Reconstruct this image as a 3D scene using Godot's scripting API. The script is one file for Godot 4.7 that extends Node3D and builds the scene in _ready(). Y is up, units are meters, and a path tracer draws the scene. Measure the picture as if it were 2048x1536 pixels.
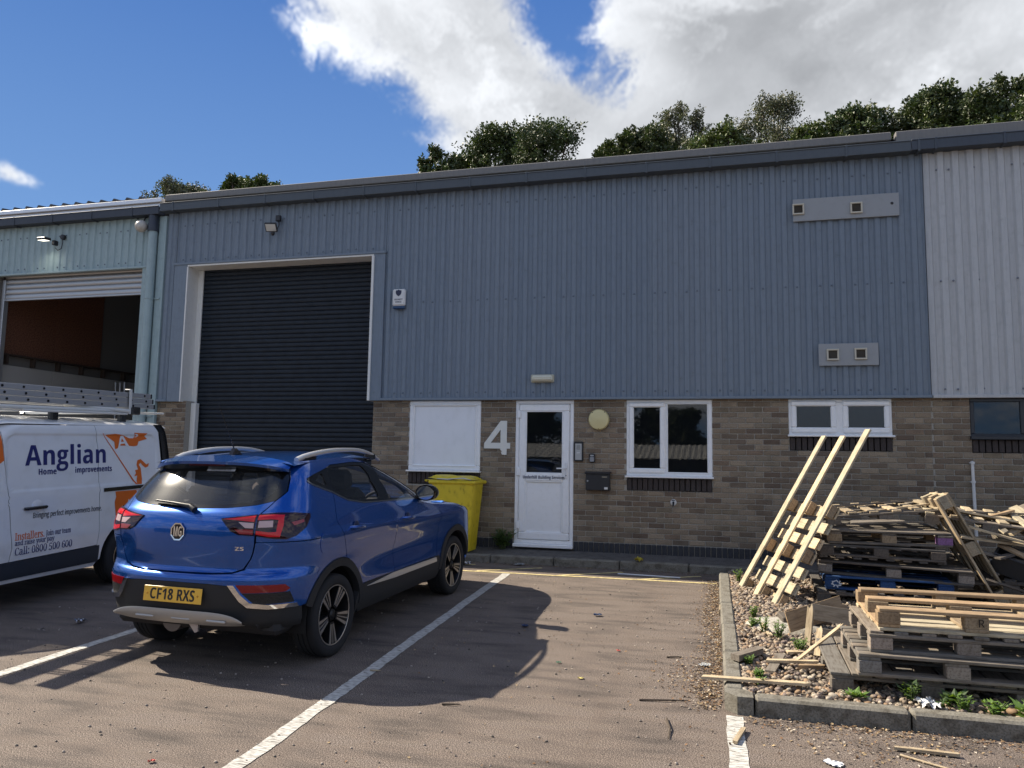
extends Node3D
# A row of small trade units with parked vehicles and a heap of pallets. x runs along the wall, z towards the camera, y up, metres.

const CLAD_Y := 2.31            # bottom of the sheet cladding
var rng := RandomNumberGenerator.new()
var mats := {}
var texs := {}

func _ready() -> void:
	rng.seed = 41
	build_view()
	build_ground()
	build_units()
	build_background()
	build_car()
	build_van()
	build_wall_fittings()
	build_pallets()
	build_small_things()

# ------------------------------------------------------------------ view, sky and sun
const EYE := Vector3(0, 1.387, 11.062)
var cam_basis := Basis()

func pixel_dir(u: float, v: float) -> Vector3:
	return (cam_basis * Vector3((u - 1024.0) / 1513.8, -(v - 768.0) / 1513.8, -1.0)).normalized()

func build_view() -> void:
	cam_basis = Basis(Vector3.UP, deg_to_rad(14.908)) * Basis(Vector3.RIGHT, deg_to_rad(5.853)) * Basis(Vector3.BACK, deg_to_rad(0.967))
	var cam := Camera3D.new()
	cam.name = "camera"
	add_child(cam)
	cam.transform = Transform3D(cam_basis, EYE)
	cam.fov = 53.80
	cam.near = 0.05
	cam.far = 900.0
	cam.current = true
	var sun := DirectionalLight3D.new()
	sun.name = "sun"
	add_child(sun)
	sun.look_at_from_position(Vector3.ZERO, Vector3(1.12, -1.0, 0.15), Vector3.UP)
	sun.light_energy = 1.6
	sun.light_color = Color(1.0, 0.95, 0.87)
	sun.light_angular_distance = 0.53
	sun.shadow_enabled = true
	var env := Environment.new()
	env.background_mode = Environment.BG_SKY
	env.tonemap_mode = Environment.TONE_MAPPER_LINEAR
	env.tonemap_exposure = 1.95
	env.sdfgi_enabled = true
	env.ssao_enabled = true
	env.ssil_enabled = true
	var pano := PanoramaSkyMaterial.new()
	pano.panorama = sky_picture()
	var sky := Sky.new()
	sky.sky_material = pano
	env.sky = sky
	var we := WorldEnvironment.new()
	we.name = "world_environment"
	we.environment = env
	add_child(we)

func sky_picture() -> ImageTexture:
	# blue air with broken cumulus; the large cloud bank and the clear part lie where the photograph shows them
	var w := 2304
	var h := 1152
	var im := Image.create(w, h, false, Image.FORMAT_RGBF)
	var big := FastNoiseLite.new()
	big.seed = 7
	big.noise_type = FastNoiseLite.TYPE_SIMPLEX_SMOOTH
	big.frequency = 1.05
	big.fractal_octaves = 4
	big.fractal_gain = 0.5
	var fine := FastNoiseLite.new()
	fine.seed = 19
	fine.frequency = 4.2
	fine.fractal_octaves = 6
	fine.fractal_gain = 0.60
	fine.domain_warp_enabled = true
	fine.domain_warp_amplitude = 0.16
	fine.domain_warp_frequency = 2.2
	var tone := FastNoiseLite.new()
	tone.seed = 33
	tone.frequency = 1.5
	tone.fractal_octaves = 5
	# [pixel u, pixel v, spread in radians, more or less cloud]
	var blobs := [[1560, 90, 0.20, 0.50], [1950, 90, 0.20, 0.50], [700, 20, 0.07, 0.42], [860, 120, 0.085, 0.50], [1030, 210, 0.085, 0.40], [1190, 280, 0.09, 0.32], [600, -30, 0.06, 0.30],
		[-20, 330, 0.018, 0.55], [15, 344, 0.010, 0.52], [50, 358, 0.010, 0.52], [85, 374, 0.010, 0.52], [120, 390, 0.010, 0.5], [155, 402, 0.009, 0.45], [220, 150, 0.20, -0.62], [480, 280, 0.13, -0.55], [700, 330, 0.06, -0.30], [1105, 45, 0.036, -0.50], [1150, 105, 0.028, -0.36], [1180, -20, 0.04, -0.36], [1290, 150, 0.034, -0.30], [1230, 230, 0.03, -0.18], [340, -250, 0.30, -0.35]]
	for b in blobs:
		b.append(pixel_dir(b[0], b[1]))
	var blue_top := Color(0.028, 0.090, 0.290)
	var blue_low := Color(0.190, 0.335, 0.54)
	for y in h:
		var el := PI * (0.5 - (y + 0.5) / h)
		if el < -0.02:
			im.fill_rect(Rect2i(0, y, w, h - y), Color(0.11, 0.105, 0.10))
			break
		var se := sin(el)
		var ce := cos(el)
		var air := blue_low.lerp(blue_top, pow(clampf(se / 0.66, 0.0, 1.0), 0.72))
		var q := 1.0 / (maxf(se, 0.0) + 0.32)
		for x in w:
			var az := TAU * (x + 0.5) / w
			var d := Vector3(ce * sin(az), se, -ce * cos(az))
			var p := Vector3(d.x * q, d.z * q, 0.0)
			var bias := 0.09
			for b in blobs:
				var c: float = d.dot(b[4])
				if c > 0.85:
					var s: float = b[2]
					bias += b[3] * exp(-(1.0 - c) / (s * s))
			var n1 := big.get_noise_3dv(p)
			var n2 := fine.get_noise_3dv(p)
			var val := bias + 0.50 * n1 + 0.70 * n2
			var dens := clampf((val + 0.08) / 0.50, 0.0, 1.0)
			dens = dens * dens * (3.0 - 2.0 * dens)
			var thick := clampf((val - 0.22) / 0.6, 0.0, 1.0)
			var lit := 0.56 - 0.13 * thick + 0.30 * tone.get_noise_3dv(p) * (0.3 + 0.7 * thick) + 0.36 * n2
			im.set_pixel(x, y, air.lerp(Color(lit * 0.975, lit, lit * 1.035), dens * 0.96) * 0.88)
	return ImageTexture.create_from_image(im)

# ------------------------------------------------------------------ materials
func lin(r: float, g: float, b: float) -> Color:
	return Color(r, g, b).linear_to_srgb()

func noise_tex(key: String, stops: Array, freq: float, octaves := 4, type := FastNoiseLite.TYPE_SIMPLEX_SMOOTH, size := 512, sd := 1) -> NoiseTexture2D:
	# stops: [[offset, Color in linear light], ...]
	if texs.has(key):
		return texs[key]
	var n := FastNoiseLite.new()
	n.seed = sd
	n.noise_type = type
	n.frequency = freq
	n.fractal_octaves = octaves
	if type == FastNoiseLite.TYPE_CELLULAR:
		n.cellular_return_type = FastNoiseLite.RETURN_CELL_VALUE
		n.cellular_jitter = 1.0
	var t := NoiseTexture2D.new()
	t.width = size
	t.height = size
	t.seamless = true
	t.seamless_blend_skirt = 0.12
	t.noise = n
	var g := Gradient.new()
	var of := PackedFloat32Array()
	var co := PackedColorArray()
	for s in stops:
		of.append(s[0])
		co.append((s[1] as Color).linear_to_srgb())
	g.offsets = of
	g.colors = co
	t.color_ramp = g
	texs[key] = t
	return t

func grey_tex(key: String, lo: float, hi: float, freq: float, octaves := 4, sd := 1, size := 512, type := FastNoiseLite.TYPE_SIMPLEX_SMOOTH) -> NoiseTexture2D:
	return noise_tex(key, [[0.15, Color(lo, lo, lo)], [0.85, Color(hi, hi, hi)]], freq, octaves, type, size, sd)

func mat(key: String, c: Color, rough := 0.8, metal := 0.0) -> StandardMaterial3D:
	if mats.has(key):
		return mats[key]
	var m := StandardMaterial3D.new()
	m.resource_name = key
	m.albedo_color = c.linear_to_srgb()
	m.roughness = rough
	m.metallic = metal
	mats[key] = m
	return m

func grain(m: StandardMaterial3D, t: Texture2D, scale: Vector3, world := true) -> StandardMaterial3D:
	m.albedo_texture = t
	m.uv1_triplanar = true
	m.uv1_world_triplanar = world
	m.uv1_triplanar_sharpness = 4.0
	m.uv1_scale = scale
	return m

func relief(m: StandardMaterial3D, t: Texture2D, cm: float) -> StandardMaterial3D:
	m.heightmap_enabled = true
	m.heightmap_texture = t
	m.heightmap_scale = cm
	return m

func patches(m: StandardMaterial3D, t: Texture2D, scale: Vector3) -> StandardMaterial3D:
	m.detail_enabled = true
	m.detail_albedo = t
	m.detail_blend_mode = BaseMaterial3D.BLEND_MODE_MUL
	m.detail_uv_layer = BaseMaterial3D.DETAIL_UV_2
	m.uv2_triplanar = true
	m.uv2_world_triplanar = true
	m.uv2_scale = scale
	return m

func glass_mat(key: String, c: Color, alpha: float) -> StandardMaterial3D:
	var m := mat(key, c, 0.02)
	m.transparency = BaseMaterial3D.TRANSPARENCY_ALPHA
	m.albedo_color.a = alpha
	m.metallic_specular = 0.5
	return m

# ------------------------------------------------------------------ mesh building
class MB:
	var v := PackedVector3Array()
	var n := PackedVector3Array()
	var c := PackedColorArray()
	var i := PackedInt32Array()
	var col := Color(1, 1, 1)
	var use_col := false
	func vert(p: Vector3, nn: Vector3) -> int:
		v.append(p)
		n.append(nn)
		if use_col:
			c.append(col)
		return v.size() - 1
	func tri(a: Vector3, b: Vector3, d: Vector3) -> void:      # anticlockwise seen from outside
		var nn := (b - a).cross(d - a).normalized()
		var k := vert(a, nn)
		vert(b, nn)
		vert(d, nn)
		i.append_array([k, k + 2, k + 1])
	func quad(a: Vector3, b: Vector3, d: Vector3, e: Vector3) -> void:
		var nn := (d - a).cross(e - b).normalized()
		var k := vert(a, nn)
		vert(b, nn)
		vert(d, nn)
		vert(e, nn)
		i.append_array([k, k + 2, k + 1, k, k + 3, k + 2])
	func box(ce: Vector3, size: Vector3, bev := 0.0, b := Basis()) -> void:
		var h := size * 0.5
		var bv := minf(bev, minf(h.x, minf(h.y, h.z)) * 0.9)
		if bv <= 0.0:
			var q := []
			for k in 8:
				q.append(ce + b * Vector3(h.x * (1 if k & 1 else -1), h.y * (1 if k & 2 else -1), h.z * (1 if k & 4 else -1)))
			quad(q[4], q[5], q[7], q[6])
			quad(q[1], q[0], q[2], q[3])
			quad(q[5], q[1], q[3], q[7])
			quad(q[0], q[4], q[6], q[2])
			quad(q[6], q[7], q[3], q[2])
			quad(q[0], q[1], q[5], q[4])
			return
		var g := h - Vector3(bv, bv, bv)
		var f := func(x: float, y: float, z: float) -> Vector3: return ce + b * Vector3(x, y, z)
		for s in [-1.0, 1.0]:
			var o := [f.call(s * h.x, -g.y, g.z * s), f.call(s * h.x, -g.y, -g.z * s), f.call(s * h.x, g.y, -g.z * s), f.call(s * h.x, g.y, g.z * s)]
			quad(o[0], o[1], o[2], o[3])
			o = [f.call(-g.x, s * h.y, g.z * s), f.call(g.x, s * h.y, g.z * s), f.call(g.x, s * h.y, -g.z * s), f.call(-g.x, s * h.y, -g.z * s)]
			quad(o[0], o[1], o[2], o[3])
			o = [f.call(-g.x * s, -g.y, s * h.z), f.call(g.x * s, -g.y, s * h.z), f.call(g.x * s, g.y, s * h.z), f.call(-g.x * s, g.y, s * h.z)]
			quad(o[0], o[1], o[2], o[3])
		for s in [-1.0, 1.0]:
			for t in [-1.0, 1.0]:
				edge(f.call(-g.x, s * h.y, t * g.z), f.call(g.x, s * h.y, t * g.z), f.call(g.x, s * g.y, t * h.z), f.call(-g.x, s * g.y, t * h.z), b * Vector3(0, s, t))
				edge(f.call(s * h.x, -g.y, t * g.z), f.call(s * h.x, g.y, t * g.z), f.call(s * g.x, g.y, t * h.z), f.call(s * g.x, -g.y, t * h.z), b * Vector3(s, 0, t))
				edge(f.call(s * h.x, t * g.y, -g.z), f.call(s * h.x, t * g.y, g.z), f.call(s * g.x, t * h.y, g.z), f.call(s * g.x, t * h.y, -g.z), b * Vector3(s, t, 0))
				for r in [-1.0, 1.0]:
					var a: Vector3 = f.call(s * h.x, t * g.y, r * g.z)
					var e: Vector3 = f.call(s * g.x, t * h.y, r * g.z)
					var k: Vector3 = f.call(s * g.x, t * g.y, r * h.z)
					if s * t * r > 0:
						tri(a, e, k)
					else:
						tri(a, k, e)
	func edge(a: Vector3, b: Vector3, d: Vector3, e: Vector3, out: Vector3) -> void:
		if (d - a).cross(e - b).dot(out) > 0.0:
			quad(a, b, d, e)
		else:
			quad(b, a, e, d)
	func beam(a: Vector3, b: Vector3, w: float, t: float, bev := 0.0, side := Vector3.UP) -> void:   # square-edged bar from a to b, t measured along side
		var x := (b - a).normalized()
		var z := x.cross(side).normalized()
		box((a + b) * 0.5, Vector3(a.distance_to(b), t, w), bev, Basis(x, z.cross(x), z))
	func ring(ce: Vector3, ax: Vector3, bx: Vector3, ra: float, seg: int) -> PackedVector3Array:
		var o := PackedVector3Array()
		for k in seg:
			var a := TAU * k / seg
			o.append(ce + (ax * cos(a) + bx * sin(a)) * ra)
		return o
	func tube(pts: Array, radii, seg := 8, caps := true) -> void:
		var up := Vector3.UP
		var rows := []
		for k in pts.size():
			var d: Vector3 = (pts[mini(k + 1, pts.size() - 1)] - pts[maxi(k - 1, 0)]).normalized()
			if absf(d.dot(up)) > 0.95:
				up = Vector3.RIGHT if absf(d.x) < 0.9 else Vector3.BACK
			var a := d.cross(up).normalized()
			var b := a.cross(d)
			up = b
			var r: float = radii[k] if radii is Array else radii
			rows.append([ring(pts[k], a, b, r, seg), a, b, d])
		var base := v.size()
		for row in rows:
			for k in seg:
				var an := TAU * k / seg
				vert(row[0][k], row[1] * cos(an) + row[2] * sin(an))
		for r in rows.size() - 1:
			for k in seg:
				var a := base + r * seg + k
				var b := base + r * seg + (k + 1) % seg
				i.append_array([a, b, a + seg, b, b + seg, a + seg])
		if caps:
			for e in [0, rows.size() - 1]:
				var row = rows[e]
				var nn: Vector3 = row[3] * (1.0 if e else -1.0)
				var m := vert(pts[e], nn)
				for k in seg:
					vert(row[0][k], nn)
				for k in seg:
					var a := m + 1 + k
					var b := m + 1 + (k + 1) % seg
					i.append_array([m, b, a] if e == 0 else [m, a, b])
	func lathe(prof: Array, t: Transform3D, seg := 24, sharp := false) -> void:
		# prof: Vector2(radius, height) from bottom to top along local y; outside to the right of the path
		for p in prof.size() - 1:
			var a: Vector2 = prof[p]
			var b: Vector2 = prof[p + 1]
			var e := (b - a).normalized()
			var na := Vector2(e.y, -e.x)
			var n0 := na
			var n1 := na
			if not sharp:
				if p > 0:
					var pe: Vector2 = (a - prof[p - 1]).normalized()
					if pe.dot(e) > 0.6:
						n0 = (na + Vector2(pe.y, -pe.x)).normalized()
				if p < prof.size() - 2:
					var ne: Vector2 = (prof[p + 2] - b).normalized()
					if ne.dot(e) > 0.6:
						n1 = (na + Vector2(ne.y, -ne.x)).normalized()
			var base := v.size()
			for k in seg:
				var an := TAU * k / seg
				var d := Vector3(cos(an), 0, -sin(an))
				vert(t * (d * a.x + Vector3(0, a.y, 0)), (t.basis * (d * n0.x + Vector3(0, n0.y, 0))).normalized())
				vert(t * (d * b.x + Vector3(0, b.y, 0)), (t.basis * (d * n1.x + Vector3(0, n1.y, 0))).normalized())
			for k in seg:
				var q := base + k * 2
				var r := base + ((k + 1) % seg) * 2
				i.append_array([q, q + 1, r, r, q + 1, r + 1])
	func prism(poly: PackedVector2Array, t: Transform3D, depth: float) -> void:
		# outline in local xy, thickness from 0 to depth along local z
		var pg := poly
		if Geometry2D.is_polygon_clockwise(pg):
			pg = pg.duplicate()
			pg.reverse()
		var ix := Geometry2D.triangulate_polygon(pg)
		var nf := t.basis.z.normalized()
		for zz in [depth, 0.0]:
			var base := v.size()
			for p in pg:
				vert(t * Vector3(p.x, p.y, zz), nf if zz > 0.0 else -nf)
			for k in range(0, ix.size(), 3):
				var a := pg[ix[k]]
				var b := pg[ix[k + 1]]
				var d := pg[ix[k + 2]]
				var ccw := (b - a).cross(d - a) > 0.0
				if ccw == (zz > 0.0):
					i.append_array([base + ix[k], base + ix[k + 2], base + ix[k + 1]])
				else:
					i.append_array([base + ix[k], base + ix[k + 1], base + ix[k + 2]])
		for k in pg.size():
			var a := pg[k]
			var b := pg[(k + 1) % pg.size()]
			quad(t * Vector3(a.x, a.y, 0), t * Vector3(b.x, b.y, 0), t * Vector3(b.x, b.y, depth), t * Vector3(a.x, a.y, depth))
	func grid(f: Callable, nu: int, nv: int, flip := false) -> void:
		# f(u, v) with u, v in 0..1; outside is du x dv
		var base := v.size()
		var e := 0.002
		for b in nv + 1:
			for a in nu + 1:
				var u := float(a) / nu
				var w := float(b) / nv
				var p: Vector3 = f.call(u, w)
				var du: Vector3 = f.call(minf(u + e, 1.0), w) - f.call(maxf(u - e, 0.0), w)
				var dv: Vector3 = f.call(u, minf(w + e, 1.0)) - f.call(u, maxf(w - e, 0.0))
				var nn := du.cross(dv).normalized()
				vert(p, -nn if flip else nn)
		for b in nv:
			for a in nu:
				var k := base + b * (nu + 1) + a
				var s := nu + 1
				if flip:
					i.append_array([k, k + 1, k + s + 1, k, k + s + 1, k + s])
				else:
					i.append_array([k, k + s + 1, k + 1, k, k + s, k + s + 1])
	func mesh() -> ArrayMesh:
		var m := ArrayMesh.new()
		var a := []
		a.resize(Mesh.ARRAY_MAX)
		a[Mesh.ARRAY_VERTEX] = v
		a[Mesh.ARRAY_NORMAL] = n
		if use_col:
			a[Mesh.ARRAY_COLOR] = c
		a[Mesh.ARRAY_INDEX] = i
		m.add_surface_from_arrays(Mesh.PRIMITIVE_TRIANGLES, a)
		return m

func put(called: String, shape, m: Material, parent: Node = self) -> MeshInstance3D:
	var o := MeshInstance3D.new()
	o.name = numbered(called) if parent == self else called
	o.mesh = shape.mesh() if shape is MB else shape
	o.material_override = m
	parent.add_child(o, true)
	return o

var taken := {}
func numbered(called: String) -> String:
	taken[called] = taken.get(called, -1) + 1
	return called if taken[called] == 0 else "%s_%03d" % [called, taken[called]]

func thing(called: String, label: String, category: String, at := Transform3D(), group := "") -> Node3D:
	var o := Node3D.new()
	o.name = numbered(called)
	add_child(o)
	o.transform = at
	return tag(o, label, category, group)

func tag(o: Node3D, label: String, category: String, group := "") -> Node3D:
	o.set_meta("label", label)
	o.set_meta("category", category)
	if group:
		o.set_meta("group", group)
	return o

func setting(called: String, shape, m: Material) -> MeshInstance3D:
	var o := put(called, shape, m)
	o.set_meta("kind", "structure")
	return o

func stuff(o: Node) -> void:
	o.set_meta("kind", "stuff")

func at(x: float, y: float, z: float, yaw := 0.0) -> Transform3D:
	return Transform3D(Basis(Vector3.UP, deg_to_rad(yaw)), Vector3(x, y, z))

func text_mesh(words: String, height: float, font_name := "Droid Sans", bold := false, depth := 0.002, italic := false) -> TextMesh:
	# height: about the height of a capital letter in metres
	var f := SystemFont.new()
	f.font_names = PackedStringArray([font_name])
	f.font_weight = 700 if bold else 400
	f.font_italic = italic
	var t := TextMesh.new()
	t.text = words
	t.font = f
	t.font_size = 64
	t.pixel_size = height / 46.0
	t.depth = depth
	t.curve_step = 0.5
	return t

func multi(called: String, mesh: Mesh, xf: Array, colors: Array, m: Material, parent: Node = self) -> MultiMeshInstance3D:
	var mm := MultiMesh.new()
	mm.transform_format = MultiMesh.TRANSFORM_3D
	mm.use_colors = colors.size() > 0
	mm.mesh = mesh
	mm.instance_count = xf.size()
	for k in xf.size():
		mm.set_instance_transform(k, xf[k])
		if colors.size():
			mm.set_instance_color(k, colors[k])
	var o := MultiMeshInstance3D.new()
	o.name = numbered(called) if parent == self else called
	o.multimesh = mm
	o.material_override = m
	parent.add_child(o, true)
	return o

func rect(x0: float, y0: float, x1: float, y1: float) -> PackedVector2Array:
	return PackedVector2Array([Vector2(x0, y0), Vector2(x1, y0), Vector2(x1, y1), Vector2(x0, y1)])

# ------------------------------------------------------------------ ground, path, kerbs, markings
func gy(z: float) -> float:
	return -0.0256 - 0.0321 * clampf(z, 0.3, 18.0)

func tarmac() -> StandardMaterial3D:
	if mats.has("tarmac"):
		return mats["tarmac"]
	var m := mat("tarmac", Color(1, 1, 1), 0.93)
	grain(m, noise_tex("tarmac_grain", [[0.0, Color(0.026, 0.021, 0.018)], [0.28, Color(0.064, 0.050, 0.041)], [0.50, Color(0.124, 0.098, 0.081)], [0.70, Color(0.205, 0.166, 0.139)], [0.85, Color(0.33, 0.28, 0.245)], [1.0, Color(0.54, 0.49, 0.45)]], 0.14, 3, FastNoiseLite.TYPE_SIMPLEX, 1024, 5), Vector3(0.62, 0.62, 0.62))
	patches(m, noise_tex("tarmac_patch", [[0.08, Color(0.46, 0.46, 0.46)], [0.34, Color(0.78, 0.775, 0.77)], [0.6, Color(1.0, 0.98, 0.955)], [0.92, Color(1.36, 1.24, 1.12)]], 0.013, 5, FastNoiseLite.TYPE_SIMPLEX_SMOOTH, 1024, 9), Vector3(0.085, 0.11, 0.30))
	relief(m, texs["tarmac_grain"], 0.22)
	return m

func concrete(key: String, c: Color) -> StandardMaterial3D:
	if mats.has(key):
		return mats[key]
	var m := mat(key, c, 0.9)
	grain(m, noise_tex("concrete_grain", [[0.0, Color(0.35, 0.35, 0.34)], [0.35, Color(0.8, 0.8, 0.78)], [0.65, Color(1.0, 1.0, 0.98)], [1.0, Color(1.2, 1.18, 1.12)]], 0.06, 5, FastNoiseLite.TYPE_SIMPLEX, 512, 3), Vector3(1.6, 1.6, 1.6))
	patches(m, noise_tex("concrete_stain", [[0.2, Color(0.55, 0.52, 0.47)], [0.5, Color(0.95, 0.94, 0.92)], [1.0, Color(1.1, 1.1, 1.08)]], 0.02, 4, FastNoiseLite.TYPE_SIMPLEX_SMOOTH, 512, 4), Vector3(0.7, 0.7, 0.7))
	relief(m, texs["concrete_grain"], 0.5)
	return m

func build_ground() -> void:
	var g := MB.new()
	var zs := [-320.0, 0.3, 4.0, 8.0, 12.0, 18.0, 320.0]
	for k in zs.size() - 1:
		g.quad(Vector3(-320, gy(zs[k + 1]), zs[k + 1]), Vector3(320, gy(zs[k + 1]), zs[k + 1]), Vector3(320, gy(zs[k]), zs[k]), Vector3(-320, gy(zs[k]), zs[k]))
	setting("car_park", g, tarmac())
	# tarmac path along the foot of the wall, falling to the kerb
	var path_mat := mat("path_tarmac", Color(1, 1, 1), 0.95)
	grain(path_mat, noise_tex("path_grain", [[0.0, Color(0.03, 0.028, 0.026)], [0.5, Color(0.095, 0.088, 0.08)], [0.85, Color(0.16, 0.15, 0.14)], [1.0, Color(0.3, 0.28, 0.26)]], 0.09, 3, FastNoiseLite.TYPE_SIMPLEX, 512, 12), Vector3(1.1, 1.1, 1.1))
	patches(path_mat, texs.get("tarmac_patch"), Vector3(0.5, 0.5, 0.5))
	relief(path_mat, texs["path_grain"], 1.0)
	var p := MB.new()
	for k in 24:
		var a := -5.2 + k * 0.4625
		var b := a + 0.4625
		p.quad(Vector3(a, 0.062, 0.452), Vector3(b, 0.062, 0.452), Vector3(b, 0.118, -0.05), Vector3(a, 0.118, -0.05))
		p.quad(Vector3(a, -0.2, 0.452), Vector3(b, -0.2, 0.452), Vector3(b, 0.062, 0.452), Vector3(a, 0.062, 0.452))
	setting("pavement", p, path_mat)
	# kerb in front of the path
	var kerb := Node3D.new()
	kerb.name = "kerb"
	kerb.set_meta("kind", "structure")
	add_child(kerb)
	var km := concrete("kerb_concrete", Color(0.19, 0.178, 0.152))
	var kl := km
	var sh := MB.new()
	sh.box(Vector3(0, 0, 0), Vector3(0.905, 0.30, 0.125), 0.016)
	var shm := sh.mesh()
	for k in 11:
		var o := put("kerb_stone", shm, km, kerb)
		o.position = Vector3(-5.5 + k * 0.915 + 0.14, -0.081 + rng.randf_range(-0.004, 0.004), 0.517 + rng.randf_range(-0.004, 0.004))
		if o.position.x > 4.6:
			break
	# kerb round the gravel bed
	var bed_kerb := Node3D.new()
	bed_kerb.name = "bed_kerb"
	bed_kerb.set_meta("kind", "structure")
	add_child(bed_kerb)
	for k in 5:
		var z0 := 1.02 + k * 0.915
		var L := 0.905
		var o := put("kerb_stone", shm, kl, bed_kerb)
		var zc := z0 + 0.5 * L
		o.transform = Transform3D(Basis(Vector3.UP, PI / 2) * Basis(Vector3.BACK, 0.0321), Vector3(0.118 + rng.randf_range(-0.006, 0.006), gy(zc) + 0.115 - 0.15 + rng.randf_range(-0.006, 0.004), zc))
		if k == 4:
			o.position.y -= 0.004
	var cr := MB.new()
	cr.prism(PackedVector2Array([Vector2(0.058, -5.61), Vector2(0.058, -5.70), Vector2(0.135, -5.785), Vector2(0.235, -5.785), Vector2(0.235, -5.66), Vector2(0.183, -5.61)]), Transform3D(Basis(Vector3.RIGHT, -PI / 2), Vector3(0, gy(5.7) - 0.18, 0)), 0.292)
	put("kerb_stone", cr, kl, bed_kerb)
	for k in 6:
		var o := put("kerb_stone", shm, kl, bed_kerb)
		o.transform = Transform3D(Basis(Vector3.UP, rng.randf_range(-0.008, 0.008)), Vector3(0.245 + 0.455 + k * 0.917, gy(5.7) - 0.035 + rng.randf_range(-0.004, 0.004), 5.722 + rng.randf_range(-0.004, 0.004)))
	# soil under the pebbles
	var soil := mat("soil", Color(1, 1, 1), 0.97)
	grain(soil, noise_tex("soil_grain", [[0.0, Color(0.02, 0.016, 0.012)], [0.5, Color(0.075, 0.06, 0.046)], [1.0, Color(0.17, 0.145, 0.12)]], 0.07, 4, FastNoiseLite.TYPE_SIMPLEX, 512, 6), Vector3(1.4, 1.4, 1.4))
	var s := MB.new()
	for k in 10:
		var z0 := 0.58 + k * 0.51
		var z1 := z0 + 0.51
		s.quad(Vector3(0.16, bed_y(z1), z1), Vector3(6.2, bed_y(z1), z1), Vector3(6.2, bed_y(z0), z0), Vector3(0.16, bed_y(z0), z0))
	setting("gravel_bed", s, soil)
	# painted lines, worn and ragged at the edges
	var white := worn_paint("white_paint", Color(0.52, 0.51, 0.475))
	var yellow := worn_paint("yellow_paint", Color(0.66, 0.55, 0.27))
	painted_line(Vector2(-2.62, 1.34), Vector2(-2.43, 9.8), 0.105, white)
	painted_line(Vector2(-5.02, 2.6), Vector2(-5.16, 9.8), 0.105, white)
	painted_line(Vector2(0.115, 5.82), Vector2(0.135, 9.8), 0.105, white)
	painted_line(Vector2(-4.6, 1.33), Vector2(0.03, 1.235), 0.06, yellow)
	for x in [-4.0, -3.05, -1.95, -0.95]:
		painted_line(Vector2(x, 1.26), Vector2(x + 0.78, 0.78), 0.055, yellow)

func bed_y(z: float) -> float:
	return gy(z) + 0.072

func worn_paint(key: String, c: Color) -> StandardMaterial3D:
	var m := mat(key, c, 0.85)
	grain(m, noise_tex("paint_wear", [[0.0, Color(0.16, 0.15, 0.14)], [0.30, Color(0.34, 0.32, 0.30)], [0.41, Color(0.84, 0.84, 0.83)], [0.6, Color(0.98, 0.98, 0.97)], [1.0, Color(1.05, 1.05, 1.05)]], 0.05, 5, FastNoiseLite.TYPE_SIMPLEX, 512, 8), Vector3(0.35, 1.0, 3.2))
	relief(m, texs["paint_wear"], 0.3)
	return m

func painted_line(a: Vector2, b: Vector2, w: float, m: Material) -> void:
	var mb := MB.new()
	var d := (b - a).normalized()
	var s := Vector2(-d.y, d.x)
	var n := maxi(6, int(a.distance_to(b) / 0.06))
	var pl := PackedVector2Array()
	var pr := PackedVector2Array()
	var drift := 0.0
	for k in n + 1:
		drift = drift * 0.8 + rng.randf_range(-0.0035, 0.0035)
		var c := a.lerp(b, float(k) / n) + s * drift
		pl.append(c + s * (w * 0.5 + rng.randf_range(-0.004, 0.003)))
		pr.append(c - s * (w * 0.5 + rng.randf_range(-0.004, 0.003)))
	var f := func(q: Vector2) -> Vector3: return Vector3(q.x, gy(q.y) + 0.004, q.y)
	for k in n:
		mb.edge(f.call(pl[k]), f.call(pr[k]), f.call(pr[k + 1]), f.call(pl[k + 1]), Vector3.UP)
	setting("parking_line", mb, m)

# ------------------------------------------------------------------ the row of units
var brick_tones := [Color(0.226, 0.177, 0.123), Color(0.263, 0.208, 0.146), Color(0.176, 0.135, 0.095), Color(0.298, 0.239, 0.169), Color(0.211, 0.170, 0.116), Color(0.142, 0.104, 0.074), Color(0.223, 0.164, 0.114), Color(0.271, 0.220, 0.159), Color(0.228, 0.189, 0.136), Color(0.183, 0.139, 0.094), Color(0.245, 0.202, 0.148), Color(0.157, 0.124, 0.090)]

func brick_mat(k: int) -> StandardMaterial3D:
	var key := "brick_%d" % k
	if mats.has(key):
		return mats[key]
	var m := mat(key, brick_tones[k] if k >= 0 else Color(1, 1, 1), 0.92)
	grain(m, noise_tex("brick_grain", [[0.0, Color(0.45, 0.43, 0.42)], [0.35, Color(0.85, 0.84, 0.83)], [0.65, Color(1.02, 1.02, 1.02)], [1.0, Color(1.45, 1.42, 1.38)]], 0.045, 5, FastNoiseLite.TYPE_SIMPLEX, 512, 21), Vector3(1.9, 1.9, 1.9))
	patches(m, noise_tex("brick_weather", [[0.1, Color(0.72, 0.71, 0.70)], [0.5, Color(1.0, 1.0, 1.0)], [0.8, Color(1.06, 1.06, 1.06)], [1.0, Color(1.35, 1.35, 1.38)]], 0.012, 5, FastNoiseLite.TYPE_SIMPLEX_SMOOTH, 512, 25), Vector3(0.35, 0.35, 0.35))
	relief(m, texs["brick_grain"], 0.35)
	if k < 0:
		m.vertex_color_use_as_albedo = true
	return m

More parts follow.
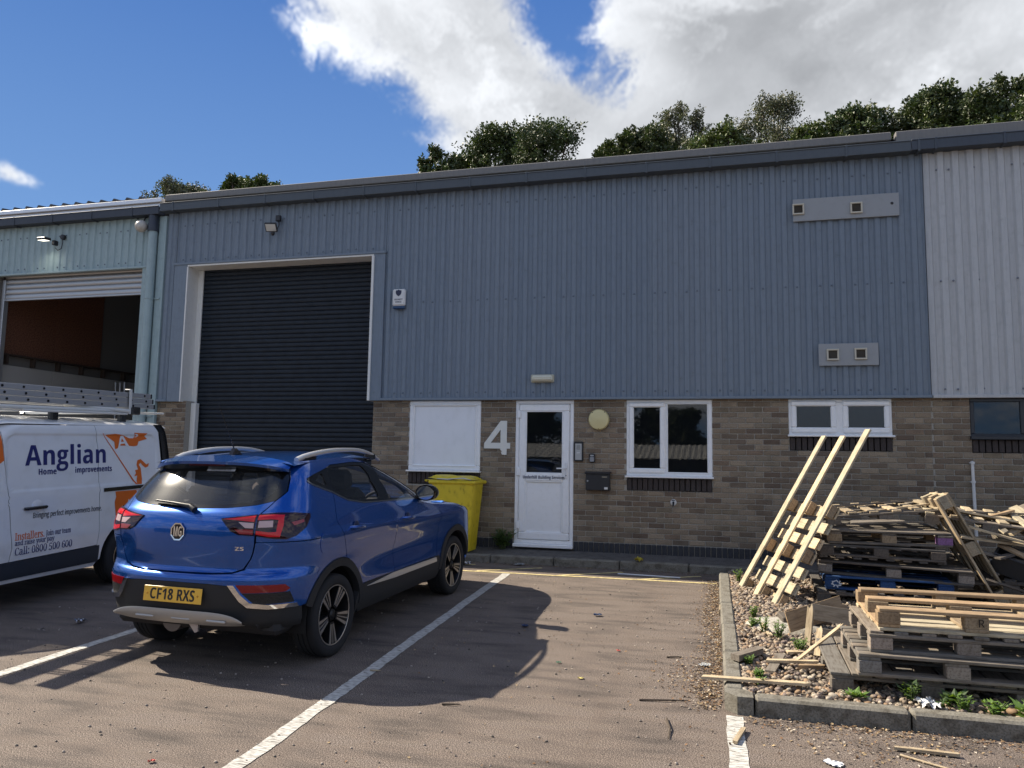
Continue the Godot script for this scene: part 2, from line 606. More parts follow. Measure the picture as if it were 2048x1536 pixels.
func sheet_paint(key: String, c: Color) -> StandardMaterial3D:
	if mats.has(key):
		return mats[key]
	var m := mat(key, c, 0.5)
	grain(m, noise_tex("sheet_streak", [[0.0, Color(0.88, 0.88, 0.885)], [0.4, Color(0.97, 0.97, 0.97)], [0.7, Color(1.04, 1.04, 1.03)], [1.0, Color(1.09, 1.085, 1.075)]], 0.03, 5, FastNoiseLite.TYPE_SIMPLEX, 512, 31), Vector3(1.4, 0.16, 1.4))
	patches(m, noise_tex("sheet_dirt", [[0.0, Color(0.78, 0.775, 0.765)], [0.14, Color(0.93, 0.93, 0.925)], [0.45, Color(1, 1, 1)], [1.0, Color(1.07, 1.06, 1.04)]], 0.03, 6, FastNoiseLite.TYPE_SIMPLEX_SMOOTH, 512, 34), Vector3(0.45, 0.45, 0.45))
	return m

func corrugated(mb: MB, x0: float, x1: float, y0: float, y1: float, z: float, pitch := 0.15, depth := 0.022) -> void:
	# trapezoidal ribs, upright
	var prof := [Vector2(0.0, 0.0), Vector2(0.36, 0.0), Vector2(0.49, 1.0), Vector2(0.87, 1.0), Vector2(1.0, 0.0)]
	var pts := [Vector2(x0, z)]
	var k := floori(x0 / pitch) - 1
	while k * pitch < x1:
		for q in 4:
			var x: float = (k + prof[q].x) * pitch
			if x > x0 and x < x1:
				pts.append(Vector2(x, z + prof[q].y * depth))
		k += 1
	pts.append(Vector2(x1, z))
	for q in pts.size() - 1:
		var a: Vector2 = pts[q]
		var b: Vector2 = pts[q + 1]
		mb.quad(Vector3(a.x, y0, a.y), Vector3(b.x, y0, b.y), Vector3(b.x, y1, b.y), Vector3(a.x, y1, a.y))

func fixings(parent: Node, m: Material, x0: float, x1: float, rows: Array) -> void:
	var mb := MB.new()
	for y in rows:
		var k := ceili(x0 / 0.15)
		var skip := 0
		while k * 0.15 + 0.1 < x1:
			skip += 1
			if skip % 3 != 0:
				var x := k * 0.15 + 0.102
				mb.lathe([Vector2(0.015, 0.0), Vector2(0.015, 0.004), Vector2(0.009, 0.010), Vector2(0.0, 0.012)], Transform3D(Basis(Vector3.RIGHT, PI / 2), Vector3(x, y + rng.randf_range(-0.006, 0.006), 0.0615)), 7)
			k += 1
	var o := put("sheet_screws", mb, m, parent)
	stuff(o)

func brick_wall(unit: Node, x0: float, x1: float, holes: Array, keep: int) -> void:
	# backing of mortar, cut round the openings, and bricks standing proud of it
	var y0 := CLAD_Y - 2.057
	var mortar := mat("mortar", Color(0.36, 0.34, 0.295), 0.95)
	grain(mortar, texs["brick_grain"] if texs.has("brick_grain") else brick_mat(0).albedo_texture, Vector3(2.3, 2.3, 2.3))
	var wall := MB.new()
	var xs := [x0, x1]
	for h in holes:
		for q in [h.position.x, h.end.x]:
			if q > x0 and q < x1:
				xs.append(q)
	xs.sort()
	for k in xs.size() - 1:
		var c: float = (xs[k] + xs[k + 1]) * 0.5
		var top := CLAD_Y + 0.02
		for h in holes:
			if c > h.position.x and c < h.end.x:
				top = h.position.y
		if top > 0.0:
			wall.box(Vector3(c, (top - 0.4) * 0.5, -0.155), Vector3(xs[k + 1] - xs[k] - 0.0005, top + 0.4, 0.30))
	var wn := put("brick_wall", wall, mortar, unit)
	var shapes := []
	for q in 3:
		var b := MB.new()
		b.box(Vector3.ZERO, Vector3(0.215, 0.065, 0.05), 0.004 + 0.0015 * q)
		shapes.append(b.mesh())
	var found := []
	var course := 0
	while y0 + course * 0.075 < CLAD_Y - 0.01:
		var yb := y0 + course * 0.075 + 0.005
		var yt := minf(yb + 0.065, CLAD_Y + 0.01)
		var off := 0.1125 if course % 2 else 0.0
		var spans := [[x0, x1]]
		for h in holes:
			if yb + 0.033 > h.position.y and yb + 0.033 < h.end.y:
				var nx := []
				for s in spans:
					if h.end.x <= s[0] or h.position.x >= s[1]:
						nx.append(s)
					else:
						if h.position.x - s[0] > 0.03:
							nx.append([s[0], h.position.x])
						if s[1] - h.end.x > 0.03:
							nx.append([h.end.x, s[1]])
				spans = nx
		var k := floori((x0 - off) / 0.225) - 1
		while k * 0.225 + off < x1:
			var a := k * 0.225 + off + 0.109 + 0.005
			var b := a + 0.215
			for s in spans:
				var ca := maxf(a, s[0] + 0.004)
				var cb := minf(b, s[1] - 0.004)
				if cb - ca > 0.035:
					found.append([ca, cb, yb, yt])
			k += 1
		course += 1
	var order := range(found.size())
	order.sort_custom(func(p, q): return eye_rank(found[p]) < eye_rank(found[q]))
	var xf := []
	var cols := []
	for r in order.size():
		var f: Array = found[order[r]]
		var tone := clampi(int(absf(rng.randfn(0.0, 3.4))), 0, 11) if rng.randf() < 0.55 else rng.randi() % 12
		var pos := Vector3((f[0] + f[1]) * 0.5, (f[2] + f[3]) * 0.5, -0.0205 + rng.randf_range(-0.0022, 0.0022))
		var sc := Vector3((f[1] - f[0]) / 0.215, (f[3] - f[2]) / 0.065, 1.0)
		var t := Transform3D(Basis(Vector3.BACK, rng.randf_range(-0.006, 0.006)).scaled(sc), pos)
		if r < keep:
			var o := put("brick", shapes[r % 3], brick_mat(tone), wn)
			o.transform = t
		else:
			xf.append(t)
			cols.append(brick_tones[tone])
	if xf.size():
		stuff(multi("brickwork", shapes[0], xf, cols, brick_mat(-1), wn))

func eye_rank(f: Array) -> float:
	var d := Vector2(f[0] - EYE.x, (f[2] - EYE.y) * 1.5).length()
	if f[0] < -3.5 and f[2] < 1.1:
		d += 6.0
	return d

func soldier_bricks(unit: Node, x0: float, x1: float, y0: float, y1: float, m: Material, called: String, z := -0.018, pitch := 0.075) -> void:
	var b := MB.new()
	b.box(Vector3.ZERO, Vector3(pitch - 0.011, y1 - y0 - 0.01, 0.06), 0.005)
	var sh := b.mesh()
	var n := int(round((x1 - x0) / pitch))
	for k in n:
		var o := put(called, sh, m, unit)
		o.position = Vector3(x0 + (k + 0.5) * (x1 - x0) / n, (y0 + y1) * 0.5, z + rng.randf_range(-0.003, 0.003))

func framed(mb: MB, x0: float, y0: float, x1: float, y1: float, w: float, z: float, d: float, bev := 0.008) -> void:
	# four members of a rectangular frame; the outer edge is x0..x1, y0..y1
	mb.box(Vector3((x0 + x1) * 0.5, y1 - w * 0.5, z), Vector3(x1 - x0, w, d), bev)
	mb.box(Vector3((x0 + x1) * 0.5, y0 + w * 0.5, z), Vector3(x1 - x0, w, d), bev)
	mb.box(Vector3(x0 + w * 0.5, (y0 + y1) * 0.5, z), Vector3(w, y1 - y0 - 2 * w + 0.004, d - 0.004), bev)
	mb.box(Vector3(x1 - w * 0.5, (y0 + y1) * 0.5, z), Vector3(w, y1 - y0 - 2 * w + 0.004, d - 0.004), bev)

func upvc() -> StandardMaterial3D:
	if mats.has("upvc"):
		return mats["upvc"]
	var m := mat("upvc", Color(0.80, 0.81, 0.81), 0.32)
	grain(m, noise_tex("upvc_grime", [[0.0, Color(0.93, 0.925, 0.91)], [0.3, Color(0.985, 0.985, 0.98)], [1.0, Color(1.03, 1.03, 1.03)]], 0.02, 5, FastNoiseLite.TYPE_SIMPLEX, 512, 44), Vector3(0.9, 0.9, 0.9))
	return m

func pane(parent: Node, x0: float, y0: float, x1: float, y1: float, z: float, m: Material) -> void:
	var g := MB.new()
	g.box(Vector3((x0 + x1) * 0.5, (y0 + y1) * 0.5, z), Vector3(x1 - x0, y1 - y0, 0.006))
	put("pane", g, m, parent)

func gutter_run(unit: Node, x0: float, x1: float, m: Material, joints: Array, y := 5.64) -> void:
	var g := MB.new()
	var b := MB.new()
	# box gutter: back, sole, front, rolled lip
	g.box(Vector3((x0 + x1) * 0.5, y + 0.006, 0.135), Vector3(x1 - x0, 0.012, 0.15), 0.003)
	g.box(Vector3((x0 + x1) * 0.5, y + 0.07, 0.216), Vector3(x1 - x0, 0.14, 0.012), 0.003)
	g.box(Vector3((x0 + x1) * 0.5, y + 0.07, 0.062), Vector3(x1 - x0, 0.14, 0.012), 0.003)
	g.box(Vector3((x0 + x1) * 0.5, y + 0.138, 0.222), Vector3(x1 - x0, 0.016, 0.022), 0.004)
	var gn := put("gutter", g, m, unit)
	for x in joints:
		b = MB.new()
		b.box(Vector3(0, 0.07, 0.226), Vector3(0.032, 0.165, 0.01), 0.003)
		b.box(Vector3(0, -0.010, 0.14), Vector3(0.032, 0.010, 0.17), 0.003)
		var o := put("gutter_bracket", b, m, gn)
		o.position = Vector3(x, y, 0)

func build_units() -> void:
	var blue := sheet_paint("blue_sheet", Color(0.155, 0.193, 0.236))
	var grey := sheet_paint("pale_grey_sheet", Color(0.42, 0.432, 0.436))
	var teal := sheet_paint("pale_teal_sheet", Color(0.28, 0.37, 0.385))
	var slate := sheet_paint("slate_trim", Color(0.060, 0.074, 0.088))
	var navy := sheet_paint("navy_trim", Color(0.028, 0.036, 0.052))
	var cement := sheet_paint("roof_cement", Color(0.17, 0.165, 0.155))
	var shutter_dark := mat("shutter_dark", Color(0.016, 0.022, 0.031), 0.5)
	shutter_dark.metallic_specular = 0.35
	grain(shutter_dark, noise_tex("shutter_grime", [[0.0, Color(0.7, 0.7, 0.7)], [0.6, Color(1, 1, 1)], [1.0, Color(1.6, 1.55, 1.5)]], 0.02, 5, FastNoiseLite.TYPE_SIMPLEX, 512, 50), Vector3(0.4, 0.4, 0.4))
	var bare := mat("galvanised", Color(0.42, 0.43, 0.44), 0.42, 0.75)
	var white_trim := mat("white_trim", Color(0.66, 0.66, 0.63), 0.45)
	grain(white_trim, upvc().albedo_texture, Vector3(0.7, 0.7, 0.7))
	var dark_brick := mat("dark_brick", Color(0.038, 0.028, 0.026), 0.7)
	grain(dark_brick, noise_tex("dark_brick_grain", [[0.0, Color(0.5, 0.5, 0.5)], [0.6, Color(1, 1, 1)], [1.0, Color(1.7, 1.7, 1.75)]], 0.03, 5, FastNoiseLite.TYPE_SIMPLEX, 512, 52), Vector3(1.2, 1.2, 1.2))
	var plinth := mat("plinth_brick", Color(0.030, 0.032, 0.038), 0.75)
	grain(plinth, texs["dark_brick_grain"], Vector3(1.4, 1.4, 1.4))
	var room_dark := mat("shade_toned_lining", Color(0.13, 0.125, 0.118), 0.9)  # lining colour set darker than real, painting in the shade of the rooms
	var screw := mat("screw_head", Color(0.11, 0.14, 0.18), 0.5, 0.3)
	var window_glass := glass_mat("window_glass", Color(0.01, 0.012, 0.014), 0.45)

	# --- the blue unit in the middle
	var u := thing("warehouse_unit", "blue ribbed metal clad unit over brown brick with dark roller shutter", "building")
	var sh := MB.new()
	var tones := [blue, sheet_paint("blue_sheet_faded", Color(0.163, 0.199, 0.240)), sheet_paint("blue_sheet_deep", Color(0.149, 0.187, 0.231))]
	var sx := -5.07
	var sk := 0
	while sx < 2.78:
		# each sheet laps over its neighbour by one rib
		sh = MB.new()
		corrugated(sh, sx, minf(sx + 1.05, 2.79), CLAD_Y + 0.045, 5.66, 0.04 + 0.0012 * (sk % 2))
		put("cladding_sheet", sh, tones[[0, 1, 0, 2, 1, 0, 2, 0][sk % 8]], u)
		sx += 1.05
		sk += 1
	sh = MB.new()
	corrugated(sh, -9.05, -5.075, 4.73, 5.66, 0.04)
	put("cladding", sh, blue, u)
	sh = MB.new()
	corrugated(sh, -9.27, -9.055, CLAD_Y + 0.045, 5.66, 0.04)
	put("cladding", sh, blue, u)
	fixings(u, screw, -5.0, 2.75, [2.43, 3.87, 5.40])
	fixings(u, screw, -9.0, -5.15, [4.79, 5.40])
	# drip flashings along the bottom edges, corner flashings beside the shutter
	var fl := MB.new()
	for q in [[-1.14, CLAD_Y + 0.022, 7.86], [-9.16, CLAD_Y + 0.022, 0.22], [-7.06, 4.712, 4.0]]:
		fl = MB.new()
		fl.box(Vector3(q[0], q[1], 0.057), Vector3(q[2], 0.04, 0.074), 0.004)
		put("drip_flashing", fl, blue, u)
	for s in [[-8.925, 0.25], [-5.17, 0.20]]:
		var f := MB.new()
		f.box(Vector3(s[0], (CLAD_Y + 4.694) * 0.5, 0.045), Vector3(s[1], 4.694 - CLAD_Y, 0.07), 0.005)
		put("corner_flashing", f, blue, u)
	# white reveal of the shutter opening
	var rv := MB.new()
	rv.box(Vector3(-8.79, (CLAD_Y + 4.66) * 0.5, -0.075), Vector3(0.03, 4.66 - CLAD_Y, 0.30), 0.004)
	rv.box(Vector3(-8.735, (CLAD_Y + 4.66) * 0.5, -0.235), Vector3(0.10, 4.66 - CLAD_Y, 0.03), 0.004)
	rv.box(Vector3(-5.276, (CLAD_Y + 4.66) * 0.5, -0.055), Vector3(0.042, 4.66 - CLAD_Y, 0.31), 0.004)
	rv.box(Vector3(-7.03, 4.675, -0.08), Vector3(3.52, 0.03, 0.32), 0.004)
	put("shutter_reveal", rv, white_trim, u)
	var post := MB.new()
	post.box(Vector3(-8.66, 1.12, -0.17), Vector3(0.10, 2.36, 0.10), 0.006)
	put("shutter_guide", post, white_trim, u)
	var rs := Node3D.new()
	rs.name = "roller_shutter"
	u.add_child(rs, true)
	var slat := MB.new()
	var pr := [Vector2(-0.036, 0.0), Vector2(-0.031, 0.010), Vector2(-0.018, 0.017), Vector2(0.0, 0.019), Vector2(0.018, 0.017), Vector2(0.030, 0.010), Vector2(0.034, -0.002)]
	for k in pr.size() - 1:
		var a: Vector2 = pr[k]
		var b: Vector2 = pr[k + 1]
		slat.quad(Vector3(-1.78, a.x, a.y), Vector3(1.78, a.x, a.y), Vector3(1.78, b.x, b.y), Vector3(-1.78, b.x, b.y))
	slat.box(Vector3(0, 0, -0.012), Vector3(3.56, 0.0755, 0.012))
	var slm := slat.mesh()
	for k in 63:
		var o := put("slat", slm, shutter_dark, rs)
		o.position = Vector3(-6.96, 0.02 + k * 0.0762, -0.27)
	# brick piers and walls
	var holes := [Rect2(-8.71, -1, 3.48, 5.0), Rect2(-4.594, 1.213, 1.167, 2.0), Rect2(-2.874, -1, 0.886, 5.0), Rect2(-1.211, 1.192, 1.201, 2.0), Rect2(1.013, 1.794, 1.301, 2.0)]
	var cut := holes.duplicate()
	cut.append_array([Rect2(-4.594, 1.02, 1.167, 0.2), Rect2(-1.205, CLAD_Y - 1.307, 1.19, 0.2), Rect2(1.02, CLAD_Y - 0.707, 1.29, 0.2)])
	brick_wall(u, -9.23, -8.715, [], 30)
	brick_wall(u, -5.225, 2.79, cut, 270)
	for w in [[-4.594, -3.427, 1.028, 1.208], [-1.205, -0.015, CLAD_Y - 1.307, 1.187], [1.02, 2.31, CLAD_Y - 0.707, 1.789]]:
		soldier_bricks(u, w[0], w[1], w[2], w[3], dark_brick, "sill_brick")
	for w in [[-9.23, -8.72], [-5.22, -2.89], [-1.98, 2.79]]:
		soldier_bricks(u, w[0], w[1], 0.06, CLAD_Y - 2.06, plinth, "plinth_brick", -0.012)
	# shell behind the front: sides, back, roof
	var shell := MB.new()
	shell.box(Vector3(-3.24, 2.9, -14.0), Vector3(12.06, 6.0, 0.2))
	shell.box(Vector3(-9.32, 2.8, -7.1), Vector3(0.12, 5.6, 13.5))
	shell.box(Vector3(2.79, 2.8, -7.1), Vector3(0.12, 5.6, 13.5))
	shell.box(Vector3(-3.24, 0.06, -7.1), Vector3(12.0, 0.08, 13.5))
	shell.box(Vector3(-1.22, 3.98, -0.06), Vector3(7.95, 3.3, 0.05))
	shell.box(Vector3(-7.16, 5.17, -0.06), Vector3(3.9, 0.92, 0.05))
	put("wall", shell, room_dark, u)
	var roof := MB.new()
	for k in 1:
		roof.quad(Vector3(-9.3, 5.92, -0.02), Vector3(2.79, 5.92, -0.02), Vector3(2.79, 6.75, -7.0), Vector3(-9.3, 6.75, -7.0))
		roof.quad(Vector3(-9.3, 6.75, -7.0), Vector3(2.79, 6.75, -7.0), Vector3(2.79, 5.9, -14.1), Vector3(-9.3, 5.9, -14.1))
	put("roof", roof, cement, u)
	var fa := MB.new()
	fa.box(Vector3(-3.25, 5.80, 0.02), Vector3(12.08, 0.10, 0.06), 0.004)
	fa.box(Vector3(-3.45, 5.912, 0.05), Vector3(11.7, 0.118, 0.14), 0.01)
	put("roof_edge", fa, cement, u)
	var joints := []
	for k in 14:
		joints.append(-9.05 + k * 0.905)
	gutter_run(u, -9.32, 2.62, slate, joints)
	# door
	var d := Node3D.new()
	d.name = "entrance_door"
	u.add_child(d, true)
	var mb := MB.new()
	framed(mb, -2.874, 0.19, -1.988, CLAD_Y, 0.055, -0.03, 0.08)
	mb.box(Vector3(-2.431, 0.165, 0.005), Vector3(0.90, 0.05, 0.15), 0.008)
	put("door_frame", mb, upvc(), d)
	mb = MB.new()
	var dx0 := -2.815
	var dx1 := -2.047
	framed(mb, dx0, 0.25, dx1, CLAD_Y - 0.06, 0.105, -0.012, 0.07, 0.014)
	mb.box(Vector3(-2.431, 1.165, -0.010), Vector3(0.57, 0.115, 0.068), 0.014)
	mb.box(Vector3(-2.431, 0.73, -0.022), Vector3(0.56, 0.76, 0.03))
	framed(mb, dx0 + 0.10, 0.345, dx1 - 0.10, 1.112, 0.022, 0.002, 0.03, 0.008)
	framed(mb, dx0 + 0.10, 1.218, dx1 - 0.10, CLAD_Y - 0.160, 0.016, 0.004, 0.03, 0.006)
	put("door_leaf", mb, upvc(), d)
	pane(d, dx0 + 0.11, 1.225, dx1 - 0.11, CLAD_Y - 0.165, -0.012, window_glass)
	mb = MB.new()
	mb.box(Vector3(-2.09, 1.27, 0.034), Vector3(0.030, 0.235, 0.012), 0.008)
	mb.tube([Vector3(-2.09, 1.30, 0.04), Vector3(-2.09, 1.30, 0.085), Vector3(-2.11, 1.30, 0.09), Vector3(-2.225, 1.298, 0.088)], 0.010, 8)
	put("door_handle", mb, mat("handle_white", Color(0.72, 0.72, 0.72), 0.3), d)
	mb = MB.new()
	mb.tube([Vector3(-2.09, 1.195, 0.038), Vector3(-2.09, 1.195, 0.046)], 0.008, 10)
	put("keyhole", mb, mat("black_metal", Color(0.012, 0.012, 0.013), 0.4), d)
	for y in [2.10, 1.24, 0.46]:
		mb = MB.new()
		mb.box(Vector3(-2.815, y, 0.034), Vector3(0.055, 0.12, 0.022), 0.008)
		put("hinge", mb, upvc(), d)
	var t := put("lettering", text_mesh("Underhill Building Services", 0.040, "Droid Sans", true, 0.003), mat("navy_print", Color(0.012, 0.016, 0.05), 0.5), d)
	t.position = Vector3(-2.431, 1.163, 0.0265)
	var tw: float = (t.mesh as TextMesh).get_aabb().size.x
	t.scale = Vector3(0.63 / tw, 1.1, 1)
	# windows
	var w1 := Node3D.new()
	w1.name = "window"
	u.add_child(w1, true)
	mb = MB.new()
	framed(mb, -1.211, 1.215, -0.01, CLAD_Y, 0.06, -0.03, 0.07)
	mb.box(Vector3(-0.655, 1.76, -0.031), Vector3(0.055, 0.98, 0.07), 0.006)
	framed(mb, -1.175, 1.255, -0.665, CLAD_Y - 0.04, 0.07, 0.004, 0.06, 0.016)
	framed(mb, -0.64, 1.258, -0.06, CLAD_Y - 0.05, 0.018, 0.003, 0.03, 0.008)
	mb.box(Vector3(-0.61, 1.203, 0.012), Vector3(1.235, 0.026, 0.13), 0.006)
	put("window_frame", mb, upvc(), w1)
	pane(w1, -1.11, 1.315, -0.73, CLAD_Y - 0.105, -0.006, window_glass)
	pane(w1, -0.632, 1.27, -0.068, CLAD_Y - 0.06, -0.008, window_glass)
	var w2 := Node3D.new()
	w2.name = "window"
	u.add_child(w2, true)
	mb = MB.new()
	framed(mb, 1.013, 1.815, 2.314, CLAD_Y, 0.05, -0.03, 0.07)
	mb.box(Vector3(1.66, 2.06, -0.028), Vector3(0.11, 0.40, 0.072), 0.006)
	framed(mb, 1.04, 1.845, 1.625, CLAD_Y - 0.025, 0.075, 0.006, 0.06, 0.016)
	framed(mb, 1.70, 1.845, 2.29, CLAD_Y - 0.025, 0.075, 0.006, 0.06, 0.016)
	mb.box(Vector3(1.664, 1.805, 0.012), Vector3(1.34, 0.026, 0.13), 0.006)
	put("window_frame", mb, upvc(), w2)
	var frosted := mat("frosted_glass", Color(0.014, 0.022, 0.026), 0.16)
	frosted.metallic_specular = 0.6
	relief(grain(frosted, grey_tex("frost", 0.8, 1.1, 0.05, 3, 61), Vector3(6, 3, 6)), grey_tex("frost", 0.8, 1.1, 0.05, 3, 61), 0.5)
	pane(w2, 1.105, 1.91, 1.56, CLAD_Y - 0.09, 0.0, frosted)
	pane(w2, 1.765, 1.91, 2.225, CLAD_Y - 0.09, 0.0, frosted)
	var w3 := Node3D.new()
	w3.name = "boarded_window"
	u.add_child(w3, true)
	mb = MB.new()
	framed(mb, -4.594, 1.235, -3.427, CLAD_Y, 0.075, -0.025, 0.08, 0.012)
	framed(mb, -4.535, 1.29, -3.485, CLAD_Y - 0.055, 0.03, 0.004, 0.05, 0.012)
	mb.box(Vector3(-4.01, 1.222, 0.012), Vector3(1.20, 0.026, 0.13), 0.006)
	put("window_frame", mb, upvc(), w3)
	mb = MB.new()
	mb.box(Vector3(-4.01, 1.765, -0.012), Vector3(1.0, 0.92, 0.02))
	var board := mat("white_board", Color(0.76, 0.78, 0.80), 0.4)
	grain(board, noise_tex("board_scuff", [[0.0, Color(0.92, 0.92, 0.915)], [0.35, Color(0.985, 0.985, 0.985)], [1.0, Color(1.04, 1.04, 1.04)]], 0.012, 5, FastNoiseLite.TYPE_SIMPLEX, 512, 63), Vector3(0.6, 0.3, 0.6))
	put("blank_panel", mb, board, w3)

	# --- the pale grey unit on the right
	var r := thing("warehouse_unit", "pale grey ribbed metal clad unit with dark framed window above brown brick", "building")
	sh = MB.new()
	corrugated(sh, 2.795, 9.0, CLAD_Y + 0.045, 5.66, 0.043, 0.18, 0.030)
	put("cladding", sh, grey, r)
	fixings(r, mat("pale_screw", Color(0.17, 0.19, 0.22), 0.5, 0.3), 2.85, 4.6, [2.43, 3.87, 5.40])
	fl = MB.new()
	fl.box(Vector3(5.9, CLAD_Y + 0.022, 0.055), Vector3(6.2, 0.044, 0.07), 0.004)
	put("drip_flashing", fl, grey, r)
	brick_wall(r, 2.79, 9.0, [Rect2(3.245, 1.779, 1.6, 2.0), Rect2(3.255, 1.60, 1.58, 0.2)], 130)
	soldier_bricks(r, 3.255, 4.835, 1.60, 1.774, dark_brick, "sill_brick")
	soldier_bricks(r, 2.79, 4.7, 0.06, CLAD_Y - 2.06, plinth, "plinth_brick", -0.012)
	var w4 := Node3D.new()
	w4.name = "window"
	r.add_child(w4, true)
	mb = MB.new()
	framed(mb, 3.245, 1.80, 4.84, CLAD_Y, 0.05, -0.03, 0.08)
	mb.box(Vector3(3.90, 2.06, -0.028), Vector3(0.16, 0.42, 0.078), 0.006)
	mb.box(Vector3(4.04, 1.795, 0.012), Vector3(1.62, 0.05, 0.12), 0.006)
	put("window_frame", mb, mat("anthracite", Color(0.016, 0.019, 0.025), 0.4), w4)
	pane(w4, 3.29, 1.845, 3.82, CLAD_Y - 0.045, -0.012, window_glass)
	pane(w4, 3.98, 1.845, 4.80, CLAD_Y - 0.045, -0.012, window_glass)
	shell = MB.new()
	shell.box(Vector3(5.95, 2.9, -14.0), Vector3(6.2, 6.0, 0.2))
	shell.box(Vector3(9.05, 2.8, -7.1), Vector3(0.12, 5.6, 14.0))
	shell.box(Vector3(5.95, 3.98, -0.06), Vector3(6.2, 3.3, 0.05))
	shell.box(Vector3(5.95, 0.06, -7.1), Vector3(6.1, 0.08, 13.5))
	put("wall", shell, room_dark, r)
	roof = MB.new()
	roof.quad(Vector3(2.80, 5.94, -0.02), Vector3(9.1, 5.94, -0.02), Vector3(9.1, 6.77, -7.0), Vector3(2.80, 6.77, -7.0))
	roof.quad(Vector3(2.80, 6.77, -7.0), Vector3(9.1, 6.77, -7.0), Vector3(9.1, 5.9, -14.1), Vector3(2.80, 5.9, -14.1))
	put("roof", roof, cement, r)
	fa = MB.new()
	fa.box(Vector3(5.745, 5.872, 0.045), Vector3(6.57, 0.206, 0.12), 0.008)
	put("roof_edge", fa, cement, r)
	joints = []
	for k in 8:
		joints.append(2.92 + k * 0.81)
	gutter_run(r, 2.625, 9.1, sheet_paint("slate_trim_dark", Color(0.038, 0.050, 0.068)), joints, 5.648)

	# --- the pale teal unit on the left, its shutter half raised
	var l := thing("warehouse_unit", "pale teal clad unit with open shutter showing a dim interior", "building")
	sh = MB.new()
	corrugated(sh, -22.0, -9.62, 4.72, 5.62, 0.04)
	put("cladding", sh, teal, l)
	sh = MB.new()
	corrugated(sh, -22.0, -13.05, CLAD_Y, 4.715, 0.04)
	put("cladding", sh, teal, l)
	fixings(l, screw, -13.5, -9.7, [4.79, 5.38])
	fl = MB.new()
	fl.box(Vector3(-11.3, 4.70, 0.06), Vector3(3.5, 0.04, 0.08), 0.004)
	put("drip_flashing", fl, teal, l)
	fl = MB.new()
	fl.box(Vector3(-9.66, 2.36, 0.03), Vector3(0.13, 4.72, 0.09), 0.005)
	fl.box(Vector3(-9.35, 2.8, 0.045), Vector3(0.15, 5.6, 0.07), 0.005)
	fl.box(Vector3(-9.51, 2.8, 0.02), Vector3(0.17, 5.6, 0.05), 0.004)
	put("corner_flashing", fl, teal, l)
	rs = Node3D.new()
	rs.name = "roller_shutter"
	l.add_child(rs, true)
	var curl := MB.new()
	for k in 8:
		var a0 := PI * k / 8.0
		var a1 := PI * (k + 1) / 8.0
		curl.quad(Vector3(-1.64, -0.047 * cos(a0), 0.020 * sin(a0)), Vector3(1.64, -0.047 * cos(a0), 0.020 * sin(a0)), Vector3(1.64, -0.047 * cos(a1), 0.020 * sin(a1)), Vector3(-1.64, -0.047 * cos(a1), 0.020 * sin(a1)))
	curl.box(Vector3(0, 0, -0.008), Vector3(3.28, 0.098, 0.012))
	var cm := curl.mesh()
	for k in 5:
		var o := put("slat", cm, bare, rs)
		o.position = Vector3(-11.33, 4.32 + k * 0.1, -0.12)
	mb = MB.new()
	mb.box(Vector3(-11.33, 4.262, -0.115), Vector3(3.26, 0.035, 0.05), 0.006)
	put("bottom_rail", mb, bare, rs)
	mb = MB.new()
	mb.box(Vector3(-12.96, 2.3, -0.12), Vector3(0.07, 4.7, 0.10), 0.006)
	put("shutter_guide", mb, bare, l)
	mb = MB.new()
	mb.box(Vector3(-9.70, 2.3, -0.12), Vector3(0.07, 4.7, 0.10), 0.006)
	put("shutter_guide", mb, bare, l)
	brick_wall(l, -9.60, -9.24, [], 0)
	# inside: floor, walls, boards
	shell = MB.new()
	shell.box(Vector3(-15.6, 2.9, -12.0), Vector3(13.0, 6.0, 0.2))
	shell.box(Vector3(-9.45, 2.8, -6.1), Vector3(0.10, 5.6, 12.0))
	shell.box(Vector3(-22.0, 2.8, -6.1), Vector3(0.12, 5.6, 12.0))
	shell.box(Vector3(-15.6, 0.02, -6.1), Vector3(13.0, 0.06, 12.0))
	shell.box(Vector3(-15.6, 5.2, -0.06), Vector3(12.4, 0.98, 0.05))
	shell.box(Vector3(-17.5, 2.4, -0.06), Vector3(9.0, 4.8, 0.08))
	shell.box(Vector3(-13.22, 2.8, -2.3), Vector3(0.12, 5.6, 4.4))
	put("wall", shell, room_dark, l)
	var osb := mat("strand_board", Color(1, 1, 1), 0.85)
	grain(osb, noise_tex("strand", [[0.0, Color(0.05, 0.018, 0.010)], [0.4, Color(0.11, 0.042, 0.022)], [0.7, Color(0.15, 0.062, 0.032)], [1.0, Color(0.19, 0.085, 0.045)]], 0.06, 4, FastNoiseLite.TYPE_SIMPLEX, 512, 70), Vector3(0.8, 0.8, 0.8))
	for k in 2:
		mb = MB.new()
		mb.box(Vector3(-13.13, 4.42, -0.85 - k * 1.23), Vector3(0.03, 2.30, 1.22), 0.003)
		put("strand_board", mb, osb, l)
	var boards := mat("white_lining", Color(0.34, 0.33, 0.31), 0.7)
	for k in 3:
		mb = MB.new()
		mb.box(Vector3(-13.12, 1.62, -0.85 - k * 1.23), Vector3(0.03, 2.9, 1.22), 0.003)
		put("lining_board", mb, boards, l)
	mb = MB.new()
	for k in 7:
		mb.box(Vector3(-13.08, 3.17, -0.35 - k * 0.6), Vector3(0.10, 0.17, 0.05), 0.004)
	mb.box(Vector3(-13.08, 3.27, -2.2), Vector3(0.11, 0.03, 4.1), 0.003)
	put("shelf_rail", mb, mat("dark_timber", Color(0.035, 0.022, 0.015), 0.8), l)
	mb = MB.new()
	mb.box(Vector3(-15.5, 3.4, -5.6), Vector3(4.6, 1.4, 0.05), 0.004)
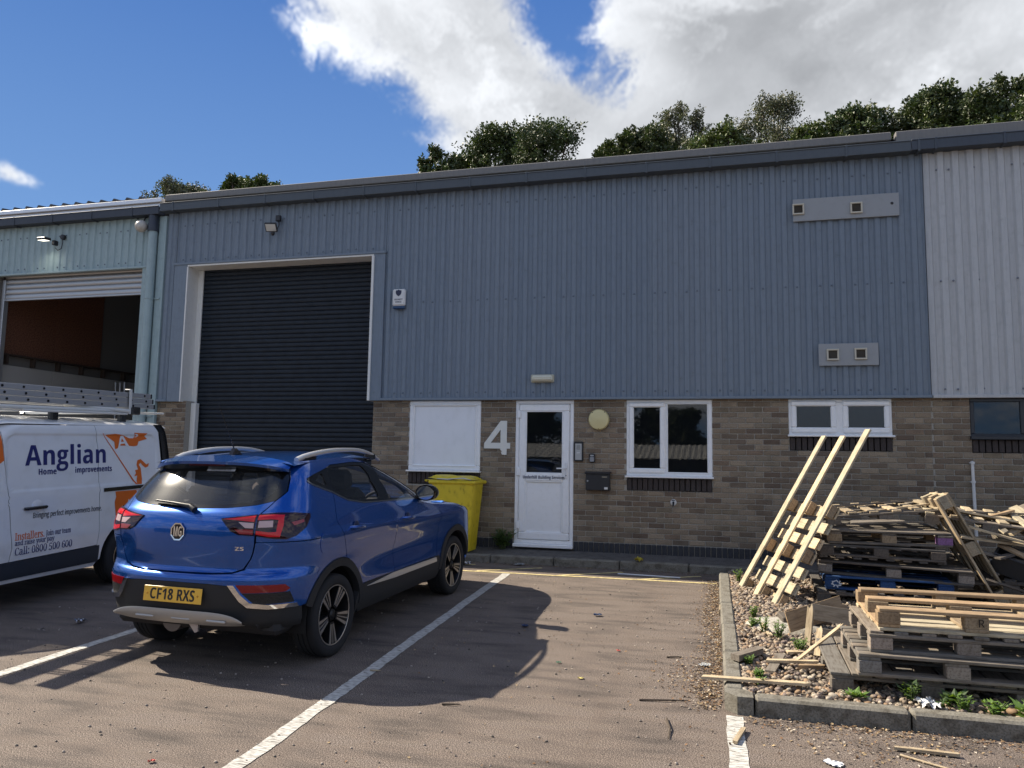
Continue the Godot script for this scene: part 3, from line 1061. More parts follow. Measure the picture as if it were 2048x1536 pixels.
	put("mezzanine_panel", mb, mat("brown_board", Color(0.24, 0.12, 0.065), 0.85), l)
	mb = MB.new()
	mb.box(Vector3(-15.5, 1.9, -5.62), Vector3(4.6, 1.5, 0.05), 0.004)
	put("lining_board", mb, boards, l)
	for k in 3:
		mb = MB.new()
		mb.tube([Vector3(-12.7 + 0.11 * k, 0.05, -2.9), Vector3(-12.95 + 0.12 * k, 3.0, -3.0)], 0.03, 8)
		put("upright_tube", mb, bare, l)
	roof = MB.new()
	var ro := MB.new()
	# ribbed roof sheet, ribs running up the slope
	var prof := [Vector2(0.0, 0.0), Vector2(0.36, 0.0), Vector2(0.46, 0.045), Vector2(0.56, 0.045), Vector2(0.68, 0.0)]
	var k0 := -22.0
	while k0 < -9.7:
		for q in prof.size():
			var a := Vector2(k0 + prof[q].x * 0.28, prof[q].y)
			var b: Vector2 = Vector2(k0 + prof[q + 1].x * 0.28, prof[q + 1].y) if q < prof.size() - 1 else Vector2(k0 + 0.28, 0.0)
			if b.x < -9.32:
				ro.quad(Vector3(a.x, 5.93 + a.y, 0.14), Vector3(b.x, 5.93 + b.y, 0.14), Vector3(b.x, 6.76 + b.y, -6.0), Vector3(a.x, 6.76 + a.y, -6.0))
				ro.quad(Vector3(a.x, 5.915, 0.141), Vector3(b.x, 5.915, 0.141), Vector3(b.x, 5.93 + b.y, 0.141), Vector3(a.x, 5.93 + a.y, 0.141))
		k0 += 0.28
	ro.quad(Vector3(-22.1, 6.76, -6.0), Vector3(-9.33, 6.76, -6.0), Vector3(-9.33, 5.9, -12.1), Vector3(-22.1, 5.9, -12.1))
	put("roof", ro, mat("roof_sheet", Color(0.06, 0.058, 0.055), 0.7), l)
	fa = MB.new()
	fa.box(Vector3(-15.7, 5.875, 0.11), Vector3(12.7, 0.075, 0.10), 0.006)
	fa.box(Vector3(-15.7, 5.80, 0.07), Vector3(12.7, 0.07, 0.08), 0.004)
	put("eaves_flashing", fa, mat("bright_flashing", Color(0.72, 0.72, 0.72), 0.3, 0.4), l)
	joints = []
	for k in 10:
		joints.append(-9.9 - k * 0.87)
	gutter_run(l, -22.0, -9.34, navy, joints, 5.60)
	# downpipe with collar and clips
	var dp := Node3D.new()
	dp.name = "downpipe"
	l.add_child(dp, true)
	mb = MB.new()
	mb.tube([Vector3(-9.50, 0.0, 0.13), Vector3(-9.50, 5.35, 0.13)], 0.075, 16)
	put("pipe", mb, teal, dp)
	mb = MB.new()
	mb.lathe([Vector2(0.0, 0.0), Vector2(0.092, 0.0), Vector2(0.092, 0.14), Vector2(0.084, 0.15), Vector2(0.084, 0.31), Vector2(0.0, 0.31)], Transform3D(Basis(), Vector3(-9.50, 5.31, 0.13)), 18)
	put("collar", mb, navy, dp)
	for y in [4.1, 2.05]:
		mb = MB.new()
		mb.lathe([Vector2(0.077, 0.0), Vector2(0.083, 0.0), Vector2(0.083, 0.03), Vector2(0.077, 0.03)], Transform3D(Basis(), Vector3(-9.50, y, 0.13)), 18, true)
		mb.box(Vector3(-9.37, y + 0.015, 0.10), Vector3(0.12, 0.025, 0.012))
		put("pipe_clip", mb, teal, dp)

# ------------------------------------------------------------------ vehicle bodies: panels cut out of one smooth skin
class BodySkin:
	# local axes: +z is the rear, x to the right, y up, origin on the ground under the rear axle.
	# Tables give, per height y: rear end zr, front end zf, half width w, length of the rear and front corners.
	var ty := []
	var tab := {}
	var nr := 2.6
	var nf := 2.4
	var bulge: Callable
	func val(key: String, y: float) -> float:
		var t: Array = tab[key]
		var k := 0
		while k < t.size() - 2 and y > t[k + 1].x:
			k += 1
		var p1: Vector2 = t[k]
		var p2: Vector2 = t[k + 1]
		var p0: Vector2 = t[maxi(k - 1, 0)]
		var p3: Vector2 = t[mini(k + 2, t.size() - 1)]
		var h := p2.x - p1.x
		var s := clampf((y - p1.x) / h, 0.0, 1.0)
		var m1 := (p2.y - p0.y) / maxf(p2.x - p0.x, 1e-5) if k > 0 else (p2.y - p1.y) / h
		var m2 := (p3.y - p1.y) / maxf(p3.x - p1.x, 1e-5) if k < t.size() - 2 else (p2.y - p1.y) / h
		var s2 := s * s
		var s3 := s2 * s
		return (2 * s3 - 3 * s2 + 1) * p1.y + (s3 - 2 * s2 + s) * h * m1 + (-2 * s3 + 3 * s2) * p2.y + (s3 - s2) * h * m2
	func pos(a: float, y: float) -> Vector3:
		var w := val("w", y)
		var zr := val("zr", y)
		var zf := val("zf", y)
		var lr := val("lr", y)
		var lf := val("lf", y)
		var p: Vector3
		if a <= 1.0:
			var t := clampf(a, 0.0, 1.0) * PI / 2
			p = Vector3(w * pow(sin(t), 2.0 / nr), y, zr - lr * (1.0 - pow(maxf(cos(t), 0.0), 2.0 / nr)))
		elif a <= 2.0:
			p = Vector3(w, y, lerpf(zr - lr, zf + lf, a - 1.0))
		else:
			var t := clampf(3.0 - a, 0.0, 1.0) * PI / 2
			p = Vector3(w * pow(sin(t), 2.0 / nf), y, zf + lf * (1.0 - pow(maxf(cos(t), 0.0), 2.0 / nf)))
		if bulge.is_valid():
			p = bulge.call(p)
		return p
	func norm(a: float, y: float) -> Vector3:
		var e := 0.004
		var a0 := maxf(a - e, 0.0)
		var du := pos(minf(a + e, 3.0), y) - pos(a0, y)
		var dy := pos(a, y + 0.004) - pos(a, y - 0.004)
		var n := du.cross(dy)
		n = n.normalized()
		if a < 0.002:
			n.x = 0.0
			n = n.normalized()
		return n
	func rx(x: float, y: float) -> Vector2:          # a point given by its distance from the middle, on the rear
		return Vector2(asin(clampf(pow(clampf(x / val("w", y), 0.0, 1.0), nr / 2.0), 0.0, 1.0)) / (PI / 2), y)
	func sz(z: float, y: float) -> Vector2:          # a point given by its z, on the side
		var d := val("zr", y) - z
		var lr := val("lr", y)
		if d < lr:
			return Vector2(acos(clampf(pow(1.0 - clampf(d / lr, 0.0, 1.0), nr / 2.0), 0.0, 1.0)) / (PI / 2), y)
		var lf := val("lf", y)
		var e := z - val("zf", y)
		if e < lf:
			return Vector2(3.0 - acos(clampf(pow(1.0 - clampf(e / lf, 0.0, 1.0), nf / 2.0), 0.0, 1.0)) / (PI / 2), y)
		return Vector2(1.0 + (val("zr", y) - lr - z) / (val("zr", y) - lr - val("zf", y) - lf), y)
	func fx(x: float, y: float) -> Vector2:          # on the front
		return Vector2(3.0 - asin(clampf(pow(clampf(x / val("w", y), 0.0, 1.0), nf / 2.0), 0.0, 1.0)) / (PI / 2), y)
	func patch(mb: MB, outer: PackedVector2Array, holes: Array, off: float, thick: float, side: int, da := 0.05, dy := 0.05) -> void:
		# side: 1 right, -1 left, 0 both
		var lo := outer[0]
		var hi := outer[0]
		for p in outer:
			lo = lo.min(p)
			hi = hi.max(p)
		var as_ := []
		var k := 0
		var x := 0.0
		while x < hi.x + 0.2:
			as_.append(x)
			x += da if x < 0.999 or x >= 1.999 else da * 0.4
		var pieces := []
		for q in as_.size() - 1:
			if as_[q + 1] <= lo.x or as_[q] >= hi.x:
				continue
			var y := floorf(lo.y / dy) * dy
			while y < hi.y:
				var cell := PackedVector2Array([Vector2(as_[q], y), Vector2(as_[q + 1], y), Vector2(as_[q + 1], y + dy), Vector2(as_[q], y + dy)])
				var got: Array = Geometry2D.intersect_polygons(cell, outer)
				for h in holes:
					var nx := []
					for g in got:
						nx.append_array(Geometry2D.clip_polygons(g, h))
					got = nx
				pieces.append_array(got)
				y += dy
		var sides := [1, -1] if side == 0 else [side]
		for s in sides:
			var cache := {}
			for pg in pieces:
				if Geometry2D.is_polygon_clockwise(pg):
					continue
				var ix := Geometry2D.triangulate_polygon(pg)
				var ids := []
				for p in pg:
					var key := Vector2i(roundi(p.x * 20000.0), roundi(p.y * 20000.0))
					if not cache.has(key):
						var n := norm(p.x, p.y)
						var w := pos(p.x, p.y) + n * off
						cache[key] = mb.vert(Vector3(w.x * s, w.y, w.z), Vector3(n.x * s, n.y, n.z))
					ids.append(cache[key])
				for t in range(0, ix.size(), 3):
					var pa: Vector2 = pg[ix[t]]
					var pb: Vector2 = pg[ix[t + 1]]
					var pc: Vector2 = pg[ix[t + 2]]
					var ccw := (pb - pa).cross(pc - pa) > 0.0
					# with a to the front and y up the skin is seen mirrored from outside on the right
					if ccw != (s > 0):
						mb.i.append_array([ids[ix[t]], ids[ix[t + 1]], ids[ix[t + 2]]])
					else:
						mb.i.append_array([ids[ix[t]], ids[ix[t + 2]], ids[ix[t + 1]]])
			if thick > 0.0:
				var loops := [outer]
				loops.append_array(holes)
				for li in loops.size():
					var lp: PackedVector2Array = loops[li]
					for q in lp.size():
						var a: Vector2 = lp[q]
						var b: Vector2 = lp[(q + 1) % lp.size()]
						if a.x < 0.003 and b.x < 0.003:
							continue
						var m := maxi(1, int(ceil((b - a).length() / 0.06)))
						for e in m:
							var p := a.lerp(b, float(e) / m)
							var r := a.lerp(b, float(e + 1) / m)
							var np := norm(p.x, p.y)
							var nn := norm(r.x, r.y)
							var p0 := pos(p.x, p.y) + np * off
							var r0 := pos(r.x, r.y) + nn * off
							var p1 := p0 - np * thick
							var r1 := r0 - nn * thick
							var fl := Vector3(s, 1, 1)
							mb.quad(p0 * fl, r0 * fl, r1 * fl, p1 * fl)

func even(s: BodySkin, pts: Array) -> PackedVector2Array:
	# like dense(), but edges between points on the side run straight in height and length
	var o := PackedVector2Array()
	for k in pts.size():
		var a: Vector2 = pts[k]
		var b: Vector2 = pts[(k + 1) % pts.size()]
		var pa := s.pos(a.x, a.y)
		var pb := s.pos(b.x, b.y)
		var m := maxi(1, int(ceil(pa.distance_to(pb) / 0.04)))
		for e in m:
			if a.x > 0.9 and b.x > 0.9 and a.x < 2.4 and b.x < 2.4 and e > 0:
				o.append(s.sz(lerpf(pa.z, pb.z, float(e) / m), lerpf(a.y, b.y, float(e) / m)))
			else:
				o.append(a.lerp(b, float(e) / m))
	return o

func dense(pts: Array, closed := true, step := 0.03) -> PackedVector2Array:
	var o := PackedVector2Array()
	for k in pts.size() - (0 if closed else 1):
		var a: Vector2 = pts[k]
		var b: Vector2 = pts[(k + 1) % pts.size()]
		var m := maxi(1, int(ceil((b - a).length() / step)))
		for e in m:
			o.append(a.lerp(b, float(e) / m))
	return o

func arc_pts(s: BodySkin, cz: float, cy: float, r: float, a0: float, a1: float, n := 14) -> Array:
	# points of a wheel arch on the side; angles in degrees, 0 towards +z, 90 up
	var o := []
	for k in n + 1:
		var a := deg_to_rad(lerpf(a0, a1, float(k) / n))
		o.append(s.sz(cz + r * cos(a), cy + r * sin(a)))
	return o

func make_wheel(parent: Node3D, where: Vector3, out: float, tyre_r: float, rim_r: float, width: float, machined: bool) -> void:
	# out: +1 when the outer face looks along +x
	var w := Node3D.new()
	w.name = "wheel"
	parent.add_child(w, true)
	w.transform = Transform3D(Basis(Vector3.BACK, -PI / 2 * out), where)      # local y points outwards
	var rubber := mat("tyre_rubber", Color(0.014, 0.014, 0.015), 0.85)
	var mb := MB.new()
	var h := width * 0.5
	mb.lathe([Vector2(rim_r * 0.96, -h * 0.8), Vector2(rim_r * 1.05, -h * 0.97), Vector2(tyre_r * 0.93, -h), Vector2(tyre_r * 0.985, -h * 0.86), Vector2(tyre_r, -h * 0.6), Vector2(tyre_r, -h * 0.42), Vector2(tyre_r - 0.008, -h * 0.40), Vector2(tyre_r - 0.008, -h * 0.34), Vector2(tyre_r, -h * 0.32), Vector2(tyre_r, -h * 0.05), Vector2(tyre_r - 0.008, -h * 0.04), Vector2(tyre_r - 0.008, h * 0.04), Vector2(tyre_r, h * 0.05), Vector2(tyre_r, h * 0.32), Vector2(tyre_r - 0.008, h * 0.34), Vector2(tyre_r - 0.008, h * 0.40), Vector2(tyre_r, h * 0.42), Vector2(tyre_r, h * 0.6), Vector2(tyre_r * 0.985, h * 0.86), Vector2(tyre_r * 0.93, h), Vector2(rim_r * 1.12, h * 1.0), Vector2(rim_r * 1.05, h * 0.96), Vector2(rim_r * 0.97, h * 0.80)], Transform3D(), 44)
	put("tyre", mb, rubber, w)
	mb = MB.new()
	mb.lathe([Vector2(rim_r * 0.90, -h * 0.9), Vector2(rim_r * 0.97, h * 0.62), Vector2(rim_r * 1.0, h * 0.80), Vector2(rim_r * 1.0, h * 0.88), Vector2(rim_r * 0.965, h * 0.90), Vector2(rim_r * 0.955, h * 0.84), Vector2(rim_r * 0.90, h * 0.3), Vector2(rim_r * 0.86, -h * 0.85)], Transform3D(), 44)
	var alloy := mat("wheel_black", Color(0.015, 0.015, 0.016), 0.35, 0.4)
	var face := mat("wheel_machined", Color(0.55, 0.53, 0.50), 0.3, 0.9)
	put("rim", mb, alloy, w)
	mb = MB.new()
	mb.lathe([Vector2(rim_r * 1.0, h * 0.885), Vector2(rim_r * 0.995, h * 0.905), Vector2(rim_r * 0.968, h * 0.905), Vector2(rim_r * 0.960, h * 0.89)], Transform3D(), 44)
	put("rim_edge", mb, face, w)
	mb = MB.new()
	mb.lathe([Vector2(0.0, -h * 0.1), Vector2(rim_r * 0.62, -h * 0.1), Vector2(rim_r * 0.62, -h * 0.02), Vector2(0.0, -h * 0.02)], Transform3D(), 28, true)
	put("brake_disc", mb, mat("brake_steel", Color(0.10, 0.10, 0.10), 0.5, 0.6), w)
	mb = MB.new()
	mb.lathe([Vector2(rim_r * 0.20, -h * 0.1), Vector2(rim_r * 0.19, h * 0.72), Vector2(rim_r * 0.14, h * 0.76), Vector2(rim_r * 0.125, h * 0.80), Vector2(0.0, h * 0.82)], Transform3D(), 20)
	put("hub_cap", mb, alloy, w)
	for k in 5:
		var t := Transform3D(Basis(Vector3.UP, TAU * k / 5.0 + (0.31 if machined else 0.0)), Vector3.ZERO)
		mb = MB.new()
		# dark spoke body, broad at the rim
		var o := [Vector3(-0.028, h * 0.70, 0.06), Vector3(0.028, h * 0.70, 0.06), Vector3(0.062, h * 0.80, rim_r * 0.97), Vector3(-0.062, h * 0.80, rim_r * 0.97)]
		var u := []
		for q in o:
			u.append(t * (q - Vector3(0, h * 0.45, 0)))
		for q in 4:
			o[q] = t * o[q]
		mb.edge(o[0], o[1], o[2], o[3], t.basis.y)
		for q in 4:
			var nx := (q + 1) % 4
			mb.edge(o[q], o[nx], u[nx], u[q], (o[q] + o[nx]) * 0.5 - (o[0] + o[1] + o[2] + o[3]) * 0.25)
		var sp := put("spoke", mb, alloy, w)
		if machined:
			mb = MB.new()
			for s in [-1.0, 0.0, 1.0]:
				var wd := 0.0035 if s == 0.0 else 0.009
				var a0 := Vector3(s * 0.017, h * 0.715, 0.075)
				var a1 := Vector3(s * 0.046, h * 0.815, rim_r * 0.965)
				var e := Vector3(wd, 0, 0)
				var g := Vector3(0, 0.003, 0)
				mb.edge(t * (a0 - e * 0.6 + g), t * (a0 + e * 0.6 + g), t * (a1 + e * 1.5 + g), t * (a1 - e * 1.5 + g), t.basis.y)
				mb.edge(t * (a0 - e * 0.6 + g), t * (a1 - e * 1.5 + g), t * (a1 - e * 1.5 - g), t * (a0 - e * 0.6 - g), -t.basis.x)
				mb.edge(t * (a0 + e * 0.6 + g), t * (a1 + e * 1.5 + g), t * (a1 + e * 1.5 - g), t * (a0 + e * 0.6 - g), t.basis.x)
			put("spoke_face", mb, face, w)

func rounded_seat(parent: Node3D, called: String, ce: Vector3, size: Vector3, lean: float, m: Material) -> void:
	var mb := MB.new()
	mb.box(ce, size, minf(size.x, minf(size.y, size.z)) * 0.38, Basis(Vector3.RIGHT, lean))
	put(called, mb, m, parent)

func build_car() -> void:
	var car := thing("parked_car", "blue compact crossover car with silver roof rails parked beside the white van", "car", Transform3D(Basis(Vector3.UP, -0.0433) * Basis(Vector3.RIGHT, 0.0321), Vector3(-3.848, -0.1955, 5.295)))
	var paint := mat("blue_car_paint", Color(0.002, 0.074, 0.34), 0.26, 0.65)
	paint.clearcoat_enabled = true
	paint.clearcoat = 1.0
	paint.clearcoat_roughness = 0.035
	var black := mat("gloss_black", Color(0.008, 0.008, 0.009), 0.12)
	var grey := mat("grey_plastic", Color(0.016, 0.017, 0.019), 0.7)
	var silver := mat("satin_silver", Color(0.62, 0.61, 0.58), 0.36, 0.6)
	var chrome := mat("chrome", Color(0.78, 0.78, 0.78), 0.06, 1.0)
	var glass := glass_mat("car_glass", Color(0.012, 0.014, 0.016), 0.24)
	var rear_glass := glass_mat("car_rear_glass", Color(0.03, 0.033, 0.035), 0.42)
	rear_glass.roughness = 0.11
	var cabin := mat("cabin_trim", Color(0.020, 0.020, 0.022), 0.8)
	var s := BodySkin.new()
	s.tab = {
		"zr": [Vector2(0.20, 0.56), Vector2(0.30, 0.68), Vector2(0.37, 0.765), Vector2(0.48, 0.80), Vector2(0.60, 0.820), Vector2(0.69, 0.828), Vector2(0.735, 0.818), Vector2(0.76, 0.786), Vector2(0.80, 0.784), Vector2(0.88, 0.798), Vector2(0.98, 0.802), Vector2(1.08, 0.796), Vector2(1.145, 0.782), Vector2(1.165, 0.770), Vector2(1.21, 0.722), Vector2(1.30, 0.638), Vector2(1.40, 0.545), Vector2(1.50, 0.445), Vector2(1.56, 0.375), Vector2(1.62, 0.28)],
		"zf": [Vector2(0.20, -3.30), Vector2(0.40, -3.46), Vector2(0.60, -3.48), Vector2(0.80, -3.46), Vector2(0.95, -3.34), Vector2(1.02, -3.0), Vector2(1.08, -2.25), Vector2(1.20, -2.0), Vector2(1.35, -1.66), Vector2(1.50, -1.25), Vector2(1.58, -0.98), Vector2(1.62, -0.8)],
		"w": [Vector2(0.20, 0.80), Vector2(0.32, 0.865), Vector2(0.45, 0.888), Vector2(0.60, 0.893), Vector2(0.75, 0.898), Vector2(0.88, 0.906), Vector2(0.96, 0.910), Vector2(1.02, 0.900), Vector2(1.10, 0.880), Vector2(1.18, 0.855), Vector2(1.30, 0.802), Vector2(1.42, 0.742), Vector2(1.52, 0.682), Vector2(1.58, 0.625), Vector2(1.62, 0.56)],
		"lr": [Vector2(0.20, 0.60), Vector2(0.70, 0.60), Vector2(0.95, 0.56), Vector2(1.20, 0.50), Vector2(1.40, 0.42), Vector2(1.62, 0.38)],
		"lf": [Vector2(0.20, 0.55), Vector2(0.95, 0.65), Vector2(1.05, 0.60), Vector2(1.62, 0.45)],
	}
	s.nr = 2.75
	s.nf = 2.4
	s.bulge = func(p: Vector3) -> Vector3:
		# waist hollow on the doors, haunches over the wheels
		var side := smoothstep(0.80, 0.88, absf(p.x) + 0.0)
		var hollow := exp(-pow((p.y - 0.70) / 0.13, 2.0)) * exp(-pow((p.z + 1.25) / 0.85, 2.0))
		var haunch := exp(-pow((p.y - 0.88) / 0.16, 2.0)) * (exp(-pow((p.z + 0.02) / 0.42, 2.0)) + exp(-pow((p.z + 2.6) / 0.45, 2.0)))
		var crease := exp(-pow((p.y - 0.985 - 0.03 * p.z) / 0.030, 2.0)) * smoothstep(0.6, 0.2, p.z)
		var q := p
		q.x += side * (-0.030 * hollow + 0.012 * haunch + 0.008 * crease)
		# scoop below the tail lamps
		var sc := exp(-pow((p.y - 0.90) / 0.07, 2.0)) * smoothstep(0.36, 0.60, absf(p.x)) * smoothstep(0.15, 0.45, p.z)
		q.z -= 0.018 * sc
		return q
	var edge_y := func(z: float) -> float:
		return 1.577 - 0.040 * pow(clampf((z + 0.5) / 0.8, 0.0, 1.2), 2.0) - 0.070 * pow(clampf((-0.7 - z) / 0.6, 0.0, 1.0), 2.0)
	var R := func(x, y): return s.rx(x, y)
	var S := func(z, y): return s.sz(z, y)
	var mb := MB.new()
	# tailgate
	var tg := dense([R.call(0.0, 0.752), R.call(0.30, 0.754), R.call(0.45, 0.762), R.call(0.525, 0.785), R.call(0.575, 0.86), R.call(0.607, 0.97), R.call(0.612, 1.10), R.call(0.612, 1.19), R.call(0.655, 1.272), R.call(0.55, 1.243), R.call(0.35, 1.222), R.call(0.0, 1.212)])
	s.patch(mb, tg, [], 0.0, 0.02, 0)
	var gate := put("tailgate", mb, paint, car)
	# rear screen: black surround and glass
	var scr := dense([R.call(0.0, 1.215), R.call(0.35, 1.225), R.call(0.55, 1.246), R.call(0.655, 1.275), R.call(0.690, 1.34), R.call(0.650, 1.44), R.call(0.605, 1.505), R.call(0.54, 1.535), R.call(0.0, 1.535)])
	var lite := dense([R.call(0.0, 1.238), R.call(0.35, 1.248), R.call(0.52, 1.268), R.call(0.60, 1.305), R.call(0.625, 1.36), R.call(0.60, 1.445), R.call(0.56, 1.478), R.call(0.0, 1.488)])
	# holes that touch the middle line are cut a little beyond it
	var lite_cut := PackedVector2Array(lite)
	for k in lite_cut.size():
		if lite_cut[k].x < 0.004:
			lite_cut[k].x = -0.02
	mb = MB.new()
	s.patch(mb, scr, [lite_cut], 0.0, 0.012, 0)
	var sur := put("rear_screen_surround", mb, black, car)
	mb = MB.new()
	s.patch(mb, lite, [], -0.001, 0.0, 0)
	put("rear_screen", mb, rear_glass, car)
	# rear quarter and roof side frame around the side windows
	for sd in [1, -1]:
		var arch := arc_pts(s, 0.0, 0.33, 0.455, 105, 42, 8)
		var q := [R.call(0.622, 0.985), R.call(0.622, 1.19), R.call(0.662, 1.272), R.call(0.697, 1.34), R.call(0.657, 1.442), R.call(0.612, 1.508), R.call(0.56, 1.54), S.call(0.20, 1.558), S.call(-0.10, 1.574), S.call(-0.55, 1.578), S.call(-0.95, 1.566), S.call(-1.18, 1.53), S.call(-1.45, 1.42), S.call(-1.75, 1.27), S.call(-2.00, 1.13), S.call(-1.84, 1.135), S.call(-1.62, 1.27), S.call(-1.38, 1.39), S.call(-1.14, 1.49), S.call(-0.98, 1.523), S.call(-0.60, 1.54), S.call(-0.20, 1.526), S.call(0.06, 1.470), S.call(0.235, 1.428), S.call(0.232, 1.408), S.call(-0.043, 1.310), S.call(-0.02, 1.22), S.call(0.012, 1.13), S.call(-0.015, 1.0), S.call(-0.075, 0.87)]
		q.append_array(arch)
		q.append_array([S.call(0.315, 0.72), S.call(0.29, 0.985), S.call(0.40, 0.98)])
		mb = MB.new()
		s.patch(mb, dense(q), [], 0.0, 0.018, sd)
		put("quarter_panel", mb, paint, car)
		# doors
		var da := arc_pts(s, 0.0, 0.33, 0.455, 160, 106, 8)
		q = [S.call(-0.049, 1.303), S.call(-0.235, 1.228), S.call(-0.5, 1.186), S.call(-0.93, 1.170), S.call(-0.985, 1.0), S.call(-1.05, 0.82), S.call(-1.05, 0.505), S.call(-0.44, 0.505)]
		q.append_array(da)
		q.append_array([S.call(-0.082, 0.87), S.call(-0.022, 1.0), S.call(0.005, 1.13), S.call(-0.027, 1.22)])
		mb = MB.new()
		s.patch(mb, dense(q), [], 0.0, 0.02, sd)
		var rd := put("rear_door", mb, paint, car)
		q = [S.call(-0.937, 1.170), S.call(-1.3, 1.155), S.call(-1.84, 1.128), S.call(-2.02, 1.0), S.call(-2.07, 0.82), S.call(-2.06, 0.505), S.call(-1.057, 0.505), S.call(-1.057, 0.82), S.call(-0.992, 1.0)]
		mb = MB.new()
		s.patch(mb, dense(q), [], 0.0, 0.02, sd)
		var fd := put("front_door", mb, paint, car)
		for hd in [[rd, -0.26, 1.005], [fd, -1.28, 0.985]]:
			mb = MB.new()
			var w0: Vector3 = s.pos(s.sz(hd[1], hd[2]).x, hd[2])
			mb.tube([Vector3((w0.x - 0.01) * sd, hd[2] + 0.004, hd[1] + 0.10), Vector3((w0.x + 0.028) * sd, hd[2] + 0.004, hd[1] + 0.085), Vector3((w0.x + 0.034) * sd, hd[2], hd[1]), Vector3((w0.x + 0.028) * sd, hd[2] - 0.002, hd[1] - 0.085), Vector3((w0.x - 0.01) * sd, hd[2] - 0.002, hd[1] - 0.10)], [0.012, 0.017, 0.018, 0.017, 0.012], 10)
			put("door_handle", mb, paint, hd[0])
			mb = MB.new()
			mb.lathe([Vector2(0.0, 0.0), Vector2(0.05, 0.0), Vector2(0.046, 0.004), Vector2(0.0, 0.0045)], Transform3D(Basis(Vector3.BACK, -PI / 2 * sd), Vector3((w0.x - 0.0005) * sd, hd[2], hd[1])), 20)
			put("handle_cup", mb, mat("blue_cup", Color(0.004, 0.012, 0.05), 0.3), hd[0])
		# front wing
		var fa := arc_pts(s, -2.585, 0.33, 0.455, 18, 165, 18)
		q = []
		q.append_array(fa)
		q.append_array([S.call(-3.06, 0.50), S.call(-3.25, 0.60), S.call(-3.22, 0.80), S.call(-3.0, 0.93), S.call(-2.7, 0.985), S.call(-2.2, 1.055), S.call(-1.97, 1.11), S.call(-1.85, 1.122), S.call(-2.028, 1.0), S.call(-2.078, 0.82), S.call(-2.07, 0.505)])
		mb = MB.new()
		s.patch(mb, dense(q), [], 0.0, 0.02, sd)
		put("front_wing", mb, paint, car)
		# headlamp
		q = [S.call(-3.02, 0.925), S.call(-3.23, 0.80), S.call(-3.25, 0.74), s.fx(0.55, 0.76), s.fx(0.50, 0.84), S.call(-3.2, 0.90)]
		mb = MB.new()
		s.patch(mb, dense(q), [], 0.004, 0.03, sd)
		put("headlamp", mb, mat("headlamp_lens", Color(0.45, 0.47, 0.50), 0.08, 0.3), car)
		# black frame of the side windows with three panes
		var dlo := dense([S.call(0.228, 1.411), S.call(0.215, 1.429), S.call(0.05, 1.468), S.call(-0.20, 1.522), S.call(-0.60, 1.536), S.call(-0.98, 1.519), S.call(-1.14, 1.486), S.call(-1.38, 1.386), S.call(-1.62, 1.266), S.call(-1.83, 1.140), S.call(-1.3, 1.162), S.call(-0.93, 1.178), S.call(-0.5, 1.194), S.call(-0.235, 1.236), S.call(-0.045, 1.315)])
		var quarter := dense([S.call(0.135, 1.408), S.call(0.01, 1.362), S.call(-0.012, 1.375), S.call(-0.012, 1.452), S.call(0.01, 1.462), S.call(0.07, 1.442)])
		var pane_r := dense([S.call(-0.095, 1.318), S.call(-0.24, 1.256), S.call(-0.48, 1.216), S.call(-0.80, 1.202), S.call(-0.77, 1.36), S.call(-0.71, 1.505), S.call(-0.55, 1.513), S.call(-0.19, 1.500), S.call(-0.115, 1.475)])
		var pane_f := dense([S.call(-0.985, 1.190), S.call(-1.30, 1.178), S.call(-1.70, 1.160), S.call(-1.76, 1.168), S.call(-1.60, 1.258), S.call(-1.36, 1.372), S.call(-1.13, 1.464), S.call(-0.96, 1.496), S.call(-0.89, 1.498), S.call(-0.94, 1.36)])
		mb = MB.new()
		s.patch(mb, dlo, [quarter, pane_r, pane_f], -0.004, 0.02, sd)
		var fr := put("side_window_frame", mb, black, car)
		for pq in [quarter, pane_r, pane_f]:
			mb = MB.new()
			s.patch(mb, pq, [], -0.010, 0.0, sd)
			put("side_window", mb, glass, car)
		# bright strip under the windows
		mb = MB.new()
		s.patch(mb, dense([S.call(0.240, 1.416), S.call(-0.042, 1.314), S.call(-0.235, 1.235), S.call(-0.5, 1.193), S.call(-0.93, 1.177), S.call(-1.3, 1.161), S.call(-1.84, 1.138), S.call(-1.84, 1.130), S.call(-1.3, 1.151), S.call(-0.93, 1.167), S.call(-0.5, 1.182), S.call(-0.235, 1.224), S.call(-0.038, 1.302), S.call(0.248, 1.404)], true, 0.02), [], 0.005, 0.008, sd)
		put("waist_strip", mb, mat("dull_chrome", Color(0.22, 0.22, 0.22), 0.25, 0.9), car)
		# wheel arch mouldings and sill
		for c in [[0.0, 20.0, 178.0], [-2.585, 2.0, 172.0]]:
			var outer := arc_pts(s, c[0], 0.33, 0.450, c[1], c[2], 26)
			var inner := arc_pts(s, c[0], 0.33, 0.385, c[2], c[1], 26)
			outer.append_array(inner)
			mb = MB.new()
			s.patch(mb, PackedVector2Array(outer), [], 0.010, 0.06, sd)
			put("arch_moulding", mb, grey, car)
			mb = MB.new()
			for e in 20:
				var a0 := deg_to_rad(-10.0 + 200.0 * e / 20.0)
				var a1 := deg_to_rad(-10.0 + 200.0 * (e + 1) / 20.0)
				var p0 := Vector3(0.86 * sd, 0.33 + 0.40 * sin(a0), c[0] + 0.40 * cos(a0))
				var p1 := Vector3(0.86 * sd, 0.33 + 0.40 * sin(a1), c[0] + 0.40 * cos(a1))
				var q0 := Vector3(0.50 * sd, p0.y, p0.z)
				var q1 := Vector3(0.50 * sd, p1.y, p1.z)
				mb.edge(p0, p1, q1, q0, Vector3(0, 0.33, c[0]) - Vector3(0, p0.y, p0.z))
			put("wheel_arch_liner", mb, mat("liner_black", Color(0.008, 0.008, 0.008), 0.9), car)
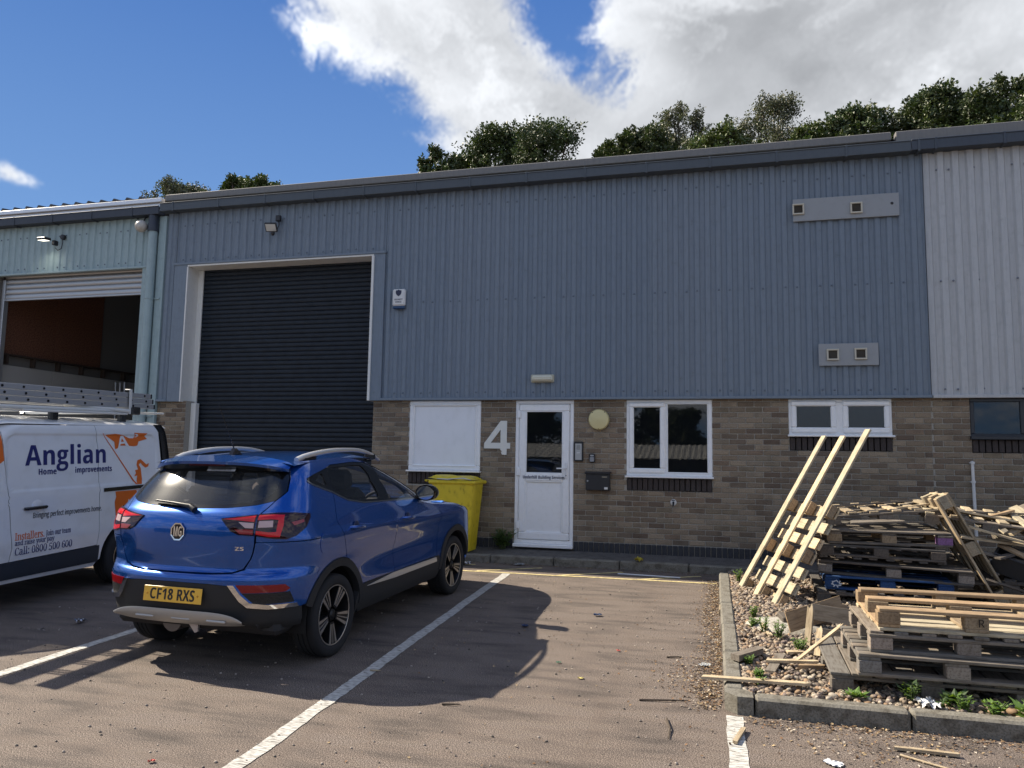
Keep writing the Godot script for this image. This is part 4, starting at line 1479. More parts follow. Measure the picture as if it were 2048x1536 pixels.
		mb = MB.new()
		s.patch(mb, dense([S.call(-0.40, 0.50), S.call(-2.13, 0.50), S.call(-2.16, 0.26), S.call(-0.36, 0.26)]), [], 0.004, 0.05, sd)
		put("sill_cladding", mb, grey, car)
		mb = MB.new()
		s.patch(mb, dense([S.call(-0.50, 0.468), S.call(-1.02, 0.500), S.call(-2.03, 0.492), S.call(-2.05, 0.445), S.call(-1.05, 0.448)]), [], 0.012, 0.02, sd)
		put("sill_strip", mb, silver, car)
		# bumper corner in body colour, in front of the lamp line
		q = [R.call(0.0, 0.742), R.call(0.30, 0.744), R.call(0.455, 0.752), R.call(0.535, 0.777), R.call(0.585, 0.86), R.call(0.617, 0.97), R.call(0.622, 0.978), S.call(0.40, 0.973), S.call(0.285, 0.978), S.call(0.308, 0.72)]
		q.append_array(arc_pts(s, 0.0, 0.33, 0.455, 44, 22, 4))
		q.append_array([S.call(0.47, 0.492), R.call(0.80, 0.500), R.call(0.585, 0.520), R.call(0.46, 0.668), R.call(0.30, 0.680), R.call(0.0, 0.682)])
		mb = MB.new()
		s.patch(mb, dense(q), [], 0.0, 0.03, sd)
		put("rear_bumper", mb, paint, car)
		# lower grey bumper
		mb = MB.new()
		s.patch(mb, dense([R.call(0.0, 0.678), R.call(0.30, 0.676), R.call(0.463, 0.664), R.call(0.59, 0.516), R.call(0.80, 0.496), S.call(0.455, 0.488), S.call(0.435, 0.40), S.call(0.42, 0.345), R.call(0.78, 0.335), R.call(0.62, 0.345), R.call(0.50, 0.375), R.call(0.0, 0.375)]), [], -0.004, 0.04, sd)
		put("lower_bumper", mb, grey, car)
		# reflector, mesh recess and bright hook beside the plate
		mb = MB.new()
		s.patch(mb, dense([R.call(0.505, 0.676), R.call(0.80, 0.672), R.call(0.822, 0.640), R.call(0.80, 0.618), R.call(0.545, 0.618)]), [], 0.004, 0.02, sd)
		put("rear_reflector", mb, mat("reflector_red", Color(0.20, 0.006, 0.010), 0.12), car)
		mb = MB.new()
		s.patch(mb, dense([R.call(0.545, 0.614), R.call(0.82, 0.614), R.call(0.835, 0.532), R.call(0.625, 0.532)]), [], 0.003, 0.02, sd)
		var mesh_mat := mat("bumper_mesh", Color(0.010, 0.010, 0.011), 0.5)
		relief(grain(mesh_mat, noise_tex("hex", [[0.0, Color(0.3, 0.3, 0.3)], [1.0, Color(1.6, 1.6, 1.6)]], 0.09, 1, FastNoiseLite.TYPE_CELLULAR, 256, 80), Vector3(5, 5, 5)), texs["hex"], 0.4)
		put("bumper_grille", mb, mesh_mat, car)
		mb = MB.new()
		s.patch(mb, dense([R.call(0.448, 0.676), R.call(0.492, 0.676), R.call(0.535, 0.610), R.call(0.595, 0.548), R.call(0.70, 0.530), R.call(0.84, 0.528), R.call(0.845, 0.500), R.call(0.70, 0.498), R.call(0.575, 0.514), R.call(0.525, 0.560)], true, 0.02), [], 0.014, 0.02, sd)
		put("bumper_trim", mb, chrome, car)
		# tail lamp: outer and tailgate halves
		var lens := mat("lamp_red", Color(0.25, 0.005, 0.010), 0.06)
		lens.clearcoat_enabled = true
		var inner_red := mat("lamp_bright_red", Color(0.55, 0.012, 0.018), 0.10)
		var clear := mat("lamp_clear", Color(0.50, 0.36, 0.36), 0.10)
		var smoked := mat("lamp_smoked", Color(0.022, 0.004, 0.006), 0.05)
		mb = MB.new()
		s.patch(mb, dense([R.call(0.352, 1.150), R.call(0.48, 1.164), R.call(0.606, 1.178), R.call(0.606, 1.030), R.call(0.50, 1.036), R.call(0.44, 1.062)], true, 0.02), [], 0.009, 0.02, sd, 0.025, 0.025)
		var l1 := put("tail_lamp", mb, smoked, car)
		mb = MB.new()
		s.patch(mb, dense([R.call(0.612, 1.180), R.call(0.72, 1.188), S.call(0.50, 1.184), S.call(0.375, 1.170), S.call(0.385, 1.145), S.call(0.45, 1.075), S.call(0.54, 1.020), S.call(0.60, 1.0), R.call(0.72, 1.008), R.call(0.612, 1.030)], true, 0.02), [], 0.009, 0.02, sd, 0.025, 0.025)
		var l2 := put("tail_lamp", mb, smoked, car)
		for e in [[l1, [R.call(0.37, 1.146), R.call(0.47, 1.154), R.call(0.60, 1.168), R.call(0.60, 1.128), R.call(0.50, 1.138)], inner_red], [l1, [R.call(0.49, 1.128), R.call(0.60, 1.120), R.call(0.60, 1.084), R.call(0.545, 1.086)], clear], [l1, [R.call(0.47, 1.074), R.call(0.535, 1.076), R.call(0.60, 1.074), R.call(0.60, 1.040), R.call(0.51, 1.044)], lens],
				[l2, [R.call(0.620, 1.170), R.call(0.70, 1.174), R.call(0.765, 1.170), R.call(0.775, 1.10), R.call(0.765, 1.018), R.call(0.70, 1.022), R.call(0.620, 1.040), R.call(0.620, 1.066), R.call(0.70, 1.054), R.call(0.742, 1.056), R.call(0.742, 1.140), R.call(0.70, 1.146), R.call(0.620, 1.140)], inner_red],
				[l2, [R.call(0.630, 1.134), R.call(0.715, 1.136), R.call(0.72, 1.090), R.call(0.630, 1.088)], clear],
				[l2, [S.call(0.555, 1.120), S.call(0.46, 1.135), S.call(0.46, 1.115), S.call(0.54, 1.095)], lens]]:
			mb = MB.new()
			s.patch(mb, dense(e[1], true, 0.02), [], 0.0115, 0.003, sd, 0.02, 0.02)
			put("lamp_element", mb, e[2], e[0])
		# door mirror
		var mr := Node3D.new()
		mr.name = "door_mirror"
		car.add_child(mr, true)
		mb = MB.new()
		var mt := Transform3D(Basis(Vector3.UP, -0.12 * sd) * Basis(Vector3.RIGHT, -PI / 2), Vector3(0.975 * sd, 1.205, -1.60))
		mb.lathe([Vector2(0.115, -0.05), Vector2(0.120, -0.03), Vector2(0.112, 0.04), Vector2(0.085, 0.085), Vector2(0.04, 0.11), Vector2(0.0, 0.115)], mt * Transform3D(Basis().scaled(Vector3(0.98, 1, 0.68)), Vector3.ZERO), 22)
		mb.box(Vector3(0.88 * sd, 1.15, -1.66), Vector3(0.14, 0.05, 0.10), 0.02)
		put("mirror_housing", mb, paint if sd < 0 else black, mr)
		mb = MB.new()
		mb.lathe([Vector2(0.0, -0.052), Vector2(0.108, -0.051), Vector2(0.108, -0.045)], mt * Transform3D(Basis().scaled(Vector3(0.94, 1, 0.64)), Vector3.ZERO), 22)
		put("mirror_glass", mb, mat("mirror", Color(0.8, 0.8, 0.8), 0.02, 1.0), mr)
		# roof rail with its two dark feet
		mb = MB.new()
		var rail := []
		var thick := []
		for k in 17:
			var f := k / 16.0
			var z := lerpf(0.17, -1.26, f)
			rail.append(Vector3((0.590 + 0.02 * sin(PI * f)) * sd, edge_y.call(z) + 0.022 + 0.046 * pow(sin(PI * clampf(f, 0.0, 1.0)), 0.6), z))
			thick.append(lerpf(0.024, 0.015, f))
		mb.tube(rail, thick, 10)
		var rl := put("roof_rail", mb, silver, car)
		for k in 2:
			mb = MB.new()
			var z := 0.0 if k == 0 else -1.06
			mb.box(Vector3(0.598 * sd, edge_y.call(z) + 0.020, z), Vector3(0.032, 0.06, 0.20), 0.014)
			put("rail_foot", mb, black, rl)
	# fuel flap
	mb = MB.new()
	var flap := PackedVector2Array()
	for k in 26:
		var a := TAU * k / 26.0
		flap.append(s.sz(0.235 + 0.082 * cos(a), 0.935 + 0.088 * sin(a)))
	s.patch(mb, flap, [], 0.0035, 0.004, 1, 0.03, 0.03)
	put("fuel_flap", mb, paint, car)
	# roof
	mb = MB.new()
	mb.grid(func(a: float, b: float) -> Vector3:
		var z := lerpf(0.33, -1.24, b)
		var ye: float = edge_y.call(z)
		var xe: float = s.val("w", ye) + 0.004
		var x := lerpf(-xe, xe, a)
		return Vector3(x, ye - 0.003 + 0.052 * (1.0 - pow(absf(x) / xe, 3.4)), z), 28, 28)
	put("roof", mb, paint, car)
	# roof spoiler with the high stop lamp under its lip
	mb = MB.new()
	mb.grid(func(a: float, b: float) -> Vector3:
		var x := lerpf(-0.635, 0.635, a)
		var fr2 := 1.0 - pow(absf(x) / 0.64, 2.6)
		var z := lerpf(0.30, 0.335 + 0.215 * fr2, b)
		return Vector3(x, lerpf(1.566, 1.522, b) + 0.042 * fr2 - 0.02 * (1.0 - fr2) * (1.0 - fr2), z), 30, 6, true)
	mb.grid(func(a: float, b: float) -> Vector3:
		var x := lerpf(-0.635, 0.635, a)
		var fr2 := 1.0 - pow(absf(x) / 0.64, 2.6)
		return Vector3(x, 1.522 + 0.042 * fr2 - 0.02 * (1.0 - fr2) * (1.0 - fr2) - 0.022 * b, 0.335 + 0.215 * fr2 - 0.006 * b), 30, 1, true)
	var sp := put("roof_spoiler", mb, paint, car)
	mb = MB.new()
	mb.grid(func(a: float, b: float) -> Vector3:
		var x := lerpf(-0.625, 0.625, a)
		var fr2 := 1.0 - pow(absf(x) / 0.64, 2.6)
		return Vector3(x, lerpf(1.500 + 0.042 * fr2 - 0.02 * (1.0 - fr2) * (1.0 - fr2), 1.490, b), lerpf(0.328 + 0.215 * fr2, 0.40 + 0.04 * fr2, b)), 30, 2, true)
	put("spoiler_underside", mb, black, sp)
	mb = MB.new()
	mb.box(Vector3(0.02, 1.534, 0.536), Vector3(0.34, 0.014, 0.012), 0.004)
	put("stop_lamp", mb, mat("dark_red_lens", Color(0.05, 0.004, 0.006), 0.1), sp)
	# bonnet and windscreen
	mb = MB.new()
	mb.grid(func(a: float, b: float) -> Vector3:
		var z := lerpf(-2.02, -3.36, b)
		var ye := lerpf(1.10, 0.90, pow(b, 1.7))
		var xe := lerpf(0.84, 0.62, b * b)
		var x := lerpf(-xe, xe, a)
		return Vector3(x, ye + 0.04 * (1.0 - pow(absf(x) / xe, 2.0)) - 0.02, z), 20, 16)
	put("bonnet", mb, paint, car)
	mb = MB.new()
	s.patch(mb, dense([s.fx(0.0, 1.10), s.fx(0.70, 1.10), s.fx(0.60, 1.49), s.fx(0.0, 1.51)]), [], 0.0, 0.0, 0)
	put("windscreen", mb, glass, car)
	mb = MB.new()
	s.patch(mb, dense([s.fx(0.0, 0.90), s.fx(0.40, 0.90), S.call(-3.25, 0.735), S.call(-3.05, 0.48), S.call(-3.0, 0.24), s.fx(0.0, 0.24)]), [], 0.0, 0.03, 0)
	put("front_bumper", mb, paint, car)
	# skid plate, exhaust tips, tow cover
	mb = MB.new()
	mb.grid(func(a: float, b: float) -> Vector3:
		var x := lerpf(-0.58, 0.58, a)
		var top := 0.475 - 0.055 * pow(absf(x) / 0.58, 6.0)
		var y := lerpf(top, 0.365 + 0.02 * pow(absf(x) / 0.58, 4.0), b)
		var bow := 0.05 * pow(absf(x) / 0.9, 2.0)
		return Vector3(x, y, 0.818 - bow - 0.05 * b * b + 0.006 * sin(PI * b)), 30, 6, true)
	put("skid_plate", mb, mat("skid_silver", Color(0.40, 0.39, 0.37), 0.42, 0.5), car)
	for x in [-0.28, 0.05, 0.36]:
		mb = MB.new()
		mb.box(Vector3(x, 0.408, 0.802), Vector3(0.17, 0.022, 0.016), 0.007, Basis(Vector3.RIGHT, 0.3))
		put("skid_rib", mb, mats["skid_silver"], car)
	mb = MB.new()
	mb.tube([Vector3(-0.22, 0.33, 0.30), Vector3(-0.22, 0.33, 0.58)], 0.09, 16)
	put("silencer", mb, mat("exhaust_steel", Color(0.18, 0.16, 0.15), 0.5, 0.7), car)
	mb = MB.new()
	mb.prism(PackedVector2Array([Vector2(-0.06, 0.36), Vector2(0.06, 0.36), Vector2(0.055, 0.27), Vector2(0.03, 0.26)]), Transform3D(Basis(), Vector3(0.0, 0.0, 0.60)), 0.02)
	put("heat_shield", mb, mat("shield_aluminium", Color(0.55, 0.50, 0.48), 0.5, 0.5), car)
	mb = MB.new()
	mb.box(Vector3(0.0, 0.36, -1.2), Vector3(1.5, 0.16, 3.6), 0.04)
	mb.box(Vector3(0, 0.42, 0.42), Vector3(1.3, 0.18, 0.5), 0.04)
	put("floor_pan", mb, cabin, car)
	mb = MB.new()
	mb.tube([Vector3(-0.72, 0.30, 0.0), Vector3(0.72, 0.30, 0.0)], 0.04, 10)
	put("rear_axle", mb, cabin, car)
	# number plate
	var pl := Node3D.new()
	pl.name = "number_plate"
	car.add_child(pl, true)
	pl.transform = Transform3D(Basis(Vector3.RIGHT, -0.12), Vector3(0.0, 0.587, 0.838))
	mb = MB.new()
	mb.box(Vector3.ZERO, Vector3(0.52, 0.111, 0.006), 0.002)
	put("plate", mb, mat("plate_yellow", Color(0.80, 0.46, 0.05), 0.35), pl)
	var ink := mat("plate_black", Color(0.01, 0.01, 0.01), 0.5)
	var tx := put("lettering", text_mesh("CF18 RXS", 0.079, "Droid Sans", true, 0.002), ink, pl)
	tx.position = Vector3(0, -0.001, 0.0042)
	tx.scale = Vector3(0.86, 1, 1)
	for x in [-0.225, 0.225]:
		mb = MB.new()
		mb.lathe([Vector2(0.008, 0.0), Vector2(0.007, 0.003), Vector2(0.0, 0.0035)], Transform3D(Basis(Vector3.RIGHT, PI / 2), Vector3(x, 0, 0.003)), 10)
		put("screw_cap", mb, mat("cap_orange", Color(0.55, 0.25, 0.02), 0.4), pl)
	# badge: an eight-sided ring with two letters
	var bd := Node3D.new()
	bd.name = "badge"
	car.add_child(bd, true)
	bd.transform = Transform3D(Basis(Vector3.RIGHT, -0.04), Vector3(0.0, 1.045, 0.801))
	mb = MB.new()
	for k in 8:
		var a0 := TAU * (k + 0.5) / 8.0
		var a1 := TAU * (k + 1.5) / 8.0
		var o0 := Vector3(cos(a0) * 0.066, sin(a0) * 0.070, 0)
		var o1 := Vector3(cos(a1) * 0.066, sin(a1) * 0.070, 0)
		var z1 := Vector3(0, 0, 0.012)
		mb.quad(o0 * 0.99 + z1, o1 * 0.99 + z1, o1 * 0.84 + z1 * 0.85, o0 * 0.84 + z1 * 0.85)
		mb.edge(o0, o1, o1 * 0.99 + z1, o0 * 0.99 + z1, o0)
		mb.edge(o0 * 0.84 + z1 * 0.85, o1 * 0.84 + z1 * 0.85, o1 * 0.82, o0 * 0.82, -o0)
	put("badge_ring", mb, chrome, bd)
	mb = MB.new()
	var oct := PackedVector2Array()
	for k in 8:
		oct.append(Vector2(cos(TAU * (k + 0.5) / 8.0) * 0.060, sin(TAU * (k + 0.5) / 8.0) * 0.064))
	mb.prism(oct, Transform3D(Basis(), Vector3.ZERO), 0.005)
	put("badge_ground", mb, black, bd)
	tx = put("lettering", text_mesh("MG", 0.058, "Droid Sans", true, 0.004), chrome, bd)
	tx.position = Vector3(0, 0, 0.008)
	tx.scale = Vector3(0.62, 1.25, 1)
	tx = put("lettering", text_mesh("ZS", 0.028, "Droid Sans", true, 0.004), chrome, gate)
	var zq: Vector2 = s.rx(0.505, 0.935)
	var zn: Vector3 = s.norm(zq.x, zq.y)
	var zx := Vector3.UP.cross(zn).normalized()
	tx.transform = Transform3D(Basis(zx * 1.7, zn.cross(zx), zn), s.pos(zq.x, zq.y) + zn * 0.0015)
	# wiper
	mb = MB.new()
	mb.tube([Vector3(0.10, 1.205, 0.752), Vector3(0.05, 1.232, 0.742), Vector3(-0.12, 1.250, 0.720), Vector3(-0.30, 1.262, 0.700)], [0.026, 0.020, 0.010, 0.007], 8)
	mb.tube([Vector3(-0.02, 1.243, 0.715), Vector3(-0.32, 1.258, 0.688)], 0.006, 6)
	put("rear_wiper", mb, mat("wiper_black", Color(0.010, 0.010, 0.011), 0.35), car)
	# dealer strip along the top of the screen, aerial
	mb = MB.new()
	mb.box(Vector3(0.10, 1.495, 0.463), Vector3(0.26, 0.026, 0.003), 0.0, Basis(Vector3.RIGHT, -0.78))
	put("screen_sticker", mb, mat("sticker_white", Color(0.6, 0.62, 0.65), 0.5), car)
	tx = put("sticker_print", text_mesh("evanshalshaw.com", 0.016, "Droid Sans", false, 0.001), ink, car)
	tx.transform = Transform3D(Basis(Vector3.RIGHT, -0.78), Vector3(0.10, 1.4962, 0.4645))
	mb = MB.new()
	mb.prism(PackedVector2Array([Vector2(-0.07, 0.0), Vector2(0.06, 0.0), Vector2(0.04, 0.02), Vector2(-0.015, 0.055), Vector2(-0.035, 0.055)]), Transform3D(Basis(Vector3.UP, PI / 2), Vector3(-0.018, 1.605, 0.16)), 0.036)
	var ae := put("aerial", mb, black, car)
	mb = MB.new()
	mb.tube([Vector3(0, 1.65, 0.185), Vector3(-0.005, 1.72, 0.215), Vector3(-0.02, 2.02, 0.37)], [0.006, 0.004, 0.0025], 6)
	put("aerial_mast", mb, black, ae)
	# cabin
	for x in [-0.38, 0.38]:
		rounded_seat(car, "front_seat", Vector3(x, 0.62, -1.30), Vector3(0.50, 0.20, 0.52), 0.1, cabin)
		rounded_seat(car, "front_seat_back", Vector3(x, 0.96, -0.98), Vector3(0.48, 0.66, 0.18), 0.22, cabin)
		rounded_seat(car, "headrest", Vector3(x, 1.36, -0.86), Vector3(0.27, 0.19, 0.11), 0.15, cabin)
		rounded_seat(car, "headrest", Vector3(x, 1.26, 0.10), Vector3(0.25, 0.15, 0.09), 0.15, cabin)
	rounded_seat(car, "rear_seat", Vector3(0, 0.62, -0.25), Vector3(1.30, 0.20, 0.50), 0.1, cabin)
	rounded_seat(car, "rear_seat_back", Vector3(0, 0.92, 0.05), Vector3(1.30, 0.60, 0.16), 0.25, cabin)
	rounded_seat(car, "dashboard", Vector3(0, 0.98, -1.98), Vector3(1.45, 0.24, 0.46), 0.0, cabin)
	mb = MB.new()
	var sw := Transform3D(Basis(Vector3.RIGHT, 1.15), Vector3(0.38, 1.02, -1.62))
	var ringp := []
	for k in 21:
		ringp.append(sw * Vector3(cos(TAU * k / 20.0) * 0.185, 0, sin(TAU * k / 20.0) * 0.185))
	mb.tube(ringp, 0.016, 8, false)
	put("steering_wheel", mb, cabin, car)
	mb = MB.new()
	mb.box(Vector3(0, 1.43, -1.30), Vector3(0.25, 0.07, 0.03), 0.02)
	mb.tube([Vector3(0, 1.46, -1.30), Vector3(0, 1.52, -1.34)], 0.01, 6)
	put("rear_view_mirror", mb, cabin, car)
	for x in [-0.775, 0.775]:
		for z in [0.0, -2.585]:
			make_wheel(car, Vector3(x, 0.325, z), signf(x), 0.325, 0.238, 0.215, true)

# ------------------------------------------------------------------ van with roof rack, ladder on the rack
func build_van() -> void:
	var place := Transform3D(Basis(Vector3.UP, PI) * Basis(Vector3.RIGHT, -0.0321), Vector3(-7.755, gy(3.3), 3.3))
	var van := thing("panel_van", "white panel van with orange flag emblem and dark blue lettering", "van", place)
	var white := mat("van_white", Color(0.66, 0.67, 0.675), 0.28)
	white.clearcoat_enabled = true
	white.clearcoat = 0.8
	white.clearcoat_roughness = 0.04
	grain(white, noise_tex("van_grime", [[0.0, Color(0.92, 0.915, 0.90)], [0.4, Color(0.99, 0.99, 0.99)], [1.0, Color(1.02, 1.02, 1.02)]], 0.015, 5, FastNoiseLite.TYPE_SIMPLEX, 512, 90), Vector3(0.5, 0.5, 0.5))
	var dark := mat("van_grey_plastic", Color(0.016, 0.022, 0.032), 0.6)
	var black := mat("van_black", Color(0.008, 0.008, 0.009), 0.25)
	var orange := mat("print_orange", Color(0.62, 0.125, 0.012), 0.4)
	var navy := mat("print_navy", Color(0.010, 0.014, 0.11), 0.4)
	var s := BodySkin.new()
	s.tab = {
		"zr": [Vector2(0.25, 0.74), Vector2(0.45, 0.82), Vector2(0.8, 0.83), Vector2(1.2, 0.82), Vector2(1.6, 0.78), Vector2(1.85, 0.72), Vector2(1.98, 0.64)],
		"zf": [Vector2(0.25, -3.9), Vector2(0.6, -4.03), Vector2(0.9, -3.98), Vector2(1.05, -3.75), Vector2(1.15, -3.1), Vector2(1.5, -2.55), Vector2(1.85, -2.0), Vector2(1.98, -1.8)],
		"w": [Vector2(0.25, 0.93), Vector2(0.35, 0.958), Vector2(0.5, 0.966), Vector2(1.1, 0.972), Vector2(1.16, 0.970), Vector2(1.79, 0.925), Vector2(1.86, 0.905), Vector2(1.92, 0.85), Vector2(1.98, 0.70)],
		"lr": [Vector2(0.25, 0.22), Vector2(1.2, 0.22), Vector2(1.98, 0.22)],
		"lf": [Vector2(0.25, 0.9), Vector2(1.98, 0.5)],
	}
	s.nr = 3.2
	s.nf = 2.4
	s.bulge = func(p: Vector3) -> Vector3:
		# pressed panel in the upper side
		var d := Vector2(absf(p.z + 0.615) - (1.055 - 0.10), absf(p.y - 1.475) - (0.285 - 0.10))
		var sd := Vector2(maxf(d.x, 0.0), maxf(d.y, 0.0)).length() + minf(maxf(d.x, d.y), 0.0) - 0.10
		var q := p
		if p.z > -2.0:
			q.x -= 0.012 * smoothstep(0.010, -0.018, sd) * smoothstep(0.80, 0.88, p.x)
			q.x += 0.010 * exp(-pow((p.y - 0.66) / 0.12, 2.0)) * smoothstep(0.8, 0.9, p.x)
		return q
	var S := func(z, y): return s.sz(z, y)
	var R := func(x, y): return s.rx(x, y)
	var mb: MB
	for sd in [-1, 1]:
		mb = MB.new()
		s.patch(mb, even(s, [S.call(-1.725, 1.855), S.call(-0.545, 1.868), S.call(-0.50, 1.60), S.call(-0.49, 1.15), S.call(-0.475, 0.70), S.call(-0.49, 0.515), S.call(-1.60, 0.49), S.call(-1.58, 0.62), S.call(-1.62, 1.0), S.call(-1.68, 1.4)]), [], 0.0, 0.02, sd, 0.022, 0.022)
		var door := put("sliding_door", mb, white, van)
		var q := [S.call(-0.537, 1.868), S.call(0.10, 1.88), S.call(0.42, 1.885), S.call(0.475, 1.80), S.call(0.535, 1.20), S.call(0.54, 0.98), R.call(0.90, 0.96), R.call(0.90, 0.60), R.call(0.88, 0.42), S.call(0.44, 0.40)]
		q.append_array(arc_pts(s, 0.0, 0.335, 0.43, 10, 178, 20))
		q.append_array([S.call(-0.455, 0.34), S.call(-0.482, 0.515), S.call(-0.467, 0.70), S.call(-0.482, 1.15), S.call(-0.492, 1.60)])
		mb = MB.new()
		s.patch(mb, even(s, q), [], 0.0, 0.03, sd, 0.022, 0.022)
		put("rear_quarter", mb, white, van)
		mb = MB.new()
		s.patch(mb, even(s, [S.call(-1.735, 1.855), S.call(-1.69, 1.4), S.call(-1.63, 1.0), S.call(-1.59, 0.62), S.call(-1.61, 0.49), S.call(-2.60, 0.47), S.call(-2.62, 1.12), S.call(-2.35, 1.42), S.call(-2.0, 1.80)]), [even(s, [S.call(-1.86, 1.70), S.call(-1.80, 1.22), S.call(-2.52, 1.16), S.call(-2.30, 1.42), S.call(-2.05, 1.68)])], 0.0, 0.02, sd)
		var fdoor := put("front_door", mb, white, van)
		mb = MB.new()
		s.patch(mb, even(s, [S.call(-1.86, 1.70), S.call(-1.80, 1.22), S.call(-2.52, 1.16), S.call(-2.30, 1.42), S.call(-2.05, 1.68)]), [], -0.004, 0.0, sd)
		put("cab_window", mb, glass_mat("van_glass", Color(0.01, 0.012, 0.014), 0.5), fdoor)
		mb = MB.new()
		s.patch(mb, even(s, [S.call(-1.742, 1.85), S.call(-1.70, 1.5), S.call(-1.76, 1.46), S.call(-1.85, 1.62), S.call(-1.95, 1.80)]), [], 0.003, 0.004, sd)
		put("orange_panel", mb, orange, fdoor)
		mb = MB.new()
		q = arc_pts(s, -3.098, 0.335, 0.43, 170, 5, 20)
		q.append_array([S.call(-2.63, 0.47), S.call(-2.63, 1.10), S.call(-3.2, 1.02), s.fx(0.75, 0.95), s.fx(0.75, 0.5)])
		s.patch(mb, even(s, q), [], 0.0, 0.02, sd)
		put("front_wing", mb, white, van)
		mb = MB.new()
		s.patch(mb, even(s, [S.call(-0.455, 0.508), S.call(-1.60, 0.482), S.call(-2.64, 0.46), S.call(-2.62, 0.31), S.call(-0.46, 0.325)]), [], 0.006, 0.05, sd)
		put("sill_cladding", mb, dark, van)
		mb = MB.new()
		s.patch(mb, even(s, [S.call(-0.47, 0.322), S.call(-2.62, 0.306), S.call(-2.62, 0.27), S.call(-0.5, 0.275)]), [], -0.005, 0.05, sd)
		put("sill", mb, white, van)
		mb = MB.new()
		s.patch(mb, even(s, [S.call(-0.425, 1.150), S.call(0.42, 1.158), S.call(0.42, 1.118), S.call(-0.425, 1.108)]), [], 0.010, 0.02, sd)
		put("door_track", mb, black, van)
		mb = MB.new()
		var hx: float = s.pos(s.sz(-1.33, 1.0).x, 1.0).x
		mb.tube([Vector3((hx + 0.004) * sd, 1.003, -1.465), Vector3((hx + 0.028) * sd, 1.003, -1.44), Vector3((hx + 0.028) * sd, 1.006, -1.22), Vector3((hx + 0.004) * sd, 1.006, -1.195)], [0.014, 0.017, 0.017, 0.014], 8)
		put("door_handle", mb, black, door)
		mb = MB.new()
		mb.lathe([Vector2(0.0, 0.0), Vector2(0.07, 0.0), Vector2(0.064, 0.004), Vector2(0.0, 0.0045)], Transform3D(Basis(Vector3.BACK, -PI / 2 * sd), Vector3((hx - 0.001) * sd, 1.02, -1.31)), 22)
		put("handle_cup", mb, white, door)
		# tall dark lamp column on the rear corner
		mb = MB.new()
		s.patch(mb, dense([S.call(0.481, 1.80), S.call(0.426, 1.888), R.call(0.70, 1.89), R.call(0.74, 1.70), R.call(0.78, 1.15), R.call(0.78, 1.0), S.call(0.546, 0.99), S.call(0.541, 1.2)], true, 0.03), [], 0.012, 0.05, sd)
		put("lamp_column", mb, black, van)
		mb = MB.new()
		mb.box(Vector3(0.80 * sd, 1.60, 0.77), Vector3(0.03, 0.06, 0.03), 0.006)
		put("door_hinge", mb, white, van)
		for z in [0.0, -3.098]:
			make_wheel(van, Vector3(0.86 * sd, 0.335, z), sd, 0.335, 0.215, 0.215, false)
			mb = MB.new()
			for e in 18:
				var a0 := deg_to_rad(-8.0 + 196.0 * e / 18.0)
				var a1 := deg_to_rad(-8.0 + 196.0 * (e + 1) / 18.0)
				var p0 := Vector3(0.94 * sd, 0.335 + 0.43 * sin(a0), z + 0.43 * cos(a0))
				var p1 := Vector3(0.94 * sd, 0.335 + 0.43 * sin(a1), z + 0.43 * cos(a1))
				mb.edge(p0, p1, Vector3(0.5 * sd, p1.y, p1.z), Vector3(0.5 * sd, p0.y, p0.z), Vector3(0, 0.335, z) - Vector3(0, p0.y, p0.z))
			put("wheel_arch_liner", mb, mat("liner_black", Color(0.008, 0.008, 0.008), 0.9), van)
	mb = MB.new()
	s.patch(mb, dense([R.call(0.0, 1.88), R.call(0.69, 1.88), R.call(0.73, 1.70), R.call(0.77, 1.1), R.call(0.87, 0.98), R.call(0.87, 0.45), R.call(0.0, 0.45)]), [], 0.0, 0.02, 0)
	put("rear_doors", mb, white, van)
	mb = MB.new()
	s.patch(mb, dense([s.fx(0.0, 1.0), s.fx(0.74, 1.0), s.fx(0.74, 0.3), s.fx(0.0, 0.3)]), [], 0.0, 0.02, 0)
	put("front_bumper", mb, dark, van)
	mb = MB.new()
	s.patch(mb, dense([s.fx(0.0, 1.12), s.fx(0.84, 1.12), s.fx(0.80, 1.78), s.fx(0.0, 1.80)]), [], 0.0, 0.0, 0)
	put("windscreen", mb, mats["van_glass"], van)
	mb = MB.new()
	mb.grid(func(a: float, b: float) -> Vector3:
		var z := lerpf(0.64, -2.05, b)
		var x := lerpf(-0.90, 0.90, a)
		var e := absf(x) / 0.90
		var rib := 0.004 * smoothstep(0.15, 0.4, absf(fmod(b * 9.0, 1.0) - 0.5)) * smoothstep(0.97, 0.85, e)
		return Vector3(x, 1.872 + 0.095 * pow(maxf(1.0 - pow(e, 3.0), 0.0), 0.7) + rib - 0.05 * smoothstep(-1.6, -2.1, z) - 0.02 * smoothstep(0.42, 0.64, z), z), 36, 90)
	put("roof", mb, white, van)
	mb = MB.new()
	mb.grid(func(a: float, b: float) -> Vector3: return Vector3(lerpf(-0.8, 0.8, a), lerpf(1.12, 0.98, b), lerpf(-3.05, -3.85, b)), 4, 4)
	put("bonnet", mb, white, van)
	mb = MB.new()
	mb.box(Vector3(0, 0.42, -1.5), Vector3(1.7, 0.2, 4.2), 0.04)
	put("floor_pan", mb, mat("liner_black", Color(0.008, 0.008, 0.008), 0.9), van)
	mb = MB.new()
	mb.box(Vector3(0, 1.15, -1.72), Vector3(1.7, 1.35, 0.04))
	put("bulkhead", mb, dark, van)
